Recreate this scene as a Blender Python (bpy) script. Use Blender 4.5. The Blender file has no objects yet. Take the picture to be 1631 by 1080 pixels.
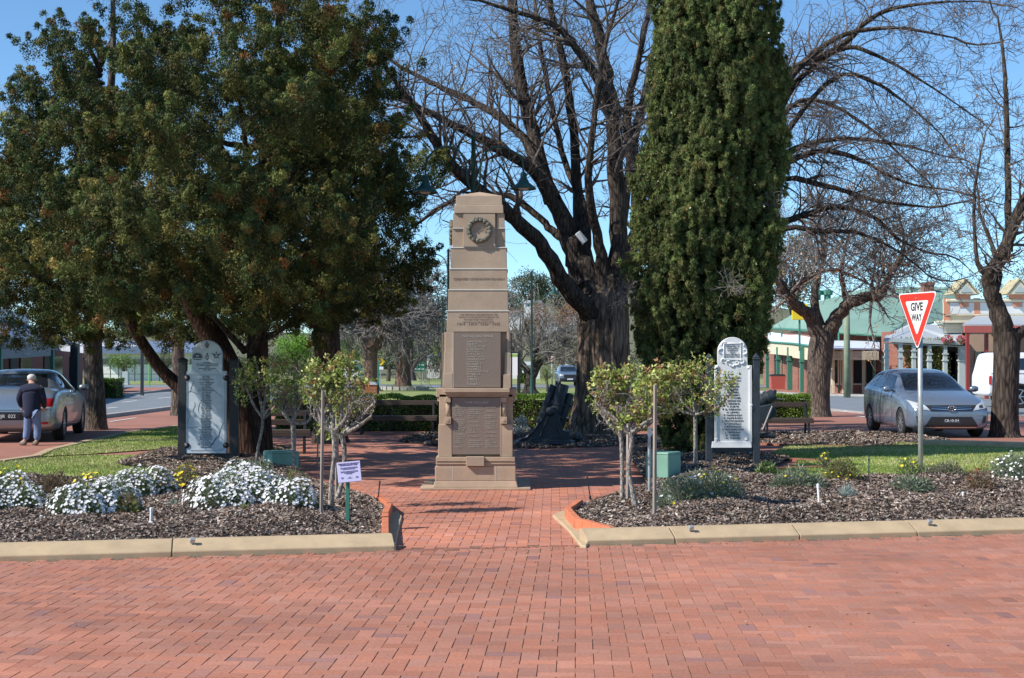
import bpy, bmesh, math, random
import numpy as np
from mathutils import Vector, Matrix
from mathutils.bvhtree import BVHTree
random.seed(7); RNG = np.random.default_rng(7)
C = bpy.context.scene.collection; SC = bpy.context.scene
R = math.radians; PI = math.pi
# ---------------------------------------------------------------- camera, world, sun, exposure
F = 2250.0; H = 1.87; CX = 815.5; HZ = 575.0
cd = bpy.data.cameras.new('camera'); cam = bpy.data.objects.new('camera', cd); C.objects.link(cam)
cd.sensor_width = 36; cd.lens = 36*F/1631; cd.clip_end = 5000; cd.clip_start = 0.1
PITCH = math.atan(35/F); cam.location = (0, 0, H); cam.rotation_euler = (PI/2+PITCH, 0, 0); SC.camera = cam
SUN_EL = 41; ldir = Vector((0.915, 0.40, 0)).normalized(); ldir = Vector((ldir.x*math.cos(R(SUN_EL)), ldir.y*math.cos(R(SUN_EL)), -math.sin(R(SUN_EL))))
w = bpy.data.worlds.new('World'); SC.world = w; w.use_nodes = True
nt = w.node_tree; sky = nt.nodes.new('ShaderNodeTexSky'); sky.sky_type = 'NISHITA'; sky.sun_disc = False
sky.sun_elevation = R(SUN_EL); sky.sun_rotation = math.atan2(-ldir.x, -ldir.y); sky.air_density = 0.75; sky.dust_density = 0.0; sky.ozone_density = 3.2; sky.altitude = 200
tint = nt.nodes.new('ShaderNodeVectorMath'); tint.operation = 'MULTIPLY'; tint.inputs[1].default_value = (.88, 1.09, 1.14)   # the camera's cool white balance
nt.links.new(sky.outputs[0], tint.inputs[0]); nt.links.new(tint.outputs[0], nt.nodes['Background'].inputs[0]); nt.nodes['Background'].inputs[1].default_value = 0.13
ld = bpy.data.lights.new('sun', 'SUN'); ld.energy = 5.0; ld.angle = R(0.53); ld.color = (1, .95, .87)
sun = bpy.data.objects.new('sun', ld); C.objects.link(sun); sun.rotation_euler = ldir.to_track_quat('-Z', 'Y').to_euler(); sun.location = (-30, -13, 30)
SC.view_settings.view_transform = 'Standard'; SC.view_settings.look = 'None'; SC.view_settings.exposure = 0.34; SC.view_settings.gamma = 1
# ---------------------------------------------------------------- layout helpers
def zg(Y): return 0.0 if Y < 60 else -(Y-60)*0.006
def P(px, py, Y):
    u = (px-CX)/F; v = (540-py)/F; c, s = math.cos(PITCH), math.sin(PITCH)
    k = Y/(c - v*s); return Vector((u*k, Y, H + k*(s + v*c)))
def G(px, py, z=0.0):
    d = py-HZ; Y = F*(H-z)/d
    if Y > 60: Y = F*(H-z-.36)/(d-F*.006)
    p = P(px, py, Y); return Vector((p.x, Y, zg(Y)+z))
def GX(px, Y): return Vector(((px-CX)/F*Y, Y, zg(Y)))
def PZ(py, Y): return P(CX, py, Y).z
# ---------------------------------------------------------------- materials
def _m(name):
    m = bpy.data.materials.new(name); m.use_nodes = True; n = m.node_tree
    return m, n, n.nodes['Principled BSDF'], n.links
def mat(name, col, rough=.7, metal=0, nscale=0, namt=.25, bump=0, stretch=(1, 1, 1), bscale=None, spec=.5, coat=0, second=None, detail=5):
    m, n, b, L = _m(name); b.inputs['Roughness'].default_value = rough; b.inputs['Metallic'].default_value = metal
    b.inputs['Specular IOR Level'].default_value = spec; b.inputs['Coat Weight'].default_value = coat
    b.inputs['Base Color'].default_value = (*col, 1)
    if nscale or bump:
        tc = n.nodes.new('ShaderNodeTexCoord'); mp = n.nodes.new('ShaderNodeMapping'); mp.inputs['Scale'].default_value = stretch
        L.new(tc.outputs['Object'], mp.inputs[0])
    if nscale:
        nz = n.nodes.new('ShaderNodeTexNoise'); nz.inputs['Scale'].default_value = nscale; nz.inputs['Detail'].default_value = detail; nz.inputs['Roughness'].default_value = .65
        L.new(mp.outputs[0], nz.inputs[0]); cr = n.nodes.new('ShaderNodeValToRGB'); cr.color_ramp.elements[0].position = .3; cr.color_ramp.elements[1].position = .7
        c2 = second or tuple(min(1, c*(1+namt)) for c in col); c1 = tuple(c*(1-namt) for c in col) if not second else col
        cr.color_ramp.elements[0].color = (*c1, 1); cr.color_ramp.elements[1].color = (*c2, 1)
        L.new(nz.outputs[0], cr.inputs[0]); L.new(cr.outputs[0], b.inputs['Base Color'])
    if bump:
        nb = n.nodes.new('ShaderNodeTexNoise'); nb.inputs['Scale'].default_value = bscale or nscale or 20; nb.inputs['Detail'].default_value = 6; nb.inputs['Roughness'].default_value = .7
        L.new(mp.outputs[0], nb.inputs[0]); bp = n.nodes.new('ShaderNodeBump'); bp.inputs['Strength'].default_value = 1; bp.inputs['Distance'].default_value = bump
        L.new(nb.outputs[0], bp.inputs['Height']); L.new(bp.outputs[0], b.inputs['Normal'])
    return m
def matcol(name, rough=.7, transl=0, nscale=0, namt=.2, spec=.4):
    """base colour from the per-face attribute Col, optional broad stains, optional translucency"""
    m, n, b, L = _m(name); at = n.nodes.new('ShaderNodeAttribute'); at.attribute_name = 'Col'; src = at.outputs['Color']
    b.inputs['Roughness'].default_value = rough; b.inputs['Specular IOR Level'].default_value = spec
    if nscale:
        tc = n.nodes.new('ShaderNodeTexCoord'); out = None
        for sc_, lo, hi, stx in ((nscale, 1-namt, 1+namt*.6, (1, 1, 1)), (nscale*90, .86, 1.1, (1, 1, 1)), (nscale*2.4, 1-namt*.7, 1+namt*.3, (.22, 1.3, 1))):
            nz = n.nodes.new('ShaderNodeTexNoise'); nz.inputs['Scale'].default_value = sc_; nz.inputs['Detail'].default_value = 6; mp = n.nodes.new('ShaderNodeMapping'); mp.inputs['Scale'].default_value = stx
            L.new(tc.outputs['Object'], mp.inputs[0]); L.new(mp.outputs[0], nz.inputs[0]); mr = n.nodes.new('ShaderNodeMapRange'); mr.inputs[1].default_value = .33; mr.inputs[2].default_value = .67
            mr.inputs[3].default_value = lo; mr.inputs[4].default_value = hi; L.new(nz.outputs[0], mr.inputs[0])
            vm = n.nodes.new('ShaderNodeVectorMath'); vm.operation = 'SCALE'; L.new(src, vm.inputs[0]); L.new(mr.outputs[0], vm.inputs['Scale']); src = vm.outputs[0]
    L.new(src, b.inputs['Base Color'])
    if transl:
        t = n.nodes.new('ShaderNodeBsdfTranslucent'); L.new(src, t.inputs[0]); mx = n.nodes.new('ShaderNodeMixShader'); mx.inputs[0].default_value = transl
        L.new(b.outputs[0], mx.inputs[1]); L.new(t.outputs[0], mx.inputs[2]); L.new(mx.outputs[0], n.nodes['Material Output'].inputs[0])
    return m
def matbark(name, dark, light, scale=9, zs=.16, bump=.05):
    m, n, b, L = _m(name); b.inputs['Roughness'].default_value = .95; b.inputs['Specular IOR Level'].default_value = .15
    tc = n.nodes.new('ShaderNodeTexCoord'); mp = n.nodes.new('ShaderNodeMapping'); mp.inputs['Scale'].default_value = (1, 1, zs); L.new(tc.outputs['Object'], mp.inputs[0])
    nz = n.nodes.new('ShaderNodeTexNoise'); nz.inputs['Scale'].default_value = scale; nz.inputs['Detail'].default_value = 7; nz.inputs['Roughness'].default_value = .7; nz.inputs['Distortion'].default_value = .6
    vo = n.nodes.new('ShaderNodeTexVoronoi'); vo.inputs['Scale'].default_value = scale*1.3; vo.feature = 'DISTANCE_TO_EDGE'
    L.new(mp.outputs[0], nz.inputs[0]); L.new(mp.outputs[0], vo.inputs[0])
    mu = n.nodes.new('ShaderNodeMath'); mu.operation = 'MULTIPLY_ADD'; mu.inputs[1].default_value = 1.2; L.new(vo.outputs[0], mu.inputs[0]); L.new(nz.outputs[0], mu.inputs[2])
    cr = n.nodes.new('ShaderNodeValToRGB'); cr.color_ramp.elements[0].position = .42; cr.color_ramp.elements[1].position = .85
    cr.color_ramp.elements[0].color = (*dark, 1); cr.color_ramp.elements[1].color = (*light, 1); L.new(mu.outputs[0], cr.inputs[0]); L.new(cr.outputs[0], b.inputs['Base Color'])
    bp = n.nodes.new('ShaderNodeBump'); bp.inputs['Distance'].default_value = bump; L.new(mu.outputs[0], bp.inputs['Height']); L.new(bp.outputs[0], b.inputs['Normal'])
    return m
def matbrick(name, c1, c2, mortar, scale, rot=0, bw=.5, rh=.25, msize=.02, vertical=True, rough=.85):
    m, n, b, L = _m(name); b.inputs['Roughness'].default_value = rough
    tc = n.nodes.new('ShaderNodeTexCoord'); mp = n.nodes.new('ShaderNodeMapping')
    if vertical: mp.inputs['Rotation'].default_value = (R(90), 0, 0)
    else: mp.inputs['Rotation'].default_value = (0, 0, rot)
    br = n.nodes.new('ShaderNodeTexBrick'); br.inputs['Scale'].default_value = scale; br.inputs['Brick Width'].default_value = bw; br.inputs['Row Height'].default_value = rh
    br.inputs['Mortar Size'].default_value = msize; br.inputs['Color1'].default_value = (*c1, 1); br.inputs['Color2'].default_value = (*c2, 1); br.inputs['Mortar'].default_value = (*mortar, 1)
    L.new(tc.outputs['Object'], mp.inputs[0]); L.new(mp.outputs[0], br.inputs[0])
    nz = n.nodes.new('ShaderNodeTexNoise'); nz.inputs['Scale'].default_value = .35; nz.inputs['Detail'].default_value = 7; L.new(tc.outputs['Object'], nz.inputs[0])
    mr = n.nodes.new('ShaderNodeMapRange'); mr.inputs[1].default_value = .3; mr.inputs[2].default_value = .7; mr.inputs[3].default_value = .8; mr.inputs[4].default_value = 1.12; L.new(nz.outputs[0], mr.inputs[0])
    vm = n.nodes.new('ShaderNodeVectorMath'); vm.operation = 'SCALE'; L.new(br.outputs[0], vm.inputs[0]); L.new(mr.outputs[0], vm.inputs['Scale']); L.new(vm.outputs[0], b.inputs['Base Color'])
    return m
# ---------------------------------------------------------------- mesh helpers
def link(o, parent=None):
    C.objects.link(o)
    if parent: o.parent = parent
    return o
def thing(name, label, cat, loc=(0, 0, 0), rotz=0, group=None):
    o = bpy.data.objects.new(name, None); C.objects.link(o); o.location = loc; o.rotation_euler = (0, 0, rotz); o.empty_display_size = .2
    o['label'] = label; o['category'] = cat
    if group: o['group'] = group
    return o
def tag(o, label, cat, group=None, kind=None):
    o['label'] = label; o['category'] = cat
    if group: o['group'] = group
    if kind: o['kind'] = kind
    return o
def npmesh(name, V, nper, m, parent=None, col=None, world=False, smooth=False, idx=None):
    """V (N,3); consecutive groups of nper vertices form the faces, or idx gives them"""
    V = np.asarray(V, dtype=np.float32).reshape(-1, 3)
    if world and parent: V = V - np.array(parent.location, dtype=np.float32)
    I = np.arange(len(V), dtype=np.int32) if idx is None else np.asarray(idx, dtype=np.int32).ravel()
    nf = len(I)//nper; me = bpy.data.meshes.new(name); me.vertices.add(len(V)); me.vertices.foreach_set('co', V.ravel())
    me.loops.add(nf*nper); me.loops.foreach_set('vertex_index', I[:nf*nper]); me.polygons.add(nf)
    me.polygons.foreach_set('loop_start', np.arange(0, nf*nper, nper, dtype=np.int32))
    me.polygons.foreach_set('use_smooth', np.full(nf, bool(smooth)))
    if col is not None:
        a = me.attributes.new('Col', 'FLOAT_COLOR', 'FACE'); c4 = np.ones((nf, 4), dtype=np.float32); c4[:, :3] = np.asarray(col)[:nf, :3]; a.data.foreach_set('color', c4.ravel())
    me.update(calc_edges=True); me.validate(); me.materials.append(m)
    return link(bpy.data.objects.new(name, me), parent)
class MB:
    def __init__(s): s.v = []; s.f = []
    def add(s, v, f):
        o = len(s.v); s.v += [tuple(p) for p in v]; s.f += [tuple(i+o for i in q) for q in f]; return s
    def box(s, c, d, rz=0, M=None):
        x, y, z = (q/2 for q in d); vs = [Vector((i*x, j*y, k*z)) for k in (-1, 1) for j in (-1, 1) for i in (-1, 1)]
        T = M if M else Matrix.Rotation(rz, 3, 'Z'); c = Vector(c); vs = [T @ p + c for p in vs]
        return s.add(vs, [(0, 2, 3, 1), (4, 5, 7, 6), (0, 1, 5, 4), (2, 6, 7, 3), (0, 4, 6, 2), (1, 3, 7, 5)])
    def frus(s, x0, x1, y0, y1, z0, z1, t=0, ty=None):
        """box tapering by t on each side at its top"""
        ty = t if ty is None else ty
        v = [(x0, y0, z0), (x1, y0, z0), (x1, y1, z0), (x0, y1, z0), (x0+t, y0+ty, z1), (x1-t, y0+ty, z1), (x1-t, y1-ty, z1), (x0+t, y1-ty, z1)]
        return s.add(v, [(3, 2, 1, 0), (4, 5, 6, 7), (0, 1, 5, 4), (1, 2, 6, 5), (2, 3, 7, 6), (3, 0, 4, 7)])
    def beam(s, a, b, w, h=None, up=(0, 0, 1)):
        a, b = Vector(a), Vector(b); d = (b-a); L = d.length; d = d/L; h = h or w; u = Vector(up)
        if abs(d.dot(u)) > .99: u = Vector((0, 1, 0))
        x = d.cross(u).normalized(); z = x.cross(d); M = Matrix((x, d, z)).transposed(); return s.box((a+b)/2, (w, L, h), M=M)
    def tube(s, pts, rad, n=8, cap=True):
        pts = [Vector(p) for p in pts]; k = len(pts); rad = rad if hasattr(rad, '__len__') else [rad]*k; V = []
        t0 = (pts[1]-pts[0]).normalized(); up = Vector((0, 0, 1)) if abs(t0.z) < .9 else Vector((1, 0, 0)); x = t0.cross(up).normalized()
        for i, p in enumerate(pts):
            t = (pts[min(i+1, k-1)]-pts[max(i-1, 0)]).normalized(); x = (x - t*x.dot(t)).normalized(); y = t.cross(x)
            V += [p + (x*math.cos(2*PI*j/n)+y*math.sin(2*PI*j/n))*rad[i] for j in range(n)]
        fs = [(i*n+j, i*n+(j+1) % n, (i+1)*n+(j+1) % n, (i+1)*n+j) for i in range(k-1) for j in range(n)]
        if cap: fs += [tuple(range(n-1, -1, -1)), tuple((k-1)*n+j for j in range(n))]
        return s.add(V, fs)
    def lathe(s, prof, c=(0, 0, 0), n=20, M=None, cap=True):
        """prof: (radius, z); M turns the axis"""
        c = Vector(c); V = []
        for r, z in prof:
            for j in range(n):
                p = Vector((r*math.cos(2*PI*j/n), r*math.sin(2*PI*j/n), z)); V.append((M @ p if M else p)+c)
        k = len(prof); fs = [(i*n+j, i*n+(j+1) % n, (i+1)*n+(j+1) % n, (i+1)*n+j) for i in range(k-1) for j in range(n)]
        if cap: fs += [tuple(range(n-1, -1, -1)), tuple((k-1)*n+j for j in range(n))]
        return s.add(V, fs)
    def slab(s, pts, off):
        """planar polygon extruded by vector off"""
        pts = [Vector(p) for p in pts]; off = Vector(off); n = len(pts)
        return s.add(pts+[p+off for p in pts], [tuple(range(n-1, -1, -1)), tuple(range(n, 2*n))]+[(i, (i+1) % n, n+(i+1) % n, n+i) for i in range(n)])
    def build(s, name, m, parent=None, world=False, bevel=0, smooth=False, seg=1, fix=True):
        me = bpy.data.meshes.new(name); o = Vector(parent.location) if world and parent else None
        vs = [tuple(Vector(p)-o) for p in s.v] if o else s.v
        me.from_pydata(vs, [], s.f)
        if fix:
            bm = bmesh.new(); bm.from_mesh(me); bmesh.ops.recalc_face_normals(bm, faces=bm.faces); bm.to_mesh(me); bm.free()
        if smooth:
            me.polygons.foreach_set('use_smooth', np.ones(len(me.polygons), dtype=bool))
        me.update(); me.materials.append(m); ob = link(bpy.data.objects.new(name, me), parent)
        if bevel:
            b = ob.modifiers.new('b', 'BEVEL'); b.width = bevel; b.segments = seg; b.limit_method = 'ANGLE'; b.angle_limit = R(35)
        if smooth and smooth != 'all':
            pass
        return ob
def smooth_angle(o, deg=35):
    me = o.data; bm = bmesh.new(); bm.from_mesh(me)
    for e in bm.edges: e.smooth = len(e.link_faces) == 2 and e.calc_face_angle(0) < R(deg)
    for f in bm.faces: f.smooth = True
    bm.to_mesh(me); bm.free(); return o
def bake(o):
    bpy.context.view_layer.update(); dg = bpy.context.evaluated_depsgraph_get(); me = bpy.data.meshes.new_from_object(o.evaluated_get(dg)); old = o.data
    o.modifiers.clear(); o.data = me; me.name = old.name; return o
def text(s, size, loc, m, parent, name='lettering', rot=(PI/2, 0, 0), align='CENTER', depth=.002, sx=1, line=1, shear=0, off=0):
    cu = bpy.data.curves.new(name, 'FONT'); cu.body = s; cu.size = size; cu.align_x = align; cu.extrude = depth; cu.space_line = line; cu.shear = shear; cu.offset = off; cu.resolution_u = 3
    t = bpy.data.objects.new(name, cu); C.objects.link(t); bpy.context.view_layer.update(); dg = bpy.context.evaluated_depsgraph_get()
    me = bpy.data.meshes.new_from_object(t.evaluated_get(dg)); bpy.data.objects.remove(t); me.materials.clear(); me.materials.append(m); me.name = name
    o = link(bpy.data.objects.new(name, me), parent); o.location = loc; o.rotation_euler = rot; o.scale = (sx, 1, 1); return o
def dup(root, loc=None, rotz=None, label=None):
    r = root.copy(); C.objects.link(r)
    if loc is not None: r.location = loc
    if rotz is not None: r.rotation_euler = (0, 0, rotz)
    if label: r['label'] = label
    for ch in list(root.children):
        c = ch.copy(); C.objects.link(c); c.parent = r
        for g in ch.children:
            d = g.copy(); C.objects.link(d); d.parent = c
    return r
# ---------------------------------------------------------------- flat ground patches (split at the fall line Y=60)
def clip(poly, a, b, c):     # keep a*x+b*y<=c
    out = []
    for i in range(len(poly)):
        p, q = poly[i], poly[(i+1) % len(poly)]; dp = a*p[0]+b*p[1]-c; dq = a*q[0]+b*q[1]-c
        if dp <= 0: out.append(p)
        if dp*dq < 0: t = dp/(dp-dq); out.append((p[0]+(q[0]-p[0])*t, p[1]+(q[1]-p[1])*t))
    return out
def patch(name, pts, z, m, kind='structure'):
    pts = [(p[0], p[1]) for p in pts]; mb = MB()
    for a, c in ((1, 60), (-1, -60)):
        q = clip(pts, 0, a, c)
        if len(q) > 2: mb.add([(x, y, zg(y)+z) for x, y in q], [tuple(range(len(q)))])
    o = mb.build(name, m); o['kind'] = kind
    for p in o.data.polygons:
        if p.normal.z < 0: p.flip()
    return o
def inpoly(x, y, poly):
    x = np.asarray(x); y = np.asarray(y); r = np.zeros(x.shape, bool)
    for i in range(len(poly)):
        x0, y0 = poly[i][:2]; x1, y1 = poly[i-1][:2]
        with np.errstate(divide='ignore', invalid='ignore'):
            r ^= ((y0 > y) != (y1 > y)) & (x < (x1-x0)*(y-y0)/(y1-y0+1e-12)+x0)
    return r
def edist(x, y, poly):
    d = np.full(np.shape(x), 1e9)
    for i in range(len(poly)):
        a = np.array(poly[i-1][:2]); b = np.array(poly[i][:2]); ab = b-a
        t = np.clip(((x-a[0])*ab[0]+(y-a[1])*ab[1])/(ab@ab), 0, 1); d = np.minimum(d, np.hypot(x-a[0]-t*ab[0], y-a[1]-t*ab[1]))
    return d
def unit(a): return a/np.maximum(np.linalg.norm(a, axis=-1, keepdims=True), 1e-9)
def tris(c, d, l, w_):
    """leaf triangles: base centre c, direction d, length l, width w"""
    n = len(c); s = unit(np.cross(d, RNG.normal(size=(n, 3)))); l = np.reshape(l, (-1, 1)); w_ = np.reshape(w_, (-1, 1))
    return np.stack([c-s*w_/2, c+s*w_/2, c+d*l], 1)
def shingle(c, d, nrm, l, w_):
    """leaf triangles that face along nrm, so that a tuft shades like the rounded mass it is"""
    d = unit(d-nrm*np.sum(d*nrm, 1, keepdims=True)*.75); s = unit(np.cross(d, nrm)); l = np.reshape(l, (-1, 1)); w_ = np.reshape(w_, (-1, 1))
    return np.stack([c-s*w_/2, c+s*w_/2, c+d*l], 1)
def rhomb(c, d, l, w_):
    n = len(c); s = unit(np.cross(d, RNG.normal(size=(n, 3)))); l = np.reshape(l, (-1, 1)); w_ = np.reshape(w_, (-1, 1))
    return np.stack([c, c+d*l*.45+s*w_/2, c+d*l, c+d*l*.45-s*w_/2], 1)
def pick(cols, n, jit=.15, wts=None):
    cols = np.array(cols); k = RNG.choice(len(cols), n, p=wts); return cols[k]*(1+jit*RNG.normal(size=(n, 1))).clip(.5, 1.6)
def sph(n): return unit(RNG.normal(size=(n, 3)))
# ---------------------------------------------------------------- branch builder
class Wood:
    def __init__(s): s.d = {}; s.tips = []
    def line(s, pts, rad, n=5): s.d.setdefault((len(pts), n), []).append((pts, rad))
    def mesh(s, name, m, parent, world=True):
        V = []; I = []; off = 0
        for (k, n), L in s.d.items():
            Pn = np.array([[tuple(q) for q in a] for a, _ in L]); Rd = np.array([r for _, r in L]); M = len(L)
            T = np.empty_like(Pn); T[:, 1:-1] = Pn[:, 2:]-Pn[:, :-2]; T[:, 0] = Pn[:, 1]-Pn[:, 0]; T[:, -1] = Pn[:, -1]-Pn[:, -2]; T = unit(T)
            ref = np.where(np.abs(T[:, :1, 2:3]) < .8, np.array([0, 0, 1.]), np.array([1., 0, 0])); ref = np.broadcast_to(ref, T.shape)
            X = unit(np.cross(T, ref)); Y = np.cross(T, X); a = np.arange(n)*2*PI/n
            ring = Pn[:, :, None]+(X[:, :, None]*np.cos(a)[None, None, :, None]+Y[:, :, None]*np.sin(a)[None, None, :, None])*Rd[:, :, None, None]
            V.append(ring.reshape(-1, 3)); base = off+np.arange(M)[:, None, None]*k*n; i = np.arange(k-1)[None, :, None]*n; j = np.arange(n)[None, None, :]; j2 = (j+1) % n
            I.append(np.stack([base+i+j, base+i+j2, base+i+n+j2, base+i+n+j], -1).reshape(-1)); off += M*k*n
        return npmesh(name, np.concatenate(V), 4, m, parent, world=world, smooth=True, idx=np.concatenate(I))
def catmull(ctrl, per=5):
    c = [np.array(p, float) for p in ctrl]; c = [2*c[0]-c[1]]+c+[2*c[-1]-c[-2]]; out = []
    for i in range(1, len(c)-2):
        for t in np.linspace(0, 1, per, endpoint=False):
            out.append(.5*((2*c[i])+(-c[i-1]+c[i+1])*t+(2*c[i-1]-5*c[i]+4*c[i+1]-c[i+2])*t*t+(-c[i-1]+3*c[i]-3*c[i+1]+c[i+2])*t**3))
    out.append(c[-2]); return out
def grow(W, p, d, L, r, lev, up=.12, wig=.22, kids=5, rmin=.004, nseg=5, decay=.55):
    pts = [p]; rad = [r]; cur = np.array(p, float); dd = np.array(d, float)
    for i in range(nseg):
        dd = dd+RNG.normal(size=3)*wig+np.array([0, 0, up]); dd /= np.linalg.norm(dd); cur = cur+dd*L/nseg; pts.append(cur); rad.append(max(rmin, r*(1-.8*(i+1)/nseg)))
        if lev > 0:
            for _ in range(max(1, round(kids/nseg*(.6+.8*RNG.random())))):
                s = RNG.normal(size=3); s -= dd*s.dot(dd); s /= np.linalg.norm(s); a = R(28+RNG.random()*38); nd = dd*math.cos(a)+s*math.sin(a)
                grow(W, cur, nd, L*decay*(.6+.6*RNG.random())*(1-.35*i/nseg), max(rmin, rad[-1]*.62), lev-1, up, wig, kids, rmin, 4 if lev > 1 else 3, decay)
    if lev == 0: W.tips.append(cur)
    W.line(pts, rad, 6 if r > .05 else (4 if r > .02 else 3))
def limb(W, T, ctrl, lev=3, start=.25, dens=1.0, L=2.2, up=.1, kids=5, rmin=.005, side=12, per=5, wig=.22, rk=.34, rs=1.0):
    """ctrl (x,y,z,r): a hand placed limb into T, with twigs grown from it into W"""
    q = catmull([(*c[:3], c[3]*(rs if i else 1)) for i, c in enumerate(ctrl)], per); T.line([p[:3]+(RNG.normal(size=3)*p[3]*.12 if i else 0) for i, p in enumerate(q)], [max(rmin, p[3]*RNG.uniform(.93, 1.07)) for p in q], side); n = len(q)
    for i in range(1, n):
        if i/n < start: continue
        for _ in range(RNG.poisson(dens)):
            d = q[i][:3]-q[i-1][:3]; d = d/np.linalg.norm(d); s = RNG.normal(size=3); s -= d*s.dot(d); s /= np.linalg.norm(s); a = R(35+RNG.random()*40)
            grow(W, q[i][:3], d*math.cos(a)+s*math.sin(a), L*(.55+.7*RNG.random()), max(rmin*1.5, min(.07, q[i][3]*rk)), lev-1, up, wig, kids, rmin)
    if ctrl[-1][3] < .12: grow(W, q[-1][:3], unit(q[-1][:3]-q[-2][:3]), L, max(rmin, ctrl[-1][3]), lev-1, up, wig, kids, rmin)
# ================================================================ MATERIALS
M = {}
M['sand'] = mat('joint_sand', (.13, .09, .055), .95, nscale=30, namt=.5)
M['brick'] = matcol('paver_brick', .82, nscale=.45, namt=.16, spec=.3)
M['farbrick'] = matbrick('far_paver', (.40, .17, .115), (.34, .145, .10), (.20, .10, .07), 2.2, vertical=False, msize=.015)
M['asphalt'] = mat('asphalt', (.185, .205, .225), .8, nscale=1.2, namt=.16, bump=.003, bscale=60)
M['white_paint'] = mat('road_paint', (.72, .72, .70), .7, nscale=8, namt=.12)
M['kerb'] = mat('kerb_concrete', (.455, .338, .205), .9, nscale=3.5, namt=.16, bump=.004, bscale=90, detail=9)
M['grey_conc'] = mat('grey_concrete', (.34, .33, .31), .9, nscale=5, namt=.2, bump=.004, bscale=60)
M['mulch'] = mat('mulch_soil', (.085, .062, .05), .95, nscale=25, namt=.5, bump=.02, bscale=60)
M['chips'] = matcol('bark_chips', .9, nscale=.5, namt=.25)
M['turf'] = mat('turf', (.25, .31, .08), .95, nscale=.9, second=(.50, .45, .21), bump=.02, bscale=70)
M['farturf'] = mat('far_turf', (.17, .22, .05), .95, nscale=.12, second=(.28, .30, .11))
M['blade'] = matcol('grass_blades', .6, transl=.25, nscale=.5, namt=.2)
M['path'] = mat('gravel_path', (.42, .31, .21), .95, nscale=2, namt=.2)
M['earth'] = mat('dry_earth', (.19, .17, .08), .95, nscale=.05, second=(.13, .17, .05))
M['edge_brick'] = mat('edging_brick', (.55, .17, .08), .85, nscale=9, namt=.2, bump=.003, bscale=50)
M['edge_dark'] = mat('edging_worn_brick', (.26, .10, .065), .85, nscale=9, namt=.2)
M['stone'] = mat('sandstone', (.36, .27, .195), .92, nscale=2.6, namt=.17, bump=.003, bscale=70, detail=10)
M['stone2'] = mat('sandstone_pale', (.40, .29, .20), .92, nscale=3, namt=.16, bump=.003, bscale=70, detail=10)
M['mortar'] = mat('lime_mortar', (.50, .47, .42), .9)
M['plaque'] = mat('granite_plaque', (.20, .15, .115), .5, nscale=160, namt=.22)
M['bronze_txt'] = mat('pale_lettering', (.50, .44, .36), .7)
M['carve'] = mat('carved_lettering', (.325, .243, .18), .95)
M['bronze'] = mat('verdigris_bronze', (.15, .145, .11), .75, nscale=22, namt=.35, bump=.01, bscale=40)
M['marble'] = mat('white_marble', (.72, .72, .72), .45, nscale=2.2, namt=.1, detail=10)
M['marble_grey'] = mat('veined_marble', (.62, .67, .72), .4, nscale=3.5, second=(.40, .46, .52), detail=12)
M['ink'] = mat('lettering_black', (.03, .03, .035), .6)
M['black'] = mat('black_paint', (.015, .016, .018), .55, nscale=8, namt=.3)
M['navy'] = mat('blueblack_post', (.03, .038, .05), .5, nscale=8, namt=.3)
M['gun'] = mat('gun_paint', (.022, .032, .042), .5, nscale=6, namt=.4, bump=.003, bscale=40)
M['gun_rim'] = mat('gun_muzzle', (.035, .04, .04), .6)
M['lampgreen'] = mat('lamp_green', (.012, .055, .045), .45)
M['boxgreen'] = mat('cabinet_green', (.17, .33, .25), .6, nscale=2.5, namt=.14, detail=9)
M['postgreen'] = mat('post_green', (.04, .17, .12), .6)
M['galv'] = mat('galvanised_steel', (.42, .43, .43), .45, metal=.4, nscale=9, namt=.2)
M['red'] = mat('sign_red', (.68, .045, .03), .4)
M['signwhite'] = mat('sign_white', (.80, .80, .80), .45)
M['lilac'] = mat('sign_lilac', (.50, .47, .66), .5)
M['purple'] = mat('sign_ink', (.10, .07, .22), .6)
M['timber'] = mat('weathered_timber', (.30, .25, .21), .9, nscale=4, namt=.3, stretch=(8, 8, .5))
M['slat'] = mat('bench_timber', (.065, .042, .034), .75, nscale=5, namt=.35, stretch=(.5, 6, 6))
M['binwood'] = mat('bin_timber', (.36, .15, .06), .6, nscale=5, namt=.3, stretch=(.5, 6, 6))
M['rosebark'] = matbark('rose_bark', (.10, .085, .07), (.42, .37, .32), 22, .5, .012)
M['bark_elm'] = matbark('elm_bark', (.045, .032, .025), (.27, .20, .15), 7, .14, .07)
M['bark_dark'] = matbark('dark_bark', (.02, .015, .013), (.10, .078, .064), 9, .2, .03)
M['bark_grey'] = matbark('grey_bark', (.05, .04, .034), (.17, .135, .11), 10, .2, .04)
M['bark_red'] = matbark('cypress_bark', (.02, .012, .01), (.09, .048, .034), 12, .1, .03)
M['bark_palm'] = matbark('palm_bark', (.10, .06, .045), (.27, .18, .14), 9, 1.8, .05)
M['twig'] = mat('twig_bark', (.125, .10, .088), .9)
M['twig_grey'] = mat('pale_twig', (.22, .195, .185), .9)
M['conifer'] = matcol('conifer_sprays', .75, transl=.12, nscale=.4, namt=.15, spec=.25)
M['leaf'] = matcol('leaves', .45, transl=.3)
M['farleaf'] = matcol('far_leaves', .8, transl=.15)
M['petal'] = matcol('petals', .6, transl=.2)
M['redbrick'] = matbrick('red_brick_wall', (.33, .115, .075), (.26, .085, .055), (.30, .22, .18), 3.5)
M['greenroof'] = mat('green_iron_roof', (.21, .34, .27), .6, nscale=.25, namt=.14)
M['paleroof'] = mat('grey_iron_roof', (.40, .43, .45), .5, nscale=.4, namt=.1)
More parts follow.
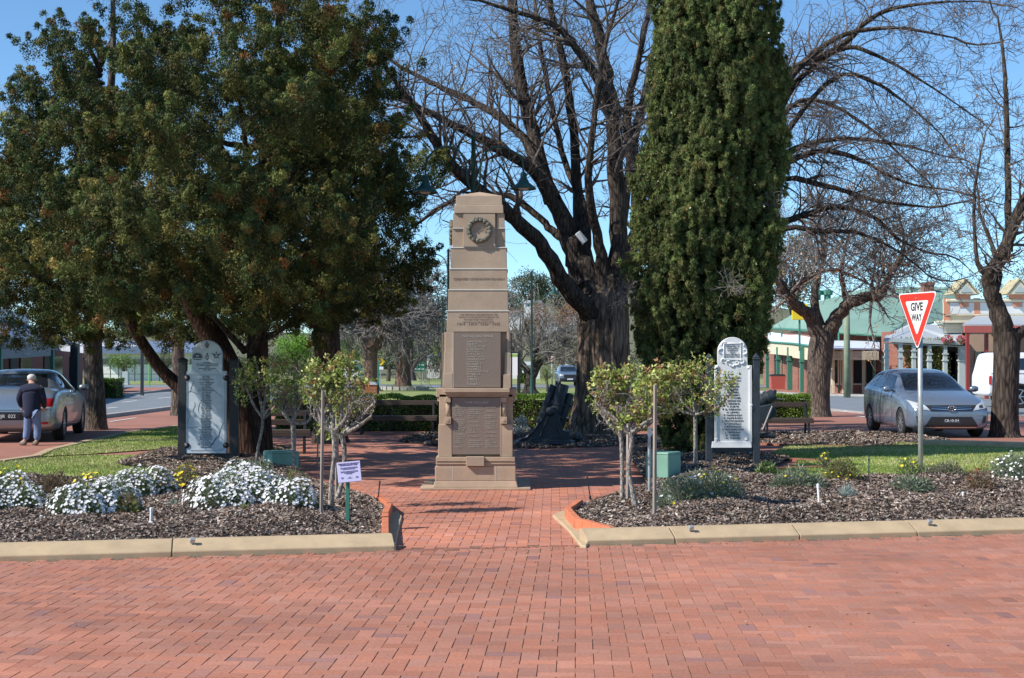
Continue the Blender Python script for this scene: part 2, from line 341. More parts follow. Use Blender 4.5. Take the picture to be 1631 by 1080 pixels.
M['whiteroof'] = mat('pale_iron_awning', (.66, .70, .76), .5, nscale=.4, namt=.08)
M['cream'] = mat('cream_paint', (.66, .60, .45), .7, nscale=1.2, namt=.08)
M['white'] = mat('white_render', (.70, .70, .68), .7, nscale=.6, namt=.07)
M['verd'] = mat('verandah_green', (.05, .20, .14), .55)
M['vgrey'] = mat('verandah_grey', (.42, .47, .45), .6)
M['salmon'] = mat('salmon_trim', (.62, .27, .16), .7)
M['fred'] = mat('fascia_red', (.42, .10, .08), .6)
M['pred'] = mat('post_red', (.25, .035, .03), .5)
M['tan'] = mat('tan_render', (.42, .30, .22), .8, nscale=1, namt=.1)
M['glass'] = mat('window_glass', (.02, .025, .03), .06, spec=.8)
M['dark'] = mat('dark_doorway', (.02, .017, .015), .7)
M['lichen'] = mat('lichen_capping', (.40, .35, .22), .95, nscale=6, namt=.4)
M['fasciagrey'] = mat('fascia_grey', (.12, .135, .16), .6)
M['bluegrey'] = mat('slate_awning', (.14, .19, .28), .6, nscale=1, namt=.1)
M['hillgrass'] = mat('hill_ground', (.10, .11, .05), .95, nscale=.03, second=(.16, .15, .08))
M['rooftile'] = mat('far_roof', (.25, .15, .12), .8)
M['yellow'] = mat('sign_yellow', (.80, .58, .02), .5)
M['dirgreen'] = mat('direction_green', (.01, .12, .07), .5)
# ================================================================ GROUND AND ROADS
g = MB()
xs = [-900, -60, 60, 900]; ys = [-60, 60, 2600]
g.add([(x, y, zg(y)-.03) for y in ys for x in xs], [(j*4+i, j*4+i+1, (j+1)*4+i+1, (j+1)*4+i) for j in range(2) for i in range(3)])
o = g.build('ground', M['earth']); o['kind'] = 'structure'
KL = lambda x: 14.19+.2055*x              # toe line of the long kerb, y as a function of x
# herringbone pavers, every paver with its own height and tint
def pavers(name, x0, x1, y0, y1, rot, test, cols, wts, half=None, seed=1, gap=.0050):
    rg = np.random.default_rng(seed); a = .115; cr, sr = math.cos(rot), math.sin(rot); V = []; CO = []
    n = int(max(x1-x0, y1-y0)/a)+30; i, j = np.meshgrid(np.arange(-n//2, n//2+1), np.arange(-n//2, n//2+1)); i = i.ravel(); j = j.ravel(); k = (i-j) % 4
    mx, my = (x0+x1)/2, (y0+y1)/2; R4 = []
    for kk, w_, h_ in ((0, 2, 1), (3, 1, 2)):
        s = k == kk; R4.append(np.stack([i[s]*a, j[s]*a, (i[s]+w_)*a, (j[s]+h_)*a], 1))
    B = np.concatenate(R4); cxl = (B[:, 0]+B[:, 2])/2; cyl = (B[:, 1]+B[:, 3])/2
    X = mx+cxl*cr-cyl*sr; Y = my+cxl*sr+cyl*cr; ok = (X > x0) & (X < x1) & (Y > y0) & (Y < y1) & test(X, Y); B = B[ok]; N = len(B)
    gx = gap*(.6+.8*rg.random((N, 1)))/2; q = []
    for ins, z in ((0.0, -.012), (.0012, 0.0)):
        x0_, y0_, x1_, y1_ = (B[:, [0]]+gx+ins, B[:, [1]]+gx*.7+ins, B[:, [2]]-gx-ins, B[:, [3]]-gx*.7-ins)
        q.append(np.stack([np.hstack([x0_, y0_]), np.hstack([x1_, y0_]), np.hstack([x1_, y1_]), np.hstack([x0_, y1_])], 1))
    jr = rg.normal(size=(N, 1))*.006; zt = rg.normal(size=(N, 1))*.0004; tx = rg.normal(size=(N, 1))*.006; ty = rg.normal(size=(N, 1))*.006; P8 = []
    for lv, z in ((0, -.0045), (1, 0.0)):
        loc = q[lv]; cc = loc.mean(1, keepdims=True); d = loc-cc; d = np.stack([d[..., 0]-d[..., 1]*jr, d[..., 1]+d[..., 0]*jr], -1); loc = cc+d
        zz = z+zt+d[..., 0]*tx+d[..., 1]*ty
        P8.append(np.stack([mx+loc[..., 0]*cr-loc[..., 1]*sr, my+loc[..., 0]*sr+loc[..., 1]*cr, zz], -1))
    V = np.concatenate(P8, 1)     # N,8,3
    base = np.arange(N)[:, None, None]*8; F_ = np.array([[4, 5, 6, 7], [0, 1, 5, 4], [1, 2, 6, 5], [2, 3, 7, 6], [3, 0, 4, 7]])[None]
    col = np.array(cols)[rg.choice(len(cols), N, p=wts)]*(1+.07*rg.normal(size=(N, 1))); col = np.repeat(col, 5, 0)
    o = npmesh(name, V.reshape(-1, 3), 4, M['brick'], idx=(base+F_).reshape(-1), col=col.clip(0, 1)); o['kind'] = 'structure'; return o
RC = [(.42, .185, .125), (.44, .18, .115), (.405, .19, .135), (.36, .165, .125), (.31, .155, .13)]
rb = patch('road', [(-12, 2), (14, 2), (14, KL(14)+.3), (-12, KL(-12)+.3)], -.0045, M['sand'])
pavers('road_paving', -9, 10.5, 6.2, 17, -.045, lambda x, y: y < KL(x)-.02, RC, [.46, .30, .18, .045, .015])
PL = [(-1.15, KL(-1.15)), (.78, KL(.78)), (.55, 16.8), (1.45, 19.4), (2.0, 20.8), (2.3, 31), (4, 38.5), (-9, 38.5), (-4.2, 30), (-3.9, 26), (-2.9, 21), (-2.1, 19.6), (-1.55, 17.4), (-1.3, 14.6)]
patch('path', [(-6.5, 13), (3, 14.3), (4.5, 39), (-9, 39)], -.0052, M['sand'])
PC = [(.49, .205, .135), (.52, .20, .12), (.46, .205, .145), (.40, .17, .125)]
def plaza_t(x, y): return inpoly(x, y, [(-1.6, KL(-1.6)+.1), (1.2, KL(1.2)+.1), (1.0, 16.8), (1.9, 19.4), (2.4, 20.8), (2.7, 31), (4, 38.5), (-8.5, 38.5), (-4.6, 30), (-4.2, 26), (-3.3, 21), (-2.5, 19.6), (-1.9, 17.4)])
pavers('path_paving', -9, 4.5, 13.6, 38.6, -.03, plaza_t, PC, [.45, .28, .2, .07], seed=4)
# soldier course between path and road
sc_ = MB()
for k in range(20):
    x = -1.22+k*.1; sc_.box((x+.05, KL(x)+.035, -.0055), (.093, .108, .013), math.atan(.2055))
sc = sc_.build('path_border', M['edge_dark'], bevel=.003); sc['kind'] = 'structure'
# far brick pavement island, streets
def gp(*L_, z=0): return [tuple(G(a, b))[:2] for a, b in L_]
patch('pavement', [(-18, 21), (-30, 30), (-15, 46.8), tuple(G(278, 650))[:2], (-8.5, 70), (9, 70), (20, 49.6), (34, 46), (34, 27), (9, 21)], .0, M['farbrick'])
RL = [(-60, 30), (-30, 33), tuple(G(-40, 690))[:2], tuple(G(132, 669))[:2], tuple(G(278, 650))[:2], (-9.5, 68), (-9.5, 84)]
patch('street', RL+[tuple(G(275, 622))[:2], tuple(G(139, 636))[:2], tuple(G(0, 652))[:2], (-45, 55)], .004, M['asphalt'])
patch('cross_street', [(-70, 118), (70, 118), (75, 139), (-75, 139)], .002, M['asphalt'])
patch('street_right', [(9.5, 84), (9.5, 58), tuple(G(1200, 648))[:2], tuple(G(1319, 652))[:2], tuple(G(1381, 658))[:2], (27, 43), (60, 40), (60, 66), tuple(G(1400, 632))[:2], tuple(G(1290, 630))[:2], tuple(G(1210, 625))[:2]], .004, M['asphalt'])
patch('footpath_left', [tuple(G(285, 622))[:2], tuple(G(139, 636))[:2], tuple(G(0, 652))[:2], (-50, 55), (-50, 118), (-16, 117)], .006, M['farbrick'])
patch('footpath_right', [tuple(G(1205, 625))[:2], tuple(G(1290, 630))[:2], tuple(G(1400, 632))[:2], (60, 66), (60, 120), (22, 117)], .006, M['farbrick'])
patch('verge', [(-9.5, 61.5), (9.5, 61.5), (9.5, 115), (-12, 115)], .003, M['farturf'])
patch('gravel_path', [(-9, 52), (8, 52), (9.3, 61), (-9.3, 61)], .005, M['path'])
patch('park_lawn', [(-80, 141), (80, 141), (90, 230), (-90, 230)], .002, M['farturf'])
kb = MB()
def kline(pts, w_=.3, h=.12):
    for a, b in zip(pts, pts[1:]):
        a3 = Vector((*a[:2], zg(a[1])+h/2)); b3 = Vector((*b[:2], zg(b[1])+h/2)); kb.beam(a3, b3, w_, h)
kline([(-30, 33), tuple(G(-40, 691)), tuple(G(132, 670)), tuple(G(278, 651)), (-9.5, 68), (-9.5, 84)]); kline([tuple(G(275, 622)), tuple(G(139, 636)), tuple(G(0, 652))])
kline([(9.6, 84), (9.6, 58), tuple(G(1200, 648)), tuple(G(1319, 653)), tuple(G(1381, 659)), (27, 43)], .25, .06); kline([tuple(G(1205, 625)), tuple(G(1290, 630)), tuple(G(1400, 632)), (60, 66)])
o = kb.build('street_kerb', M['grey_conc']); o['kind'] = 'structure'
mk = MB()
def dash(a, b, wd=.12, z=.012):
    a = G(*a, z) if not isinstance(a, Vector) else a; b = G(*b, z) if not isinstance(b, Vector) else b; d = (b-a); n = Vector((-d.y, d.x, 0)).normalized()*wd/2
    mk.add([a-n, b-n, b+n, a+n], [(0, 1, 2, 3)])
def zo(px, py): return (130+px/7.712, 540+py/7.712)
for i in range(13):
    t = i/12.5; a = zo(330+790*t, 944-112*t); b = zo(330+790*(t+.045), 944-112*(t+.045)); dash(a, b, .32)
for a, b in (((500, 776), (680, 757)), ((310, 850), (440, 836)), ((940, 729), (1110, 712)), ((640, 697), (800, 688)), ((1000, 662), (1075, 658)), ((300, 735), (480, 722)), ((-60, 835), (70, 823)), ((-60, 770), (60, 757))): dash(zo(*a), zo(*b), .16)
dash(zo(340, 1015), zo(670, 965), .1); dash(zo(-100, 1080), zo(100, 1055), .12)
for a, b in (((1360, 662), (1384, 664)), ((1318, 655), (1332, 655.5)), ((1338, 655.5), (1352, 656)), ((1590, 657), (1628, 658)), ((1600, 672), (1640, 673)), ((1382, 675), (1400, 676))): dash(a, b, .25)
mo = mk.build('road_markings', M['white_paint']); mo['kind'] = 'structure'
for p in mo.data.polygons:
    if p.normal.z < 0: p.flip()
# the long concrete kerb in lengths with open joints
prof = [(0, -.02), (0, .045), (.008, .055), (.19, .132), (.205, .138), (.32, .138), (.32, -.02)]
def kerb_run(name, xs):
    mb = MB()
    for a, b in zip(xs, xs[1:]):
        A = Vector((a+.006, KL(a+.006), 0)); B = Vector((b-.006, KL(b-.006), 0)); d = (B-A).normalized(); n = Vector((-d.y, d.x, 0)); k = len(prof)
        mb.add([A+n*y+Vector((0, 0, z)) for y, z in prof]+[B+n*y+Vector((0, 0, z)) for y, z in prof], [(i, (i+1) % k, k+(i+1) % k, k+i) for i in range(k)]+[tuple(range(k-1, -1, -1)), tuple(range(k, 2*k))])
    o = mb.build(name, M['kerb'], bevel=.005, seg=2); o['kind'] = 'structure'; return o
def xk(px):
    lo, hi = -30, 30
    for _ in range(50):
        m_ = (lo+hi)/2
        if CX+F*m_/KL(m_) < px: lo = m_
        else: hi = m_
    return m_
kerb_run('kerb', [xk(-420), xk(-80), xk(275), xk(630)]); kerb_run('kerb', [xk(934), xk(1075), xk(1273), xk(1460), xk(1760), xk(2100)])
jm = MB()
for px in (275, -80, 1075, 1273, 1460, 1760):
    x = xk(px); k = len(prof); A = Vector((x-.012, KL(x-.012), -.006)); B = Vector((x+.012, KL(x+.012), -.006)); d = (B-A).normalized(); n_ = Vector((-d.y, d.x, 0)); pr2 = [(y+.008 if i < 4 else y, z) for i, (y, z) in enumerate(prof)]
    jm.add([A+n_*y+Vector((0, 0, z)) for y, z in pr2]+[B+n_*y+Vector((0, 0, z)) for y, z in pr2], [(i, (i+1) % k, k+(i+1) % k, k+i) for i in range(k)]+[tuple(range(k-1, -1, -1)), tuple(range(k, 2*k))])
o = jm.build('kerb_joint', M['mulch']); o['kind'] = 'structure'
# low gutter aprons at the ends of both kerbs and the upright orange edging
def apron(pts, name='kerb_apron'):
    mb = MB(); mb.slab([(x, y, 0.028) for x, y in pts], (0, 0, -.04)); o = mb.build(name, M['kerb'], bevel=.01); o['kind'] = 'structure'
apron([tuple(G(a, b, .03))[:2] for a, b in ((612, 818), (634, 813), (641, 821), (633, 850), (630, 872), (612, 860))])
apron([tuple(G(a, b, .03))[:2] for a, b in ((880, 819), (890, 814), (908, 811), (925, 826), (955, 842), (948, 850), (934, 868), (925, 867), (905, 842))])
def edging(pts, h, name, m, wd=.075, L_=.23, z0=-.02):
    mb = MB(); pts = [Vector((p[0], p[1], 0)) for p in pts]
    for a, b in zip(pts, pts[1:]):
        n = max(1, round((b-a).length/L_)); s = (b-a)/n
        for i in range(n): mb.beam(a+s*(i+.012)+Vector((0, 0, z0+h/2)), a+s*(i+.988)+Vector((0, 0, z0+h/2+random.uniform(-.004, .004))), wd, h)
    o = mb.build(name, m, bevel=.004); o['kind'] = 'structure'; return o
EL = [(-1.28, KL(-1.28)+.36), (-1.45, 16.2), (-1.50, 17.3), (-1.75, 18.4), (-2.3, 19.8), (-3.0, 21.4)]
ER = [(1.05, KL(1.05)+.36), (.72, 15.6), (.66, 16.7), (.85, 17.7), (1.35, 19.0), (2.0, 20.8)]
edging(EL[:4], .16, 'edging', M['edge_brick']); edging(ER[:4], .16, 'edging', M['edge_brick'])
edging(EL[3:], .06, 'edging_low', M['edge_dark'], z0=-.01); edging(ER[3:], .06, 'edging_low', M['edge_dark'], z0=-.01)
# ================================================================ GARDEN BEDS (mulch mounds) AND CHIPS
BL = EL+[(-3.7, 24), (-4.2, 27.5), (-4.6, 29.5), (-7.2, 29), (-7.0, 25.0), (-6.2, 24.2), (-5.3, 21.9), (-8.5, 21.6), (-13, 21.2), (-13, KL(-13)+.34)]
BR = ER+[(2.15, 25), (2.4, 29.5), (4.4, 30), (5.2, 26.5), (4.5, 24.4), (3.9, 21.6), (6, 21.9), (8.6, 23.2), (14, 24.5), (14, KL(14)+.34)]
def ell(cx, cy, rx, ry, n=24, ph=0): return [(cx+rx*math.cos(2*PI*i/n)*(1+.04*math.sin(3*i+ph)), cy+ry*math.sin(2*PI*i/n)) for i in range(n)]
BE = [p for p in ell(.35, 33.6, 3.0, 3.4)]
BG = ell(7.6, 33.6, 2.7, 3.0)
beds = []
def bumps(x, y): return .03*np.sin(x*2.3+y*.9)+.025*np.sin(x*5.1-y*3.3+1)+.012*np.sin(x*11+y*13)
def bed(name, poly, base, rise, step=.16, jit=0):
    P_ = np.array(poly); x0, y0 = P_.min(0); x1, y1 = P_.max(0); xs = np.arange(x0, x1+step, step); ys = np.arange(y0, y1+step, step)
    def hf(x, y):
        d = edist(x, y, poly); return base+rise*np.clip(d/.9, 0, 1)**.6+bumps(x, y)*np.clip(d/.4, 0, 1)
    mb = bmesh.new(); vs = [mb.verts.new((*p, 0)) for p in poly]; mb.faces.new(vs)
    for ax, v0, v1 in ((0, x0, x1), (1, y0, y1)):
        for v in np.arange(v0+step, v1, step*1.5):
            no = (1, 0, 0) if ax == 0 else (0, 1, 0); co = (v, 0, 0) if ax == 0 else (0, v, 0)
            bmesh.ops.bisect_plane(mb, geom=mb.verts[:]+mb.edges[:]+mb.faces[:], plane_co=co, plane_no=no)
    bmesh.ops.triangulate(mb, faces=mb.faces[:]); co = np.array([v.co[:] for v in mb.verts]); z = hf(co[:, 0], co[:, 1])
    for v, zz in zip(mb.verts, z): v.co.z = zz
    for f in mb.faces:
        f.smooth = True
        if f.normal.z < 0: f.normal_flip()
    me = bpy.data.meshes.new(name); mb.to_mesh(me); mb.free(); me.materials.append(M['mulch']); o = link(bpy.data.objects.new(name, me)); o['kind'] = 'structure'; return hf
def scatter(poly, dens, near=None):
    P_ = np.array(poly); x0, y0 = P_.min(0); x1, y1 = P_.max(0); n = int((x1-x0)*(y1-y0)*dens); x = RNG.uniform(x0, x1, n); y = RNG.uniform(y0, y1, n); k = inpoly(x, y, poly)
    k &= np.abs(x) < .40*y+1.0
    return x[k], y[k]
def chips(name, poly, hf, dens, cols, size=(.03, .055), label='coarse shredded bark mulch'):
    x, y = scatter(poly, dens); n = len(x); keep = RNG.random(n) < np.clip((20/np.maximum(y, 1))**1.6, .15, 1); x, y = x[keep], y[keep]; n = len(x)
    z = hf(x, y)+RNG.random(n)*.02; th = RNG.random(n)*2*PI; tl = RNG.normal(size=n)*.4; L_ = RNG.uniform(*size, n)*(y/17)**.5; W_ = L_*RNG.uniform(.25, .55, n)
    a = np.stack([np.cos(th)*np.cos(tl), np.sin(th)*np.cos(tl), np.sin(tl)], 1)*L_[:, None]/2; r = RNG.normal(size=n)*.5
    b = np.stack([-np.sin(th)*np.cos(r), np.cos(th)*np.cos(r), np.sin(r)], 1)*W_[:, None]/2; c = np.stack([x, y, z+.008], 1)
    V = np.stack([c-a-b*.6, c+a-b, c+a*.8+b, c-a*.9+b], 1); col = pick(cols, n, .25)
    o = npmesh(name, V, 4, M['chips'], col=col); o['kind'] = 'stuff'; o['label'] = label; return o
CC = [(.18, .13, .10), (.25, .185, .15), (.11, .075, .058), (.32, .25, .205), (.46, .40, .34), (.22, .14, .10)]
hL = bed('garden_bed', BL, .06, .07); hR = bed('garden_bed', BR, .06, .07); hE = bed('garden_bed', BE, .01, .06, .4); hG = bed('garden_bed', BG, .01, .05, .4)
chips('mulch', BL, hL, 1900, CC, label='brown bark mulch over the left flower bed'); chips('mulch', BR, hR, 1900, CC, label='brown bark mulch over the right flower bed')
chips('mulch', BE, hE, 900, CC, (.04, .07), 'shaded bark mulch round the elm and the mortar'); chips('mulch', BG, hG, 900, CC, (.04, .07), 'bark mulch beside the right lawn')
edging([p for p in ell(7.6, 33.6, 2.8, 3.1, 30)][12:30], .05, 'edging_low', M['edge_dark'], z0=0)
edging([(4.9, 26.8), (5.6, 26.2), (6.0, 25.4), (5.6, 24.7), (4.9, 24.4), (4.3, 24.3)], .05, 'edging_low', M['edge_dark'], .2, z0=0)
# ================================================================ LAWNS
def q2(L_): return [tuple(G(a, b, .03))[:2] for a, b in L_]
L1 = q2([(61, 726), (81, 716), (143, 702), (204, 689), (283, 678), (320, 674), (325, 700), (283, 712), (143, 722)])
L2 = q2([(-160, 742), (0, 736), (61, 729), (143, 725), (283, 724), (310, 726), (322, 742), (330, 760), (285, 770), (0, 775), (-160, 780)])
L3 = q2([(1222, 726), (1238, 716), (1260, 709), (1300, 706), (1400, 702.5), (1470, 707), (1631, 711), (1800, 716), (1850, 752), (1631, 757), (1425, 771), (1240, 776), (1190, 770), (1180, 758), (1255, 745), (1272, 736), (1262, 728)])
grass = [(.26, .36, .07), (.31, .41, .09), (.21, .31, .06), (.52, .50, .23), (.60, .54, .30)]
for nm, P_, lb in (('lawn', L1, 'upper left'), ('lawn', L2, 'lower left'), ('lawn', L3, 'right')):
    patch(nm, P_, .022, M['turf'])
    x, y = scatter(P_, 900); n = len(x); dry = (np.sin(x*.8+y*.5)+np.sin(y*1.7+2))*.25+.5
    d = unit(np.stack([RNG.normal(size=n)*.5, RNG.normal(size=n)*.5, np.ones(n)], 1)); c = np.stack([x, y, np.full(n, .02)], 1)
    V = tris(c, d, RNG.uniform(.025, .055, n), RNG.uniform(.012, .022, n)); k1 = pick(grass[:3], n, .2); k2 = pick(grass[3:], n, .2); s = (RNG.random(n) < np.clip(dry*.55, .05, .6))[:, None]
    o = npmesh('grass', V, 3, M['blade'], col=np.where(s, k2, k1)); o['kind'] = 'stuff'; o['label'] = 'short mown grass on the %s lawn' % lb
kb = MB(); kline([tuple(G(a, b, .05)) for a, b in ((1472, 707), (1560, 709), (1700, 714), (1900, 720))], .35, .14); o = kb.build('lawn_kerb', M['kerb'], bevel=.02, seg=2); o['kind'] = 'structure'
kb = MB(); kline([tuple(G(a, b, .02)) for a, b in ((-200, 752), (0, 735), (58, 727), (80, 717), (140, 703), (204, 689), (283, 679))], .2, .05); o = kb.build('lawn_kerb', M['kerb'], bevel=.015); o['kind'] = 'structure'
# ================================================================ HILL BEYOND THE TOWN
def hz_(x, y): return zg(y)-.5+ (np.clip((y-230)/330, 0, 1)**1.3)*(20+9*np.sin(x*.012+.9)+5*np.sin(x*.031)) if np.isscalar(x) else None
hb = MB(); NX = 70; hx = [-520+i*1040/(NX-1) for i in range(NX)]; hy = [200+j*30 for j in range(15)]
hb.add([(x, y, hz_(x, y)) for y in hy for x in hx], [(j*NX+i, j*NX+i+1, (j+1)*NX+i+1, (j+1)*NX+i) for j in range(14) for i in range(NX-1)])
o = hb.build('hills', M['hillgrass'], smooth=True); o['kind'] = 'structure'
# ================================================================ MONUMENT
YM = 20.55; SM = 109.5        # front face depth and its pixels per metre
mon = thing('war_memorial', 'stepped sandstone obelisk war memorial with two name plaques and a bronze wreath', 'monument', (P(757, 700, YM).x, YM, 0))
def mx_(px): return (px-CX)/F*YM - mon.location.x
def mz_(py): return PZ(py, YM)
def mblock(name, pxl, pxr, pyt, pyb, m='stone', t=.0, yo=0, parent=mon, bev=.008, square=True, dep=None):
    x0, x1 = mx_(pxl), mx_(pxr); w_ = x1-x0; z1, z0 = mz_(pyt), mz_(pyb); b = MB(); d = dep or w_; b.frus(x0, x1, yo, yo+d, z0, z1, t); return b.build(name, M[m], parent, bevel=bev, seg=2)
cyo = .05
slab = MB(); slab.frus(mx_(669), mx_(845), -.10, 1.55, 0.002, .035); slab.build('base_slab', M['stone2'], mon, bevel=.006)
b = MB(); b.frus(mx_(690), mx_(825), -.04, 1.25, .035, mz_(766), .025); b.frus(mx_(693), mx_(821.5), -.012, 1.22, mz_(766)-.001, mz_(743), .0); b.build('plinth', M['stone2'], mon, bevel=.01, seg=2)
for px in (721, 790): j = MB(); j.box((mx_(px), -.0125, (mz_(766)+mz_(743))/2), (.008, .004, mz_(743)-mz_(766))); j.build('mortar_joint', M['mortar'], mon)
b = MB(); b.frus(mx_(695), mx_(820), .0, 1.2, mz_(743), mz_(739.5)); b.frus(mx_(694.5), mx_(820.5), -.015, 1.21, mz_(739.5), mz_(736)); b.frus(mx_(694.5), mx_(820), -.025, 1.22, mz_(735), mz_(728)); b.frus(mx_(696), mx_(819), .01, 1.2, mz_(736), mz_(735)); b.build('base_moulding', M['stone2'], mon, bevel=.004)
b = MB(); b.frus(mx_(742.5), mx_(771.5), -.075, .1, mz_(742), mz_(727)); b.build('name_block', M['stone'], mon, bevel=.006)
# lower die: core, corner piers, plaque, cornice
b = MB(); b.frus(mx_(699), mx_(817), .10, 1.12, mz_(728), mz_(628)); b.build('lower_die', M['stone2'], mon, bevel=.006)
for s, (a, c) in enumerate(((698, 720), (797, 816.5))):
    b = MB(); b.frus(mx_(a), mx_(c), .015, .16, mz_(728), mz_(676), .004, .0); b.build('corner_pier', M['stone2'], mon, bevel=.006)
lp = MB(); lp.frus(mx_(720), mx_(797.5), .02, .12, mz_(724), mz_(633)); pq = lp.build('name_plaque', M['plaque'], mon, bevel=.003)
b = MB(); b.frus(mx_(796.5), mx_(798), .012, .12, mz_(727), mz_(633)); b.build('plaque_edge', M['stone2'], mon)
for px in (713.5, 802.5):
    con = MB(); con.frus(mx_(px-4.5), mx_(px+4.5), -.01, .14, mz_(641), mz_(633)); con.build('capital', M['stone2'], mon, bevel=.004); con = MB(); con.frus(mx_(px-5.2), mx_(px+5.2), -.03, .14, mz_(675), mz_(664)); co = con.build('console', M['stone2'], mon, bevel=.004)
    sh = MB(); sh.tube([(mx_(px), .055, mz_(664)), (mx_(px), .055, mz_(641))], .036, 12)
    for k in range(4):
        a0 = k*1.2; sh.tube([(mx_(px)+.037*math.sin(a0+t*3), .055-.034*math.cos(a0+t*3), mz_(664)+(mz_(641)-mz_(664))*t) for t in (0, .2, .4, .6, .8, 1)], .005, 4)
    sh.build('column', M['stone2'], co, smooth=True); rz = MB(); rz.lathe([(.028, 0), (.024, .006), (.0, .008)], (mx_(px), -.03, mz_(669.5)), 12, Matrix.Rotation(PI/2, 3, 'X')); rz.build('rosette', M['stone'], co)
b = MB(); b.frus(mx_(694), mx_(823), .10, 1.16, mz_(633), mz_(619), 0); b.frus(mx_(696), mx_(821), .12, 1.14, mz_(640), mz_(633)); b.build('side_cornice', M['stone2'], mon, bevel=.006)
b = MB(); b.frus(mx_(709), mx_(811), -.05, .12, mz_(629), mz_(625)); b.frus(mx_(707.5), mx_(812), -.085, .12, mz_(625), mz_(618.5)); b.frus(mx_(711), mx_(810), -.02, .12, mz_(632), mz_(629)); b.build('front_cornice', M['stone2'], mon, bevel=.006)
# upper die
b = MB(); b.frus(mx_(705), mx_(813), .14, 1.08, mz_(619), mz_(529), .012); b.build('upper_die', M['stone'], mon, bevel=.004)
for (a, c, yt, yb, yo) in ((705, 720.5, 594.5, 618.5, .045), (707, 721.5, 560, 595, .07), (709, 722.5, 528.5, 560, .095), (801, 814, 596.5, 618.5, .045), (803.5, 813, 561.5, 597, .07), (807, 812, 528.5, 562, .095)):
    b = MB(); b.frus(mx_(a), mx_(c), yo, .2, mz_(yb), mz_(yt), .003, .003); b.build('corner_block', M['stone'], mon, bevel=.005)
b = MB(); b.frus(mx_(722.5), mx_(797.5), .03, .15, mz_(617.5), mz_(529.5)); b.build('name_plaque', M['plaque'], mon, bevel=.003)
b = MB(); b.frus(mx_(721), mx_(722.2), .028, .15, mz_(618), mz_(529)); b.build('mortar_joint', M['mortar'], mon)
b = MB(); b.frus(mx_(813.3), mx_(816), .25, .95, mz_(617.5), mz_(530)); b.build('side_plaque', M['plaque'], mon, bevel=.003)
b = MB(); b.frus(mx_(702.5), mx_(704.5), .25, .95, mz_(617.5), mz_(530)); b.build('side_plaque', M['plaque'], mon, bevel=.003)
# shaft courses
cs = [(711, 811, 528.5, 494, .10), (713, 809.5, 494, 460.3, .12), (715, 808.3, 460.3, 426.5, .14), (716.5, 807.3, 426.5, 392.3, .16)]
for a, c, yb, yt, yo in cs:
    ax, cx_ = mx_(a), mx_(c); b = MB(); b.frus(ax, cx_, yo, yo+(cx_-ax), mz_(yb), mz_(yt), .006); b.build('shaft_block', M['stone'], mon, bevel=.006, seg=2)
    b = MB(); b.frus(ax-.004, cx_+.004, yo-.004, yo+(cx_-ax)+.004, mz_(yt)-.012, mz_(yt)+.001, .004); b.build('mortar_joint', M['mortar'], mon)
b = MB(); b.frus(mx_(719.5), mx_(804.5), .18, .97, mz_(392.3), mz_(361), .003); b.build('shaft_block', M['stone'], mon, bevel=.006)
b = MB(); b.frus(mx_(721), mx_(803.5), .19, .96, mz_(361), mz_(338.5), .003); b.build('wreath_block', M['stone'], mon, bevel=.005)
b = MB(); b.frus(mx_(737), mx_(789), .135, .3, mz_(392), mz_(338), .004); b.build('wreath_panel', M['stone'], mon, bevel=.004)
for a, c in ((720.5, 737.2), (791, 803.7)):
    b = MB(); b.frus(mx_(a), mx_(c), .162, .3, mz_(361), mz_(338.2), .002); b.build('corner_block', M['stone'], mon, bevel=.004)
    b = MB(); b.frus(mx_(a-1.2), mx_(c+1), .158, .3, mz_(361)-.012, mz_(361), .004); b.build('mortar_joint', M['mortar'], mon)
b = MB(); b.frus(mx_(722.5), mx_(802), .13, .92, mz_(338.2), mz_(325), .008); b.build('cap_block', M['stone'], mon, bevel=.006)
b = MB(); b.frus(mx_(725), mx_(799.8), .16, .9, mz_(325), mz_(309.5), .006); b.build('cap_block', M['stone'], mon, bevel=.006)
x0, x1 = mx_(727), mx_(798); b = MB(); b.add([(x0, .17, mz_(309.5)), (x1, .17, mz_(309.5)), (x1, .88, mz_(309.5)), (x0, .88, mz_(309.5)), ((x0+x1)/2, .52, mz_(299))], [(3, 2, 1, 0), (0, 1, 4), (1, 2, 4), (2, 3, 4), (3, 0, 4)]); b.build('pyramid_cap', M['stone2'], mon)
def wreath(c, Rr, ax):
    b = MB()
    for k in range(16):
        a = 2*PI*k/16; a2 = a+2*PI/16*1.25; pts = []
        for t in (0, .3, .6, .85, 1):
            q = a+(a2-a)*t; pts.append((math.cos(q)*Rr, 0, math.sin(q)*Rr))
        rad = [.022, .034+.006*random.random(), .036+.006*random.random(), .026, .012]
        if ax == 'side': pts = [(p[1], p[0], p[2]) for p in pts]
        b.tube([Vector(p)+Vector(c) for p in pts], rad, 7)
        for s in range(3):
            q = a+random.random()*.4; v = Vector((math.cos(q)*(Rr+random.uniform(-.03, .03)), -.02*random.random(), math.sin(q)*(Rr+random.uniform(-.03, .03))))
            if ax == 'side': v = Vector((v.y, v.x, v.z))
            b.tube([Vector(c)+v, Vector(c)+v*1.0+Vector((0, -.02, .01) if ax != 'side' else (-.02, 0, .01))], [.014, .006], 5)
    return b.build('wreath', M['bronze'], mon, smooth=True)
wreath(((mx_(763)), .12, mz_(365.5)), .155, 'front'); wreath((mx_(719)-.02, .58, mz_(365)), .155, 'side')
text('LOFSJ', .085, (mx_(765), .133, mz_(368)), M['carve'], mon, 'inscription', sx=.9)
text('GREATER LOVE HATH NO MAN', .052, (mx_(762), .1385, mz_(445)), M['carve'], mon, 'inscription', sx=1.0)
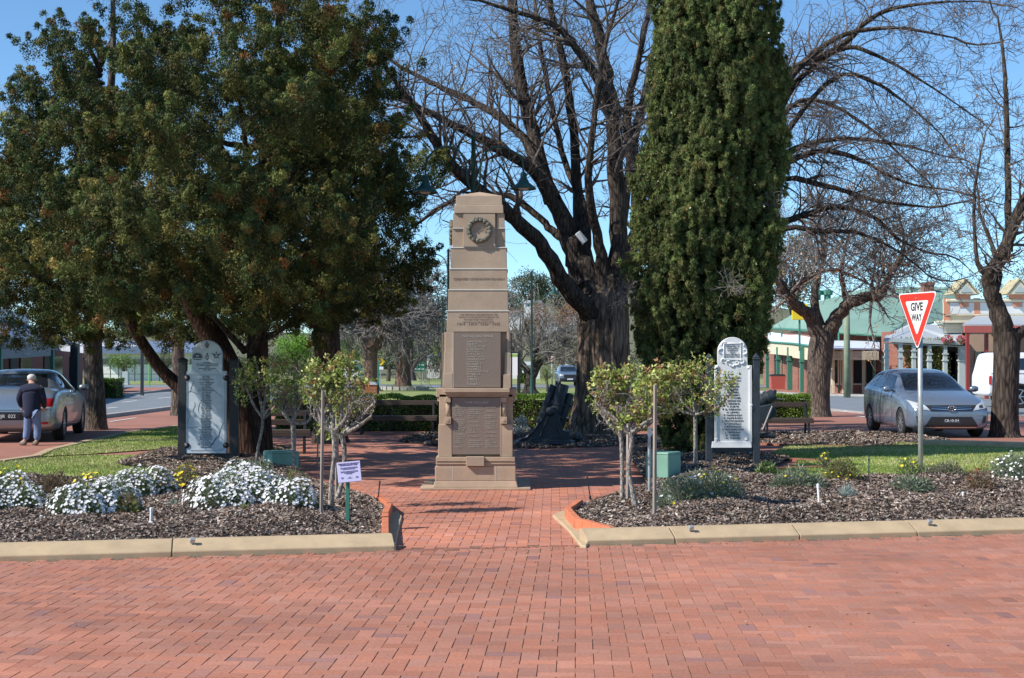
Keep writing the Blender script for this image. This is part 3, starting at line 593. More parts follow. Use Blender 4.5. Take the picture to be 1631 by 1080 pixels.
text('THIS MEMORIAL WAS ERECTED BY THE\nPEOPLE OF THE DISTRICT IN MEMORY OF\nTHE MEN FROM THIS DISTRICT\nWHO FELL IN THE GREAT WARS', .031, (mx_(761), .0985, mz_(501)), M['carve'], mon, 'inscription', line=1.2, depth=.001)
text('1914 · 1919 · 1939 · 1945', .058, (mx_(761), .0985, mz_(517.5)), M['carve'], mon, 'inscription', sx=1.05)
text('THE FALLEN 1939-45', .048, (mx_(761), .028, mz_(537.5)), M['bronze_txt'], mon, 'inscription', sx=1.05)
n2 = ['ARMSTRONG L.F.', 'BAKER F.', 'CROCKETT J.W.', 'DUNCAN C.A.', 'DYCE R.D.', 'EYLES H.W.', 'GRIMLEY W.A.', 'HANNON H.W.', 'LEWIS A.E.', 'MALONEY T.', 'MANNING J.', "McNABB K.J.", 'MORECROFT V.W.', 'MYNNE L.A.', 'NAPE D.J.', "O'BRIEN S.", 'SCOTT J.', 'TURNER L.']
text('\n'.join(n2), .034, (mx_(743.5), .028, mz_(545.5)), M['bronze_txt'], mon, 'inscription', align='LEFT', line=1.07, sx=1.15)
text('"THE FALLEN"', .056, (mx_(759), .018, mz_(643)), M['bronze_txt'], mon, 'inscription', sx=1.05)
c1 = ['ARMSTRONG S.', 'ALLAN C.', 'ALLEN E.W.', 'ALLEN W.G.', 'AUSTIN C.', '', 'BENSON W.', 'BROWN J.W.', 'BRYAN D.H.', 'BECKETT J.', 'BENNETT W.', 'BIRKETT J.E.', '', 'COOPER F.', 'CARROLL M.', 'CASSIDY P.', 'CASEY T.', 'CURTIS T.', '', 'DAVIS J.A.']
c2 = ['HAWKINS W.G.', 'HARDIMAN T.H.', 'HARDY W.G.', 'HEYWARD W.', 'HILLS C.', 'HUNT J.', '', 'JACKSON P.', '', 'KELLY W.P.', 'KAY C.', 'KAY F.L.', 'KILLEN E.', '', 'LUCAS E.M.', '', 'MEADOWS L.W.', 'MILLER R.J.', 'MORRISON T.W.', 'MURPHY R.F.']
c3 = ['McALLISTER', '', "O'BRIEN J.", '', 'PEARCE A.C.', 'PEARCE H.T.', '', 'PAULE A.H.', 'PHIPPS J.A.', 'RANKIN G.', 'RANDALL E.T.', '', 'SCRIVEN J.A.', '', 'TAYLOR T.A.', '', 'WEST L.', 'WHITE A.W.', 'WEBB G.', 'WILLIAMS G.H.']
for cc, px in ((c1, 723), (c2, 746.5), (c3, 772.5)):
    for k, s in enumerate(cc):
        pass
    text('\n'.join(s if s else ' ' for s in cc), .027, (mx_(px), .018, mz_(650)), M['bronze_txt'], mon, 'inscription', align='LEFT', line=1.12, sx=1.1)
# ================================================================ HONOUR BOARDS
def arch(x0, x1, z0, zs, n=16):
    r = (x1-x0)/2; c = (x0+x1)/2; return [(x0, 0, z0), (x1, 0, z0)]+[(c+r*math.cos(PI*i/n), 0, zs+r*math.sin(PI*i/n)) for i in range(n+1)]
def board(cx_px, base_py, label, kind, PX):
    """PX: dict of pixel measures"""
    Y = PX['Y']; t = thing('honour_board', label, 'honour board', (P(cx_px, 600, Y).x, Y, 0))
    X = lambda px: (px-CX)/F*Y-t.location.x
    Z = lambda py: PZ(py, Y)
    fr = MB(); mt = M['black'] if kind == 'left' else M['navy']
    for px in PX['posts']:
        p = MB(); pw = PX['pw']; x = X(px); p.frus(x-pw/2, x+pw/2, -.06, pw-.06, -.02, Z(PX['post_top'])+.02)
        p.frus(x-pw/2-.012, x+pw/2+.012, -.072, pw-.048, Z(PX['post_top'])-.02, Z(PX['post_top'])+.005); zc = Z(PX['post_top'])+.02
        p.add([(x-pw/2, -.06, zc), (x+pw/2, -.06, zc), (x+pw/2, pw-.06, zc), (x-pw/2, pw-.06, zc), (x, pw/2-.06, zc+(.08 if kind != 'left' else .04))], [(0, 1, 4), (1, 2, 4), (2, 3, 4), (3, 0, 4)])
        p.build('post', mt, t, bevel=.008)
    xa, xb = X(PX['posts'][0]), X(PX['posts'][1]); r = MB(); r.frus(xa, xb, -.03, .05, Z(PX['rail'][1]), Z(PX['rail'][0])); r.build('bottom_rail', mt, t, bevel=.006)
    tl, tr = X(PX['tab'][0]), X(PX['tab'][1]); al, ar = X(PX['arch'][0]), X(PX['arch'][1]); zt, zb, za = Z(PX['tab'][2]), Z(PX['tab'][3]), Z(PX['arch'][2])
    mm = M['marble_grey'] if kind == 'left' else M['marble']
    rr = (ar-al)/2; outline = [(tl, 0, zb), (tr, 0, zb), (tr, 0, zt), (ar, 0, zt)]+[((al+ar)/2+rr*math.cos(PI*i/20), 0, za-rr+rr*math.sin(PI*i/20)) for i in range(21)]+[(al, 0, zt), (tl, 0, zt)]
    tb = MB(); tb.slab([(x, -.045, z) for x, _, z in outline], (0, .07, 0)); tab = tb.build('tablet', mm, t, bevel=.006)
    for px, py in PX['clips']:
        c = MB(); c.lathe([(.0, -.035), (.05, -.03), (.055, 0), (.05, .03), (0, .035)], (X(px), -.03, Z(py)), 14, Matrix.Rotation(PI/2, 3, 'X')); c.build('bracket', mt, t, smooth=True)
    return t, X, Z, tab, (tl, tr, zt, zb, al, ar, za)
bl, X, Z, tab, q = board(330, 735, 'grey veined marble roll of honour with badges in a black frame', 'left', dict(Y=25.6, posts=(291, 373), pw=.145, post_top=574, rail=(722, 731), tab=(296.5, 362, 591, 722), arch=(306, 355, 542), clips=((299, 602), (361, 602), (299, 709), (361, 709))))
bd = MB(); zz = [(300, 596), (358, 596), (358, 718), (300, 718)]
for (a, b_), (c, d) in zip([(302, 597), (355, 597), (359, 602), (359, 711), (353, 717), (305, 717), (300, 711), (300, 602)], [(355, 597), (359, 602), (359, 711), (353, 717), (305, 717), (300, 711), (300, 602), (302, 597)]):
    bd.beam((X(a), -.048, Z(b_)), (X(c), -.048, Z(d)), .006, .008)
bd.build('border_line', mat('tablet_line', (.30, .34, .36), .6), tab)
nm = ['B.W. BELL', 'W.J. CAIN', 'M.J. CONNAUGHT', 'F. CRAIG', 'T.R. CHAMBERLAIN', 'R.A. DARTON', 'J.P. DEAN', 'R.A. DIXON', 'F. FAIRWEATHER', 'R.C. FARQUHARSON', 'L.H. FIRMIN', 'R.R. FOLEY', 'B.J. GREEN', 'W.A. GREEN', 'R.J. HALES', 'D.M. HAYDEN', 'P.J. HUNTER', 'R.A. KEMBLE', 'T.W. KELSO', 'G.R. KENDALL', 'W.J. KIRWAN', 'B.A. MACEY', 'N.R. KING', 'M.E. LUCAS', 'K.A. CULLEN', 'W.R. MAYNE', 'B.J. McMILLAN', 'G. McPHEE', 'J.C. MITCHELL', 'W.J. MORRIS', 'L.T. MULLER', 'J.E. MULLER', 'W. PARKER', 'R.G. PHILLIPSON', 'J.A. PROUDY', 'T. ROBINSON', 'L.S. RODGER', 'B. STEPHENSON', 'M. STEVENSON', 'R.J. THOMPSON', 'S.J. TOLL', 'K.V. WALSH', 'G.R. THOMSON (KIA)', 'T.A. WATTS', 'W.T. WOODS']
text('\n'.join(nm), .0265, (X(329.5), -.049, Z(600.0)), M['ink'], tab, 'lettering', line=1.10, sx=1.2)
text('Erected by\nThe Coolamon RSL Sub Branch\nTo Honour those who served\nin the\nNational Service Scheme\n1951 - 1972', .028, (X(331), -.049, Z(578.0)), M['ink'], tab, 'lettering', line=1.0, sx=1.1)
def badge(kind, cx, cz, r, y=-.049):
    b = MB(); ring = lambda R_, w_, n=24, sx=1, sz=1: b.add([(cx+math.cos(2*PI*i/n)*(R_+o_)*sx, y, cz+math.sin(2*PI*i/n)*(R_+o_)*sz) for o_ in (-w_/2, w_/2) for i in range(n)], [(i, (i+1) % n, n+(i+1) % n, n+i) for i in range(n)])
    bar = lambda x0, z0, x1, z1, w_: b.beam((cx+x0*r, y, cz+z0*r), (cx+x1*r, y, cz+z1*r), .002, w_*r, up=(0, 1, 0)) if False else b.beam((cx+x0*r, y, cz+z0*r), (cx+x1*r, y, cz+z1*r), .003 if False else w_*r, .003, up=(0, 1, 0))
    if kind == 'sun':
        for k in range(13):
            a = PI*(-.12+1.24*k/12); bar(math.cos(a)*.45, math.sin(a)*.4-.1, math.cos(a)*1.05, math.sin(a)*.85-.1, .13); bar(math.cos(a+.07)*.5, math.sin(a+.07)*.45-.1, math.cos(a+.07)*.85, math.sin(a+.07)*.7-.1, .05)
        ring(r*.42, r*.16, 20, 1, .8); bar(-.75, -.62, .75, -.62, .16); bar(-.2, -.1, .2, -.1, .2)
    elif kind == 'anchor':
        ring(r*.62, r*.2); ring(r*.36, r*.1); bar(-.3, .95, .3, .95, .2); bar(-.22, 1.1, .22, 1.1, .12); bar(0, .8, 0, 1.25, .14); bar(0, -.25, 0, .3, .16); bar(-.22, -.15, .22, -.15, .1); bar(-.5, -.85, .5, -.85, .18)
    elif kind == 'oval':
        ring(r*.55, r*.12, 24, .85, 1.1); ring(r*.3, r*.1, 20, .8, 1.2); bar(0, .75, 0, 1.3, .16); bar(-.25, .9, .25, .9, .2); bar(-.2, 1.1, .2, 1.1, .12); bar(-.3, -.75, .3, -.75, .12)
    else:
        ring(r*.45, r*.16, 20, 1.1, .7); bar(-.15, .25, -1.15, .6, .2); bar(.15, .25, 1.15, .6, .2); bar(-.2, .1, -.8, .2, .14); bar(.2, .1, .8, .2, .14); bar(-.2, .75, .2, .75, .2); bar(0, .6, 0, 1.1, .16); bar(-.6, -.45, .6, -.45, .14)
    return b.build('badge', M['ink'], tab, fix=False)
badge('anchor', X(330.5), Z(549.5), .052); badge('sun', X(315.5), Z(567.5), .09); badge('oval', X(331), Z(569), .062); badge('wings', X(345.5), Z(567), .072)
vm_ = mat('dark_vein', (.13, .17, .22), .5); v = MB()
for pts in (((345, 697), (340, 706), (336, 711)), ((352, 685), (349, 694), (345, 699), (341, 706)), ((311, 640), (311.5, 646), (309, 652), (308.5, 656)), ((297, 680), (303, 681), (310, 680.5), (318, 678)), ((357, 672), (353, 682), (349, 690)), ((299, 630), (303, 623), (312, 626), (317, 627)), ((340, 620), (349, 628), (356, 633)), ((298, 650), (303, 661), (300, 676)), ((310, 606), (306, 616), (304, 625)), ((320, 640), (317, 650), (318, 658))):
    pp = catmull([(X(a)+.0, -.0475, Z(b_)) for a, b_ in pts], 5); v = MB(); v.tube(pp, [.002+.005*math.sin(PI*i/(len(pp)-1))*(1.3 if pts[0][0] in (345, 352) else .35) for i in range(len(pp))], 4); v.build('marble_vein', vm_, tab)
br_, X, Z, tab, q = board(1166, 748, 'white marble roll of honour with carved scroll top between dark posts', 'right', dict(Y=24.2, posts=(1129, 1204), pw=.115, post_top=571, rail=(711, 720), tab=(1136.5, 1197, 582, 711), arch=(1142.5, 1190, 537), clips=((1197, 651),)))
b = MB(); b.frus(X(1132), X(1196), -.075, .04, Z(713), Z(703), .01); b.build('sill', M['marble'], t_ := tab, bevel=.006)
for s, (a, c) in enumerate(((1137.5, 1141), (1192, 1196.5))):
    b = MB(); b.frus(X(a), X(c), -.07, -.04, Z(704), Z(585)); b.build('side_moulding', M['marble'], tab, bevel=.006)
for px, py in ((1141, 584.5), (1192, 585), (1140, 699), (1188, 699), (1195, 645)):
    b = MB(); b.lathe([(.0, -.03), (.028, -.025), (.036, 0), (0, .02)], (X(px), -.06, Z(py)), 12, Matrix.Rotation(PI/2, 3, 'X')); b.build('stud', M['marble'], tab, smooth=True)
sc_ = MB()
for (cx_, cz_, r, a0, a1) in ((1151, 575, .045, 0, 5), (1159, 578, .04, .5, 5.4), (1173, 578, .04, -2.3, 2.8), (1181, 575, .045, -2, 3.3), (1147, 560, .05, 1, 5), (1185, 560, .05, -2, 2.3), (1152, 549, .05, .6, 3.6), (1180, 549, .05, -.5, 2.6), (1166, 580, .05, 3.3, 6.1)):
    sc_.tube([(X(cx_)+math.cos(a0+(a1-a0)*t/8)*r*(1-.05*t), -.052, Z(cz_)+math.sin(a0+(a1-a0)*t/8)*r*(1-.05*t)) for t in range(9)], [.016*(1-.06*t) for t in range(9)], 6)
sc_.tube([(X(1152), -.05, Z(547)), (X(1179), -.05, Z(547)), (X(1179), -.05, Z(573)), (X(1152), -.05, Z(573)), (X(1152), -.05, Z(547))], .01, 6); sc_.build('scroll_carving', M['marble'], tab, smooth=True)
grey = mat('lettering_grey', (.12, .12, .13), .6)
text('1915\nPRESENTED TO\nCOOLAMON\n& DISTRICT\nBOYS\nWHO SERVED IN\nTHE GREAT WAR', .034, (X(1166), -.05, Z(549)), grey, tab, 'lettering', line=1.06)
text('\n'.join(['A. CARLSON', 'J. CAMERON', 'T. DALE', 'A. FERRIER', 'J. FRASER', 'W. GIBBS', 'R. GILBERT', 'A. BUTCHER', 'J. GIDDINGS', 'J. GIDDINS', 'T. KURTE', 'D. IVERACH', 'H. LEWIN', 'F. McKINNON', 'C. McKINNON', 'J. MOTTASHOW', 'E. NICHOLLS', 'J. REYNOLDS', 'C. RICHARDSON', 'J. TRESILIAN', 'K. TURNER', 'W. TURNER']), .043, (X(1166), -.05, Z(603.0)), M['ink'], tab, 'lettering', line=1.14, sx=1.15)
# ================================================================ STREET LAMPS
def lampshade(mb, c, r):
    mb.lathe([(r*.16, r*1.25), (r*.24, r*1.2), (r*.26, r*.75), (r*.36, r*.7), (r*.42, r*.5), (r*.9, r*.12), (r, 0), (r*.97, -.01), (r*.85, .04*r)], c, 20)
def lamp(px, Y, top, arms, label, base=True, pr=.05):
    t = thing('street_lamp', label, 'street lamp', tuple(GX(px, Y))); x0 = t.location.x; zb = t.location.z; X = lambda p: (p-CX)/F*Y-x0; Z = lambda p: PZ(p, Y)-zb
    p = MB(); p.lathe([(pr*2.2, 0), (pr*2.2, .12), (pr*1.5, .2), (pr*1.4, 1.1), (pr*1.1, 1.2), (pr, 1.3), (pr*.8, Z(top)), (pr*1.1, Z(top)+.01), (pr*.7, Z(top)+.07), (0, Z(top)+.09)], n=14); p.build('pole', M['lampgreen'], t, smooth=True)
    for pts, r in arms:
        a = MB(); c = catmull([(X(a_), 0, Z(b_)) for a_, b_ in pts], 6); a.tube(c, pr*.36, 8); arm = a.build('arm', M['lampgreen'], t, smooth=True)
        s = MB(); e = c[-1]; lampshade(s, (e[0], 0, e[2]-r*1.2), r); s.build('lamp_shade', M['lampgreen'], t, smooth=True)
        g_ = MB(); g_.lathe([(0, 0), (r*.3, -.02), (r*.5, .02), (r*.5, .06), (0, .08)], (e[0], 0, e[2]-r*1.2), 14); g_.build('diffuser', M['signwhite'], t, smooth=True)
    return t
lamp(754, 25.5, 219, [([(752, 305), (744, 288), (742, 262), (730, 240), (712, 233), (692, 240), (680, 256), (677, 282)], .235), ([(756, 305), (764, 288), (766, 262), (776, 241), (795, 234), (815, 240), (831, 254), (834, 276)], .235)], 'tall green double arm street lamp standing directly behind the obelisk')
lamp(714, 48, 400, [([(712.5, 462), (712.5, 430), (707, 412), (693, 405), (680, 412), (675, 428), (675, 446)], .2)], 'single arm green lamp post left of the obelisk shaft')
lamp(847, 62, 434, [([(848, 462), (851, 452), (858, 443), (869, 441), (879, 447), (882, 458)], .26)], 'green lamp post in the gap between obelisk and elm')
lamp(705, 60, 474, [], 'thin armless grey green post beside the obelisk')
# ================================================================ GUNS
def trench_gun():
    Y = 31.3; t = thing('trench_mortar', 'dark blue grey trench mortar with raised triple barrels in front of the elm', 'mortar', tuple(GX(872, Y))); t.location.z = .05
    X = lambda p: (p-CX)/F*Y-t.location.x; Z = lambda p: PZ(p, Y)-.05
    b = MB(); b.frus(X(820), X(915), -.45, .45, 0, .05, .02); b.frus(X(842), X(908), -.35, .35, .05, .1, .02); b.build('base_plate', M['gun'], t, bevel=.01)
    for s in (-1, 1):
        pr_ = [(826, 700), (838, 696), (852, 684), (864, 666), (872, 650), (882, 648), (890, 664), (897, 684), (904, 694), (904, 701), (830, 703)]
        c = MB(); c.slab([(X(a), s*.22, Z(b_)) for a, b_ in pr_], (0, .045, 0)); ch = c.build('cheek', M['gun'], t, bevel=.006)
        r = MB(); r.tube([(X(a), s*.22+.02-(.02 if s < 0 else -.02), Z(b_)) for a, b_ in pr_[:6]], .028, 6); r.tube([(X(876), s*.25, Z(655)), (X(858), s*.25, Z(698))], .02, 6); r.tube([(X(876), s*.25, Z(655)), (X(895), s*.25, Z(698))], .02, 6); r.build('rib', M['gun'], ch)
        k = MB(); k.lathe([(0, -.06), (.09, -.05), (.1, .02), (.06, .06), (0, .06)], (X(876), s*.27, Z(655)), 14, Matrix.Rotation(PI/2, 3, 'X')); k.build('trunnion', M['gun'], ch, smooth=True)
    A = Vector((X(886), 0, Z(688))); B = Vector((X(898), 0, Z(613)));
    def barrel(ax, az, bx, bz, y, r, nm):
        a = Vector((X(ax), y, Z(az))); b_ = Vector((X(bx), y, Z(bz))); d = (b_-a).normalized(); m = MB(); m.tube([a, a+d*.02, b_-d*.02, b_], [r*.9, r, r, r*.92], 20); o = m.build(nm, M['gun'], t, smooth=True); smooth_angle(o)
        e = MB(); e.tube([b_-d*.3*r, b_+d*.002], [r*.72, r*.74], 18); e.build('bore', M['black'], o); return a, b_, d
    a, b_, d = barrel(877, 692, 897, 612, -.06, .135, 'barrel'); barrel(860, 676, 883, 614, .12, .095, 'recoil_cylinder'); barrel(888, 694, 909, 627, -.05, .08, 'recoil_cylinder')
    m = MB()
    for f in (.38, .62):
        p = a.lerp(b_, f); m.tube([p-d*.03, p+d*.03], .17, 20); m.tube([p+Vector((-.25, .12, -.02)), p+Vector((.3, -.05, -.06))], .03, 8)
    m.build('clamp_band', M['gun'], t)
    m = MB(); m.box((X(893), 0, Z(693)), (.4, .42, .2)); m.lathe([(.02, 0), (.05, .0), (.06, .06), (.1, .1), (.1, .2), (.04, .24), (0, .24)], (X(920), -.1, .0), 12); m.build('breech_block', M['gun'], t, bevel=.02)
trench_gun()
def field_gun():
    Y = 30.5; t = thing('field_gun', 'dark captured field gun with its barrel pointing up right behind the white marble board', 'gun', tuple(GX(1195, Y))); X = lambda p: (p-CX)/F*Y-t.location.x; Z = lambda p: PZ(p, Y)
    def tb(nm, a, b_, r, m='gun', n=18, y=0):
        q = MB(); a = Vector((X(a[0]), y, Z(a[1]))); b_ = Vector((X(b_[0]), y, Z(b_[1]))); d = (b_-a).normalized(); q.tube([a, a+d*.02, b_-d*.02, b_], [r*.9, r, r, r*.93], n); return smooth_angle(q.build(nm, M[m], t, smooth=True))
    bb = tb('barrel', (1180, 655), (1233, 629), .14); 
    q = MB(); a = Vector((X(1234), 0, Z(628.5))); q.tube([a-Vector((.05, 0, -.02)), a], .1, 16); q.build('bore', M['black'], bb)
    q = MB()
    for px, py in ((1213, 638.5), (1222, 634.3)): d = Vector((X(1233)-X(1180), 0, Z(629)-Z(655))).normalized(); c = Vector((X(px), 0, Z(py))); q.tube([c-d*.03, c+d*.03], .165, 18)
    q.build('barrel_band', M['gun'], t)
    q = MB(); q.slab([(X(a), -.25, Z(b_)) for a, b_ in ((1175, 668), (1180, 652), (1228, 642), (1234, 655), (1232, 663), (1212, 672), (1205, 692), (1180, 692))], (0, .5, 0)); q.build('cradle', M['gun'], t, bevel=.02)
    tb('brake_rod', (1208, 690), (1226, 646), .018, 'galv', 8, -.28); tb('axle', (1196, 692.5), (1232, 693), .06, 'gun', 14, -.2)
    for s in (-.45, .45):
        w_ = MB(); Mx = Matrix.Rotation(PI/2, 3, 'X'); w_.lathe([(.30, -.04), (.36, -.04), (.36, .04), (.30, .04), (.30, -.04)], (X(1176), s, .36), 28, Mx, cap=False); wh = w_.build('wheel', M['gun'], t)
        sp = MB()
        for k in range(10): a = 2*PI*k/10; sp.tube([(X(1176), s, .36), (X(1176)+.31*math.cos(a), s, .36+.31*math.sin(a))], .022, 6)
        sp.lathe([(0, -.07), (.07, -.06), (.07, .06), (0, .07)], (X(1176), s, .36), 12, Mx); sp.build('spokes', M['gun'], wh)
field_gun()
# ================================================================ BENCHES, BIN, CABINETS, SIGNS
def bench(label, loc, W_, rz=0, back=True, d=.42):
    t = thing('park_bench', label, 'bench', loc, rz, 'dark slatted benches round the memorial')
    for k in range(3):
        b = MB(); b.box((0, -.15+k*.14, .455), (W_, .12, .05)); b.build('seat_slat', M['slat'], t, bevel=.006)
    b = MB(); b.box((0, -.225, .40), (W_, .04, .09)); b.build('seat_rail', M['slat'], t, bevel=.006)
    for z in ((.62, .80) if back == 2 else (.80,)):
        b = MB(); b.box((0, .30, z), (W_, .045, .12)); b.build('back_slat', M['slat'], t, bevel=.006)
    for s in (-1, 1):
        b = MB(); x = s*(W_/2-.12); b.beam((x, -.2, .42), (x, -.22, 0), .05); b.beam((x, .15, .42), (x, .24, 0), .05); b.beam((x, .16, .42), (x, .31, .86), .05); b.beam((x, -.22, .42), (x, .2, .42), .05); b.beam((x, -.21, .1), (x, .22, .1), .04); b.build('leg', M['black'], t)
    return t
Yb = 36.0; bench('long dark timber bench before the hedge just left of the obelisk', (GX(633, Yb).x, Yb, 0), 2.05)
bench('dark slatted bench half hidden by rose trunks and the cypress trunk', (GX(445, 28.6).x, 28.6, 0), 1.25, .12, 2)
bench('dark bench before the short hedge on the right, behind the field gun', (GX(1252, 34.5).x, 34.5, 0), 1.25, .0)
Y = 44; t = thing('litter_bin', 'timber slatted litter bin with grey domed roof and green posts behind the long bench', 'bin', tuple(GX(588, Y))); X = lambda p: (p-CX)/F*Y-t.location.x; Z = lambda p: PZ(p, Y)
for k in range(11):
    b = MB(); z = Z(637)+k*(Z(614)-Z(637))/10; b.box((0, 0, z), (X(602)-X(575), .5, .04)); b.build('slat', M['binwood'], t, bevel=.004)
b = MB(); b.frus(X(576), X(601), -.22, .22, .05, Z(613)); b.build('liner', M['black'], t)
b = MB(); b.frus(X(574), X(603), -.28, .28, Z(613), Z(608), .1); b.build('roof', M['galv'], t, bevel=.01)
for px, top in ((573.5, 582), (602.5, 575)):
    b = MB(); b.box((X(px), 0, Z(top)/2), (.06, .06, Z(top))); b.build('post', M['verd'], t)
for (pl, ptop, pb, lab, Y, w_, rz) in ((448, 718, 752, 'pale green metal cabinet left of the path behind white flowers', 24.2, .48, .5), (1056, 719, 770, 'pale green metal cabinet right of the path behind rose trunks', 21.8, .40, -.62)):
    t = thing('electrical_cabinet', lab, 'cabinet', (GX(pl, Y).x, Y, 0), rz, 'green electrical cabinets'); h = PZ(ptop, Y)
    b = MB(); b.frus(-w_/2, w_/2, -w_/2, w_/2, 0, h-.03); b.build('body', M['boxgreen'], t, bevel=.01); b = MB(); b.frus(-w_/2-.008, w_/2+.008, -w_/2-.008, w_/2+.008, h-.03, h, .02); b.build('lid', M['boxgreen'], t, bevel=.006)
# info sign on green post
Y = 15.55; t = thing('information_sign', 'small lilac information plate tilted on a short green post in the left bed', 'sign', (GX(554, Y).x, Y, .1)); X = lambda p: (p-CX)/F*Y-t.location.x; Z = lambda p: PZ(p, Y)-.1
b = MB(); b.box((0, .02, Z(766)/2), (.042, .042, Z(766))); b.build('post', M['postgreen'], t, bevel=.004)
rot = Matrix.Rotation(R(38), 3, 'X'); pl = MB(); mtx = Matrix.Rotation(R(-4), 3, 'Y') @ Matrix.Rotation(R(-22), 3, 'X')
plate = MB(); plate.box((0, 0, 0), (.255, .008, .235)); pob = plate.build('plate', M['lilac'], t, bevel=.003); pob.location = (.018, -.005, Z(751.5)); pob.rotation_euler = (R(-22), R(-5), R(8))
text('DEDICATED TO THE MEMORY\nOF OUR MEMORIAL ROSE', .0165, (0, -.0055, .088), M['purple'], pob, 'lettering', off=.0006)
text('These roses were planted by the members\nof the community in memory of all who have\nserved in times of war and peace', .0105, (0, -.0055, .047), M['purple'], pob, 'lettering')
text('The garden is cared for by volunteers of the\ndistrict and was made possible with the help\nof local families and friends\nLest we forget', .0105, (0, -.0055, .004), M['purple'], pob, 'lettering')
for x, s in ((-.08, 'Garden\nClub'), (0, 'RSL\nSub Branch'), (.08, 'Shire\nCouncil')): text(s, .011, (x, -.0055, -.065), M['purple'], pob, 'lettering')
# give way sign
def gw(label, px, Y, bpy_, top, bot, yaw, size, base_z, pole_top, txt=True, pr=.03, grp=None):
    t = thing('give_way_sign', label, 'road sign', (GX(px, Y).x, Y, zg(Y)+base_z), 0, grp); zb = zg(Y)+base_z; Z = lambda p: PZ(p, Y)-zb
    b = MB(); bx_, by_ = -math.sin(yaw)*.055, math.cos(yaw)*.055; b.tube([(bx_, by_, -.05), (bx_, by_, Z(pole_top))], pr, 12); b.build('pole', M['galv'], t, smooth=True)
    zt, z0 = Z(top), Z(bot); h = zt-z0; s = h/.866*.96
    def tri(k, y, m, nm, par):
        cy = zt-h*.36; r_ = .09*s*k; pts = []
        for cx_, cz_, a0 in ((-s/2*k, cy+h*.36*k, 90), (s/2*k, cy+h*.36*k, -30), (0, cy-h*.64*k, 210)):
            ctr = Vector((0, cy)); c = Vector((cx_, cz_)); c2 = c.lerp(ctr, .11)
            for q in range(6): ang = R(a0+150-24*q*1.0*5/5) if False else None
            pts.append((c, c2))
        out = []
        for i, (c, c2) in enumerate(pts):
            prv = pts[i-1][0]; nx = pts[(i+1) % 3][0]; a = c.lerp(prv, .085); b_ = c.lerp(nx, .085)
            for q in range(7): u = q/6; out.append((1-u)**2*a+2*u*(1-u)*c+u*u*b_)
        m_ = MB(); m_.slab([(p.x, y, p.y) for p in out], (0, .006, 0)); return m_.build(nm, m, par)
    pl_ = MB().build('x', M['signwhite'], t) if False else None
    back = tri(1.0, 0, M['signwhite'], 'plate', t); back.rotation_euler = (0, 0, yaw)
    tri(.95, -.003, M['red'], 'border', back); tri(.60, -.006, M['signwhite'], 'face', back)
    if txt:
        cz = zt-h*.36; text('GIVE', s*.175, (0, -.0075, cz+s*.045), M['ink'], back, 'lettering', sx=.86, off=.005); text('WAY', s*.155, (-.004, -.0075, cz-s*.115), M['ink'], back, 'lettering', sx=.70, off=.005)
    for z in (zt-h*.1, zt-h*.86):
        b = MB(); b.lathe([(0, 0), (.012, .0), (.012, .008), (0, .01)], (0, -.012, z), 8, Matrix.Rotation(PI/2, 3, 'X')); b.build('bolt', M['galv'], back)
    return t
gw('large red and white give way sign on a galvanised pole right of centre', 1461, 22.6, 745, 466, 558, R(-70), 1, .0, 535, pr=.041)
gw('small distant give way sign between obelisk and elm', 878.5, 108, 612, 559, 577, R(-50), 1, 0, 577, False, .05)
# ================================================================ STAKES AND IRRIGATION
stk = [(512, 15.85, 622, 820, .016, 'bare timber stake left of the leaning rose trunks'), (506, 25.0, 600, 752, .012, 'thin dark stake beside the pale rose trunk'), (1042, 14.75+1.3, 613, 818, .018, 'tall square grey timber stake in front of the right cabinet'), (470, 24.5, 590, 750, .02, 'dark timber stake behind the second rose'), (537, 18.4, 640, 770, .02, 'short grey stake between the twin rose trunks'), (1000, 17.6, 675, 800, .022, 'dark timber stake between the right twin rose trunks'), (1109, 23.4, 640, 735, .02, 'stake tied to the rose by the white board')]
for px, Y, top, bot, r, lb in stk:
    z0 = .08; b = MB(); z1 = PZ(top, Y); b.frus(-r, r, -r, r, z0-.1, z1, r*.1); x = GX(px, Y).x; o = b.build('stake', M['timber'], None, bevel=.003); o.location = (x, Y, 0); o.rotation_euler = (random.uniform(-.01, .01), random.uniform(-.015, .015), .5); tag(o, lb, 'stake', 'stakes beside the standard roses')
t = thing('marker_post', 'slim galvanised rod topped with a white diamond marker near the right cabinet', 'marker', (GX(1034, 18.4).x, 18.4, .08)); b = MB(); b.tube([(0, 0, 0), (0, 0, PZ(695, 18.4)-.08)], .02, 8); b.build('rod', M['galv'], t); z = PZ(689, 18.4)-.08
b = MB(); b.slab([(0, -.03, z-.07), (.034, -.03, z-.02), (.034, -.03, z+.03), (0, -.03, z+.075), (-.03, -.03, z+.03), (-.03, -.03, z-.02)], (0, .02, 0)); b.build('reflector', M['signwhite'], t)
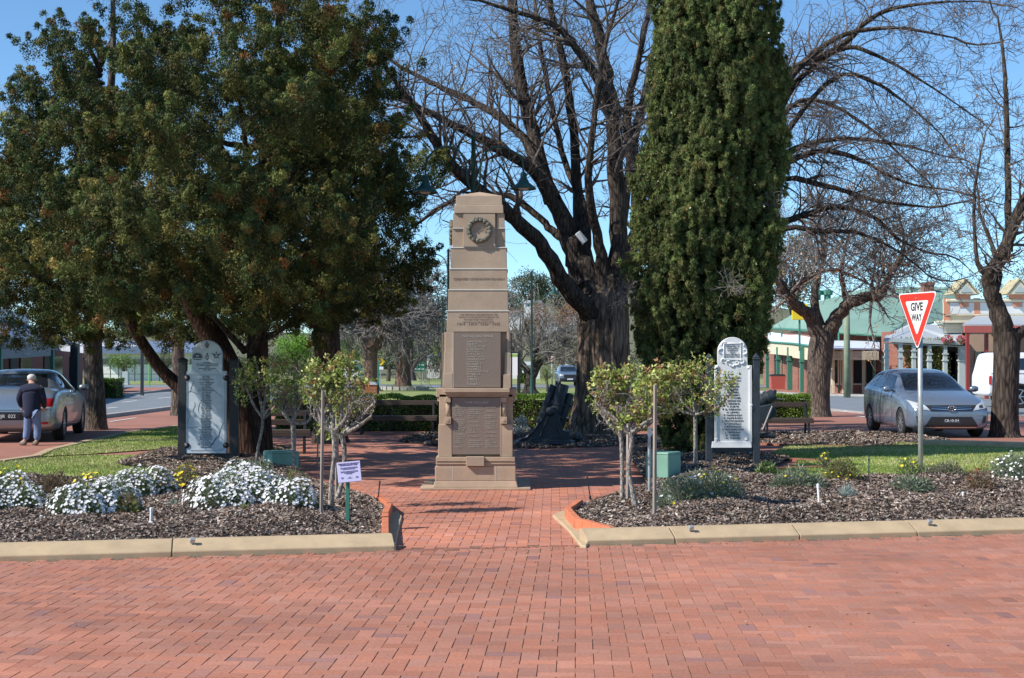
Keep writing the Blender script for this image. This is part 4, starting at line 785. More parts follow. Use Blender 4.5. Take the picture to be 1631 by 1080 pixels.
irr = [(240, 808, 834, 'w', .04, 'white riser pipe standing in the left mulch'), (62, 820, 837, 'w', .25, 'short white riser leaning at the far left'), (1305, 770, 806, 'w', -.06, 'tall white riser pipe in the right mulch'), (1534, 783, 796, 'w', 0, 'stubby white riser at the far right'), (412, 832, 850, 'k', 0, 'short black sprinkler near the left kerb'), (953, 793, 822, 'k', .35, 'black sprinkler leaning over the right path edge'), (940, 757, 792, 'k', -.14, 'thin black sprinkler by the right path end'), (602, 765, 796, 'k', .1, 'thin black sprinkler by the left path end'), (1228, 797, 827, 'k', -.2, 'black sprinkler leaning in the right mulch'), (1420, 792, 818, 'k', -.3, 'thin black sprinkler lying towards the kerb'), (1164, 724, 750, 'g', 0, 'green tipped sprinkler before the white marble board'), (1384, 729, 762, 'g', 0, 'green tipped sprinkler on the right lawn edge')]
for px, top, bot, c, ln, lb in irr:
    p = G(px, bot, .1); r = {'w': .015, 'k': .008, 'g': .009}[c]; m = {'w': M['signwhite'], 'k': M['black'], 'g': M['lampgreen']}[c]; h = (bot-top)*p.y/F
    b = MB(); b.lathe([(r, -.03), (r, h*.8), (r*1.25, h*.81), (r*1.25, h*.97), (r*.7, h)], n=8); b.lathe([(r*1.9, -.03), (r*1.9, .02), (r, .03)], n=8); o = b.build('sprinkler', m, None); o.location = (p.x, p.y, .1); o.rotation_euler = (0, ln, 0); tag(o, lb, 'sprinkler', 'sprinkler risers in the beds')
for px, lb in ((303, 'small metal bracket on the left kerb'), (1102, 'small metal bracket on the kerb below the right cabinet'), (1484, 'small metal bracket on the kerb at the far right')):
    x = xk(px); b = MB(); b.box((0, 0, .02), (.05, .035, .05)); b.box((0, -.02, .035), (.05, .02, .012)); o = b.build('kerb_marker', M['galv'], None, bevel=.003); o.location = (x, KL(x)+.12, .12); o.rotation_euler = (.3, 0, .3); tag(o, lb, 'kerb marker', 'metal brackets fixed to the kerb')
# ================================================================ CONIFERS
CG = [(.09, .11, .028), (.065, .095, .028), (.14, .145, .038), (.042, .066, .026), (.19, .15, .042), (.24, .11, .035)]
def clumps(ells, n, shell=.8, per=9, br=.55):
    """clump centres: boughs stand near the outside of a union of ellipsoids (px, py, depth, rx px, ry px, rdepth m), each bough a knobbly bunch of clumps"""
    E = np.array([[*P(a, b, Y), rx*Y/F, rd, ry*Y/F] for a, b, Y, rx, ry, rd in ells]); vol = (E[:, 3]*E[:, 5]*E[:, 4])**(2/3.); vol /= vol.sum(); nb = n//per
    k = RNG.choice(len(E), nb*4, p=vol); u = sph(nb*4); p = E[k, :3]+u*E[k, 3:]*RNG.uniform(shell, 1.0, nb*4)[:, None]
    d = np.min(np.linalg.norm((p[:, None]-E[None, :, :3])/E[None, :, 3:], axis=2), 1); ok = d > .6; p = p[ok]; u = u[ok]; keep = []
    for i in range(len(p)):       # keep boughs apart so that dark gaps stay between them
        if len(keep) >= nb: break
        if not keep or np.min(np.linalg.norm((p[keep]-p[i])*[1, 1, 1.25], axis=1)) > br*.95: keep.append(i)
    p, u = p[keep], u[keep]; nb = len(p); R_ = br*RNG.uniform(.7, 1.25, nb); w_ = unit(sph(nb*per)+np.repeat(u, per, 0)*.7+np.array([0, 0, .35])); ax = unit(u*[1, 1, .3]+RNG.normal(size=u.shape)*.35)
    off = w_*np.repeat(R_, per)[:, None]*RNG.uniform(.45, 1.0, (nb*per, 1))*[1, 1, .72]+np.repeat(ax, per, 0)*np.repeat(R_, per)[:, None]*RNG.uniform(-.2, .75, (nb*per, 1))
    q = np.repeat(p, per, 0)+off; n_ = unit(w_+np.repeat(u, per, 0)*.4); sx = CX+F*q[:, 0]/q[:, 1]; sy = HZ-F*(q[:, 2]-H)/q[:, 1]
    k = ~((sy > 500) & (sx > 275) & (sx < 395) & (q[:, 1] < 27)) & ~((sy > 545) & (sx < 560))      # the crown is lifted clear of the board
    return q[k], n_[k]
def foliage(ctr, out, per, rad, ll, lw, cols, up=.25, wts=None, vert=1.0, jit=.16, brown=.0, sub=5):
    n = len(ctr); R_ = RNG.uniform(rad*.65, rad*1.35, n); ccol = pick(cols, n*sub, .2, wts)*np.repeat(RNG.uniform(.75, 1.25, (n, 1)), sub, 0)
    # every clump is a few knobs, every knob a burst of sprays
    # knobs lie along an axis that points out and up and get smaller towards its tip
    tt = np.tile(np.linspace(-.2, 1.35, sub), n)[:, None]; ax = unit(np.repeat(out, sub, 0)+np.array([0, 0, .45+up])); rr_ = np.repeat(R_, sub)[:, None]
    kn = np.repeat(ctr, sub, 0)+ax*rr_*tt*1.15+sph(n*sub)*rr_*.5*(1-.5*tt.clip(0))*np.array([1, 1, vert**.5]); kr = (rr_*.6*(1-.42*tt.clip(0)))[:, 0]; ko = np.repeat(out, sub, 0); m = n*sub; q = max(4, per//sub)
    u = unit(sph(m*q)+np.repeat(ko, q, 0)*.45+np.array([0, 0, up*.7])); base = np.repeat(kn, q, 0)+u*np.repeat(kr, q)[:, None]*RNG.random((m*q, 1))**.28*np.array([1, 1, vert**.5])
    nrm = unit(u+RNG.normal(size=u.shape)*.24); d = unit(u*.45+np.array([0, 0, .35+up])+RNG.normal(size=u.shape)*.5); L_ = RNG.uniform(ll*.6, ll*1.3, m*q); c = np.repeat(ccol*(.74+.36*tt.clip(0)), q, 0)*RNG.uniform(.82, 1.18, (m*q, 1))  # tips paler in themselves; the darker base also puts shade contrast into the colour
    if brown: s = RNG.random(m*q) < brown; c[s] = pick([(.20, .085, .03), (.17, .11, .05)], s.sum())
    V = shingle(base, d, nrm, L_, RNG.uniform(lw*.8, lw*1.5, m*q)); k = RNG.random(m*q) < .25; V[k] = tris(base[k], unit(u[k]+RNG.normal(size=(k.sum(), 3))*.4), L_[k]*1.1, np.full(k.sum(), lw*.6)); return V, c
def bark_ridges(o, amp, k):
    me = o.data; n = len(me.vertices); co = np.empty(n*3, dtype=np.float32); me.vertices.foreach_get('co', co); co = co.reshape(-1, 3)
    return o
Yt1 = 26.6
t1 = thing('cypress_tree', 'huge dark spreading cypress over the grey marble board, with curved twin trunk', 'tree', (GX(392, Yt1).x, Yt1, 0))
W = Wood(); T = Wood()
def L3(*pts): return [(*P(a, b, Y), r) for a, b, Y, r in pts]
def straight(T, ctrl, side=14, per=5):
    q = catmull(ctrl, per); T.line([p[:3] for p in q], [p[3] for p in q], side)
straight(T, L3((395, 745, Yt1, .44), (392, 715, Yt1, .36), (388, 670, Yt1, .31), (374, 620, Yt1, .29), (350, 560, Yt1, .25), (312, 490, Yt1-.3, .21), (286, 430, Yt1-.6, .16), (262, 340, Yt1-.8, .12), (250, 240, Yt1-.8, .07)))
straight(T, L3((410, 745, Yt1+.2, .34), (414, 700, Yt1+.2, .24), (412, 620, Yt1+.3, .21), (410, 540, Yt1+.4, .2), (412, 420, Yt1+.4, .17), (420, 280, Yt1+.3, .14), (440, 100, Yt1, .09), (450, -60, Yt1, .05)))
straight(T, L3((386, 690, Yt1+.1, .2), (335, 660, Yt1+.5, .17), (290, 620, Yt1+.6, .14), (258, 590, Yt1+.5, .12), (236, 560, Yt1+.3, .11), (212, 522, Yt1, .1), (190, 480, Yt1-.2, .07), (160, 440, Yt1-.5, .04)), 12)
for _ in range(46):
    a = random.uniform(160, 520); b = random.uniform(140, 480); Y = Yt1+random.uniform(-2, 2); straight(W, L3((400+random.uniform(-20, 10), min(560, b+random.uniform(60, 170)), Yt1, .07), ((a+400)/2, b+60, (Y+Yt1)/2, .05), (a, b, Y, .015)), 5, 3)
T.mesh('trunk', M['bark_red'], t1); W.mesh('limbs', M['bark_dark'], t1)
e1 = [(430, -30, 26, 110, 70, 2.6), (400, 80, 25.5, 135, 85, 3.0), (335, 175, 24.5, 115, 78, 2.8), (480, 130, 26, 105, 100, 3), (290, 290, 24, 130, 105, 3), (420, 270, 25, 140, 120, 3.6), (220, 385, 24.5, 115, 95, 2.6), (335, 395, 24, 130, 95, 3), (455, 390, 25.5, 120, 100, 3.4), (560, 90, 26, 46, 50, 1.4), (555, 200, 26.5, 56, 70, 1.8), (285, 465, 25.5, 110, 62, 2.6), (170, 480, 25, 90, 62, 2.0), (105, 500, 24.5, 58, 48, 1.4), (450, 480, 26.5, 90, 48, 2.6), (150, 300, 25.5, 95, 90, 2), (60, 430, 25, 66, 90, 1.6), (352, 520, 26.5, 80, 40, 1.8)]
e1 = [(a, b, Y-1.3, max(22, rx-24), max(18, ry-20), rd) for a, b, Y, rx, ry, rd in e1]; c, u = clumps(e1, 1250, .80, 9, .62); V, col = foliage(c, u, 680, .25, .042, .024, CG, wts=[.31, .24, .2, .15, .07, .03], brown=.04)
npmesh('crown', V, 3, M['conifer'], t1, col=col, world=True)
t0 = thing('cypress_tree', 'broken topped cypress at the far left with a thick straight furrowed trunk', 'tree', tuple(GX(153, 38.5)))
T = Wood(); straight(T, L3((154, 692, 38.5, .40), (153, 680, 38.5, .31), (152, 640, 38.5, .27), (148, 560, 38.5, .25), (150, 420, 38, .2), (168, 250, 37.5, .14), (180, 80, 37, .08), (178, -60, 37, .05))); W = Wood()
for _ in range(40):
    b = random.uniform(-20, 480); hw = 20+min(1, max(0, (b+20)/260))*90; a = 150+random.uniform(-hw, hw); Y = 37+random.uniform(-2, 2); straight(W, L3((160, b+60, 37.6, .09), ((a+160)/2, b+30, 37, .06), (a, b, Y, .015)), 5, 3)
T.mesh('trunk', M['bark_grey'], t0); W.mesh('limbs', M['bark_dark'], t0)
e0 = [(152, -75, 37, 34, 40, .9), (140, 12, 37, 20, 26, .7), (180, 50, 36.5, 34, 30, 1.0), (215, 42, 36.5, 30, 12, .8), (128, 100, 36.5, 34, 40, 1.1), (160, 130, 36, 66, 60, 1.6), (98, 190, 35.5, 56, 52, 1.4), (195, 190, 36, 90, 80, 2.2), (72, 268, 35, 66, 58, 1.8), (150, 280, 35.5, 110, 90, 2.4), (32, 338, 34.5, 62, 52, 1.8), (30, 410, 34.5, 90, 80, 2.2), (130, 400, 35, 110, 100, 2.6), (60, 490, 34, 90, 56, 2), (150, 490, 35, 90, 60, 2.4), (225, 480, 36, 80, 66, 2.2), (-60, 400, 35, 90, 110, 2.2), (235, 300, 36.5, 80, 90, 2.2)]
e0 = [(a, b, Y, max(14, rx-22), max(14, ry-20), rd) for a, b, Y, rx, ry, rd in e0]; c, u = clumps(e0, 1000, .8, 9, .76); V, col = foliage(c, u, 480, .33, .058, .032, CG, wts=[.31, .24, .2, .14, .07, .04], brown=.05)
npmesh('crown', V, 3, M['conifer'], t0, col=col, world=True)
t2 = thing('cypress_tree', 'shadowy cypress with dark furrowed trunk between the left roses and the bin', 'tree', tuple(GX(523, 32.5)))
T = Wood(); straight(T, L3((526, 712, 32.5, .5), (525, 690, 32.5, .40), (524, 640, 32.5, .34), (522, 570, 32.5, .31), (520, 480, 32.3, .28), (530, 360, 32, .2), (545, 240, 32, .12), (550, 160, 32, .06))); W = Wood()
for _ in range(36):
    a = random.uniform(450, 620); b = random.uniform(230, 480); Y = 32+random.uniform(-2, 2); straight(W, L3((522, b+50, 32.3, .08), ((a+522)/2, b+20, 32, .05), (a, b, Y, .012)), 5, 3)
T.mesh('trunk', M['bark_dark'], t2); W.mesh('limbs', M['bark_dark'], t2)
e2 = [(555, 300, 31, 80, 80, 2.2), (610, 300, 31, 62, 40, 1.4), (655, 282, 31, 36, 20, .8), (600, 380, 31.5, 62, 56, 1.8), (640, 400, 31.5, 30, 22, .7), (565, 440, 31.5, 66, 60, 2), (500, 490, 32, 90, 50, 2.4), (635, 335, 31, 36, 24, .9), (520, 220, 31.5, 62, 80, 2), (400, 510, 33, 100, 40, 2.2), (440, 400, 33, 100, 90, 2.6), (600, 470, 32, 40, 44, 1.4), (300, 500, 34, 90, 50, 2)]
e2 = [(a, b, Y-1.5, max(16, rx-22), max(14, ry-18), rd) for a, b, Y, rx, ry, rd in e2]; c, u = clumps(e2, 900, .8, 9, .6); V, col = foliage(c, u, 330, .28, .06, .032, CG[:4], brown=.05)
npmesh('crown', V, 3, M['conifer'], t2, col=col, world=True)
# the tall narrow cypress
Yc = 27.2; tc_ = thing('columnar_cypress', 'tall dense green columnar cypress standing behind the right hand roses', 'tree', (GX(1125, Yc).x, Yc, 0)); ppm = F/Yc
prof_ = [(-420, 1148, 8), (-330, 1147, 45), (-220, 1146, 74), (-110, 1145, 94), (0, 1143, 102), (100, 1142, 106), (200, 1139, 112), (300, 1131, 118), (400, 1125, 122), (480, 1121, 120), (540, 1118, 108), (590, 1114, 92), (650, 1110, 74), (715, 1108, 50)]
T = Wood(); straight(T, L3((1106, 745, Yc, .3), (1108, 700, Yc, .24), (1120, 500, Yc, .22), (1140, 100, Yc, .14), (1147, -380, Yc, .03)), 10); T.mesh('trunk', M['bark_red'], tc_)
pp = np.array(prof_, float); n = 2500; py = RNG.uniform(-420, 718, n*2); rad = np.interp(py, pp[:, 0], pp[:, 2]); cx = np.interp(py, pp[:, 0], pp[:, 1]); keep = RNG.random(n*2) < rad/124; py, rad, cx = py[keep], rad[keep], cx[keep]
th = RNG.uniform(0, 2*PI, len(py)); lump = .93+.10*np.sin(th*5+py*.013)+.06*np.sin(th*9-py*.03); rr = rad/ppm*lump*RNG.uniform(.80, .95, len(py)); cz = np.array([P(0, b, Yc).z for b in py])
c = np.stack([(cx-CX)/ppm+rr*np.cos(th), Yc+rr*np.sin(th), cz], 1); u = np.stack([np.cos(th), np.sin(th), np.full(len(th), .2)], 1)
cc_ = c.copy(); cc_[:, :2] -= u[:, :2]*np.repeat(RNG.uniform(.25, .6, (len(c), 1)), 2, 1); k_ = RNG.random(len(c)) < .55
Vi, coli = foliage(cc_[k_], u[k_], 110, .2, .11, .06, [(.05, .075, .025), (.065, .08, .03)], up=.9, vert=2.2)  # inner shell plugs gaps; its darker green puts the crown's inner shade in colour
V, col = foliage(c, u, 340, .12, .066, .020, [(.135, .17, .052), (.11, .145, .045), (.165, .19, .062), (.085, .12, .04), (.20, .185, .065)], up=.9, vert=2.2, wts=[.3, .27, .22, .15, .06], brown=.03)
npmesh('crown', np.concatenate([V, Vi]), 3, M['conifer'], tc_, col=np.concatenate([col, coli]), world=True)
m_ = 900; k = RNG.integers(0, len(c), m_); pc = c[k]+u[k]*.16; V = rhomb(pc, sph(m_), np.full(m_, .045), np.full(m_, .04)); npmesh('cone_berries', V, 4, M['leaf'], tc_, col=pick([(.5, .52, .36), (.35, .3, .18)], m_), world=True)
for (a, b) in ((1228, 330), (1160, 455), (1000, 470)):
    W = Wood()
    p = P(a, b, Yc-(1.45 if 1050 < a < 1200 else .8 if a > 1200 else .3))
    for _ in range(14): grow(W, p, unit(np.array([RNG.normal()*.7+.2, -.5, RNG.normal()*.8])), .34, .006, 1, 0, .3, 5, .004)
    W.mesh('dead_twigs', M['twig_grey'], tc_)
# ================================================================ BARE TREES
Ye = 35.0
el = thing('bare_elm', 'massive bare elm with deeply furrowed trunk and black limbs rising behind the obelisk', 'tree', (GX(955, Ye).x, Ye, 0)); W = Wood(); T = Wood()
base = catmull([(*P(953, 712, Ye), 1.02), (*P(955, 690, Ye), .84), (*P(958, 650, Ye), .70), (*P(960, 600, Ye), .64), (*P(961, 540, Ye), .62), (*P(962, 490, Ye), .60), (*P(965, 455, Ye), .42)], 9)
V = []; ns = 64; nr = len(base)
for i, p in enumerate(base):
    for j in range(ns):
        a = 2*PI*j/ns; fl = max(0, 1-i/16); r = p[3]*(1+.035*math.sin(a*13+i*.12)+.02*math.sin(a*23-i*.2)+.02*random.uniform(-1, 1)+fl*.13*max(0, math.sin(a*5+1.1))); V.append((p[0]+r*math.cos(a), p[1]+r*math.sin(a), p[2]))
npmesh('trunk', V, 4, M['bark_elm'], el, world=True, smooth=True, idx=[v for i in range(nr-1) for j in range(ns) for v in (i*ns+j, i*ns+(j+1) % ns, (i+1)*ns+(j+1) % ns, (i+1)*ns+j)])
LM = [
 ([(962, 510, 35, .46), (930, 488, 34.6, .40), (893, 440, 34.2, .33), (850, 378, 33.8, .28), (802, 333, 33.4, .25), (754, 296, 33, .22), (702, 240, 32.6, .18), (665, 178, 32.2, .13), (643, 148, 32, .1), (610, 100, 31.6, .06)], 0.35, .8),
 ([(945, 470, 35, .4), (915, 400, 35, .36), (895, 350, 35, .3), (850, 274, 34.6, .22), (795, 237, 34.2, .19), (739, 207, 33.8, .16), (665, 170, 33.4, .12), (617, 144, 33, .09), (580, 90, 33, .05)], .35, .9),
 ([(905, 380, 35.2, .2), (880, 368, 35.4, .16), (843, 333, 35.6, .14), (802, 311, 35.8, .12), (720, 322, 36, .1), (680, 345, 36, .07), (650, 368, 36, .04)], .3, .7),
 ([(880, 320, 35, .24), (843, 237, 35.4, .19), (813, 200, 35.6, .17), (776, 174, 35.8, .15), (739, 155, 36, .13), (684, 130, 36, .1), (628, 100, 36, .07), (570, 50, 36, .04)], .2, .9),
 ([(935, 460, 35, .42), (905, 372, 35.2, .36), (872, 290, 35.4, .28), (847, 207, 35.6, .27), (832, 148, 35.6, .25), (821, 74, 35.6, .22), (815, 0, 35.6, .19), (810, -90, 35.5, .12)], .3, .7),
 ([(950, 470, 35.4, .34), (925, 380, 35.8, .27), (917, 260, 36.2, .2), (906, 148, 36.4, .17), (891, 74, 36.4, .15), (876, 0, 36.4, .12), (870, -80, 36.4, .07)], .25, .8),
 ([(968, 480, 35, .46), (985, 420, 34.8, .40), (984, 333, 34.8, .34), (980, 222, 34.8, .31), (972, 148, 34.8, .27), (958, 74, 34.8, .22), (939, 0, 34.8, .17), (925, -90, 34.8, .1)], .3, .7),
 ([(980, 450, 35, .3), (985, 380, 35, .24), (1003, 260, 35.6, .2), (1000, 180, 36, .17), (1018, 90, 36, .13), (1035, 10, 36, .09)], .25, .8),
 ([(975, 470, 35.4, .36), (1005, 400, 36, .28), (1016, 320, 36, .24), (1008, 240, 36.2, .2), (1030, 140, 36.4, .15), (1050, 40, 36.5, .1)], .25, .6),
 ([(972, 160, 34.8, .2), (954, 130, 34.4, .18), (917, 74, 34, .15), (884, 41, 33.8, .12), (832, 22, 33.4, .09), (761, 0, 33, .05)], .2, 1.1),
 ([(928, 430, 35.4, .2), (930, 330, 35.8, .16), (900, 260, 36.6, .13), (875, 150, 37, .11), (860, 70, 37.2, .09), (850, -20, 37.2, .06)], .2, .9),
 ([(960, 470, 34.8, .24), (955, 390, 34.6, .2), (938, 300, 34, .15), (945, 200, 33.6, .12), (960, 90, 33.4, .09), (985, 0, 33.4, .06)], .2, .9)]
for ctrl, st, dn in LM: limb(W, T, L3(*ctrl), 3, st, dn*1.25, 1.9, .05, 5, .0046, rs=.64)
T.mesh('limbs', M['bark_dark'], el); W.mesh('crown', M['twig'], el)
tp = np.array(W.tips); k = RNG.choice(len(tp), 260); npmesh('leaves', rhomb(tp[k], sph(260), np.full(260, .07), np.full(260, .05)), 4, M['leaf'], el, col=pick([(.35, .4, .06), (.4, .33, .06)], 260), world=True)
fl = thing('floodlight', 'grey tilted floodlight box fixed in the elm fork', 'light', tuple(P(926, 378, 34.2))); b = MB(); b.box((0, 0, 0), (.30, .1, .16)); fo = b.build('housing', M['vgrey'], fl, bevel=.01); fo.rotation_euler = (.3, R(50), .2)
b = MB(); b.box((0, -.052, 0), (.28, .006, .15)); b.build('lens', M['signwhite'], fo); b = MB(); b.tube([(0, .05, 0), (.05, .35, -.15)], .02, 6); b.build('bracket', M['galv'], fl)
def bare(name, label, px, Y, trunk, limbs, bark='bark_dark', twig='twig', lev=3, L=1.8, up=.08, leaves=None, leafn=0, lsz=.07, rmin=.006, dens=1.0, flare=1.3, group=None, wig=.22, rs=.85):
    t = thing(name, label, 'tree', tuple(GX(px, Y)), 0, group); W = Wood(); T = Wood(); tk = Wood()
    tr = L3(*trunk); tr[0] = (*tr[0][:3], tr[0][3]*flare); q = catmull(tr, 5); tk.line([p[:3] for p in q], [p[3] for p in q], 16); tk.mesh('trunk', M[bark], t)
    for ctrl, st, dn in limbs: limb(W, T, L3(*ctrl), lev, st, dn*dens, L, up, 5, rmin, wig=wig, rs=rs)
    T.mesh('limbs', M[bark], t); W.mesh('crown', M[twig], t)
    if leafn:
        tp = np.array(W.tips); k = RNG.choice(len(tp), leafn); npmesh('leaves', rhomb(tp[k]+RNG.normal(size=(leafn, 3))*.06, sph(leafn), RNG.uniform(lsz*.7, lsz*1.3, leafn), np.full(leafn, lsz*.7)), 4, M['leaf'], t, col=pick(leaves, leafn), world=True)
    return t
bare('bare_tree', 'bare tree whose long drooping limbs sweep right from behind the columnar cypress', 1160, 40, [(1150, 700, 40, .5), (1152, 600, 40, .42), (1160, 450, 40, .38), (1170, 330, 40, .36), (1175, 240, 40, .3)], [
 ([(1170, 330, 40, .28), (1210, 210, 39.5, .22), (1255, 118, 39, .18), (1330, 80, 38.6, .14), (1400, 22, 38.4, .1), (1480, 5, 38.2, .06), (1560, 2, 38, .03)], .2, 1.0),
 ([(1170, 340, 40, .26), (1215, 200, 39, .2), (1250, 132, 38.6, .18), (1330, 62, 38.2, .12), (1420, 44, 38, .08), (1520, 60, 38, .04)], .25, 1.0),
 ([(1175, 330, 40, .22), (1220, 240, 39.5, .16), (1262, 140, 39.2, .13), (1340, 78, 39, .12), (1400, 90, 38.8, .08), (1470, 130, 38.6, .05), (1530, 170, 38.4, .03)], .3, 1.0),
 ([(1180, 360, 40, .2), (1250, 215, 39, .14), (1330, 124, 38.6, .1), (1390, 130, 38.4, .08), (1450, 170, 38.2, .05), (1500, 215, 38, .03)], .3, 1.0),
 ([(1180, 380, 40, .2), (1220, 310, 39.4, .15), (1250, 245, 39.2, .13), (1330, 222, 39, .11), (1420, 228, 39, .07), (1510, 250, 39, .03)], .3, 1.2),
 ([(1180, 400, 40, .22), (1225, 300, 39, .18), (1252, 262, 38.6, .14), (1310, 240, 38.2, .12), (1370, 255, 38, .09), (1440, 290, 38, .06), (1525, 305, 38, .03)], .3, 1.4),
 ([(1180, 420, 40, .2), (1225, 320, 39, .16), (1255, 285, 39, .14), (1330, 300, 38.6, .11), (1400, 320, 38.4, .08), (1480, 330, 38.4, .04)], .3, 1.4),
 ([(1185, 430, 40, .22), (1230, 360, 39.6, .18), (1260, 350, 39.4, .15), (1330, 330, 39, .12), (1390, 345, 38.6, .09), (1430, 380, 38.4, .06), (1470, 400, 38.4, .04)], .3, 1.4),
 ([(1185, 440, 40, .2), (1240, 368, 39, .14), (1310, 368, 38.6, .11), (1370, 372, 38.4, .08), (1430, 400, 38.4, .05), (1480, 440, 38.4, .03)], .3, 1.2),
 ([(1185, 450, 40, .2), (1230, 250, 40.6, .16), (1250, 180, 41, .13), (1300, 160, 41.4, .1), (1380, 200, 41.8, .07), (1480, 290, 42, .04)], .3, 1.2)], L=1.7, up=.0, rmin=.006, dens=1.35, rs=.62)
bare('bare_tree', 'three armed bare street tree with a mossy crotch before the green roofed building', 1302, 47.5, [(1302, 672, 47.5, .46), (1303, 650, 47.5, .41), (1304, 600, 47.5, .40), (1308, 550, 47.5, .42), (1315, 520, 47.5, .36)], [
 ([(1310, 545, 47.5, .32), (1290, 505, 47.3, .27), (1262, 480, 47, .22), (1245, 455, 46.8, .18), (1225, 420, 46.5, .12), (1215, 370, 46.5, .06)], .4, 1.0),
 ([(1308, 530, 47.5, .2), (1297, 480, 47.8, .17), (1303, 440, 48, .13), (1312, 410, 48, .09), (1305, 350, 48, .05)], .35, 1.3),
 ([(1318, 540, 47.5, .34), (1330, 510, 47.3, .29), (1352, 483, 47, .24), (1378, 473, 46.8, .22), (1402, 470, 46.6, .2), (1415, 440, 46.4, .15), (1432, 415, 46.2, .11), (1440, 385, 46, .07), (1432, 345, 46, .04)], .4, 1.3),
 ([(1350, 484, 47, .12), (1340, 440, 47, .09), (1345, 400, 47, .06), (1360, 350, 47, .03)], .1, 1.4),
 ([(1255, 470, 47, .12), (1290, 440, 46.6, .09), (1330, 430, 46.6, .06), (1370, 445, 46.6, .04)], .1, 1.2)], bark='bark_grey', twig='twig_grey', leaves=[(.42, .17, .06), (.35, .2, .1), (.45, .28, .08)], leafn=1500, lsz=.09, L=1.7, rmin=.008, up=.05, dens=1.3)
bare('bare_tree', 'dark leaning bare street tree at the right edge, between silver hatchback and white utility', 1600, 34.8, [(1601, 703, 34.8, .46), (1600, 690, 34.8, .37), (1601, 640, 34.8, .32), (1603, 580, 34.8, .31), (1604, 530, 34.8, .33)], [
 ([(1606, 545, 34.8, .30), (1592, 500, 34.8, .27), (1578, 460, 34.7, .22), (1575, 435, 34.6, .2), (1590, 420, 34.5, .2), (1606, 385, 34.4, .17), (1622, 340, 34.2, .13), (1650, 280, 34, .09)], .45, .8),
 ([(1575, 440, 34.6, .12), (1558, 420, 34.6, .07), (1553, 380, 34.6, .055), (1552, 310, 34.6, .045), (1562, 240, 34.6, .03)], .25, 1.0),
 ([(1604, 400, 34.5, .14), (1606, 330, 34.7, .1), (1604, 220, 35, .085), (1602, 150, 35, .07), (1598, 90, 35.2, .05), (1590, 30, 35.2, .03)], .25, 1.1),
 ([(1606, 540, 34.8, .22), (1625, 530, 34.8, .17), (1660, 518, 34.8, .14), (1700, 480, 34.6, .1), (1730, 400, 34.6, .06)], .4, 1.0),
 ([(1612, 350, 34.4, .08), (1640, 290, 34.4, .06), (1660, 200, 34.6, .04)], .1, 1.2),
 ([(1580, 470, 34.7, .14), (1590, 440, 35, .12), (1583, 400, 35.2, .07), (1560, 340, 35.4, .04)], .3, .8)], leaves=[(.6, .3, .03), (.5, .3, .06)], leafn=500, lsz=.05, L=1.3, up=.06, dens=1.0)
# trunk standing behind the grey board, pale furrowed
bare('bare_tree', 'slim grey trunk behind the grey marble board at the edge of the street', 283, 48.5, [(284, 668, 48.5, .3), (283, 655, 48.5, .25), (284, 600, 48.5, .22), (283, 520, 48.5, .2), (280, 450, 48.5, .15)], [([(281, 470, 48.5, .15), (260, 400, 48, .1), (230, 330, 48, .05)], .2, .8), ([(281, 470, 48.5, .15), (310, 380, 49, .1), (330, 300, 49, .05)], .2, .8)], bark='bark_grey', twig='twig_grey', leaves=[(.35, .18, .08)], leafn=400, lsz=.1, rmin=.009)
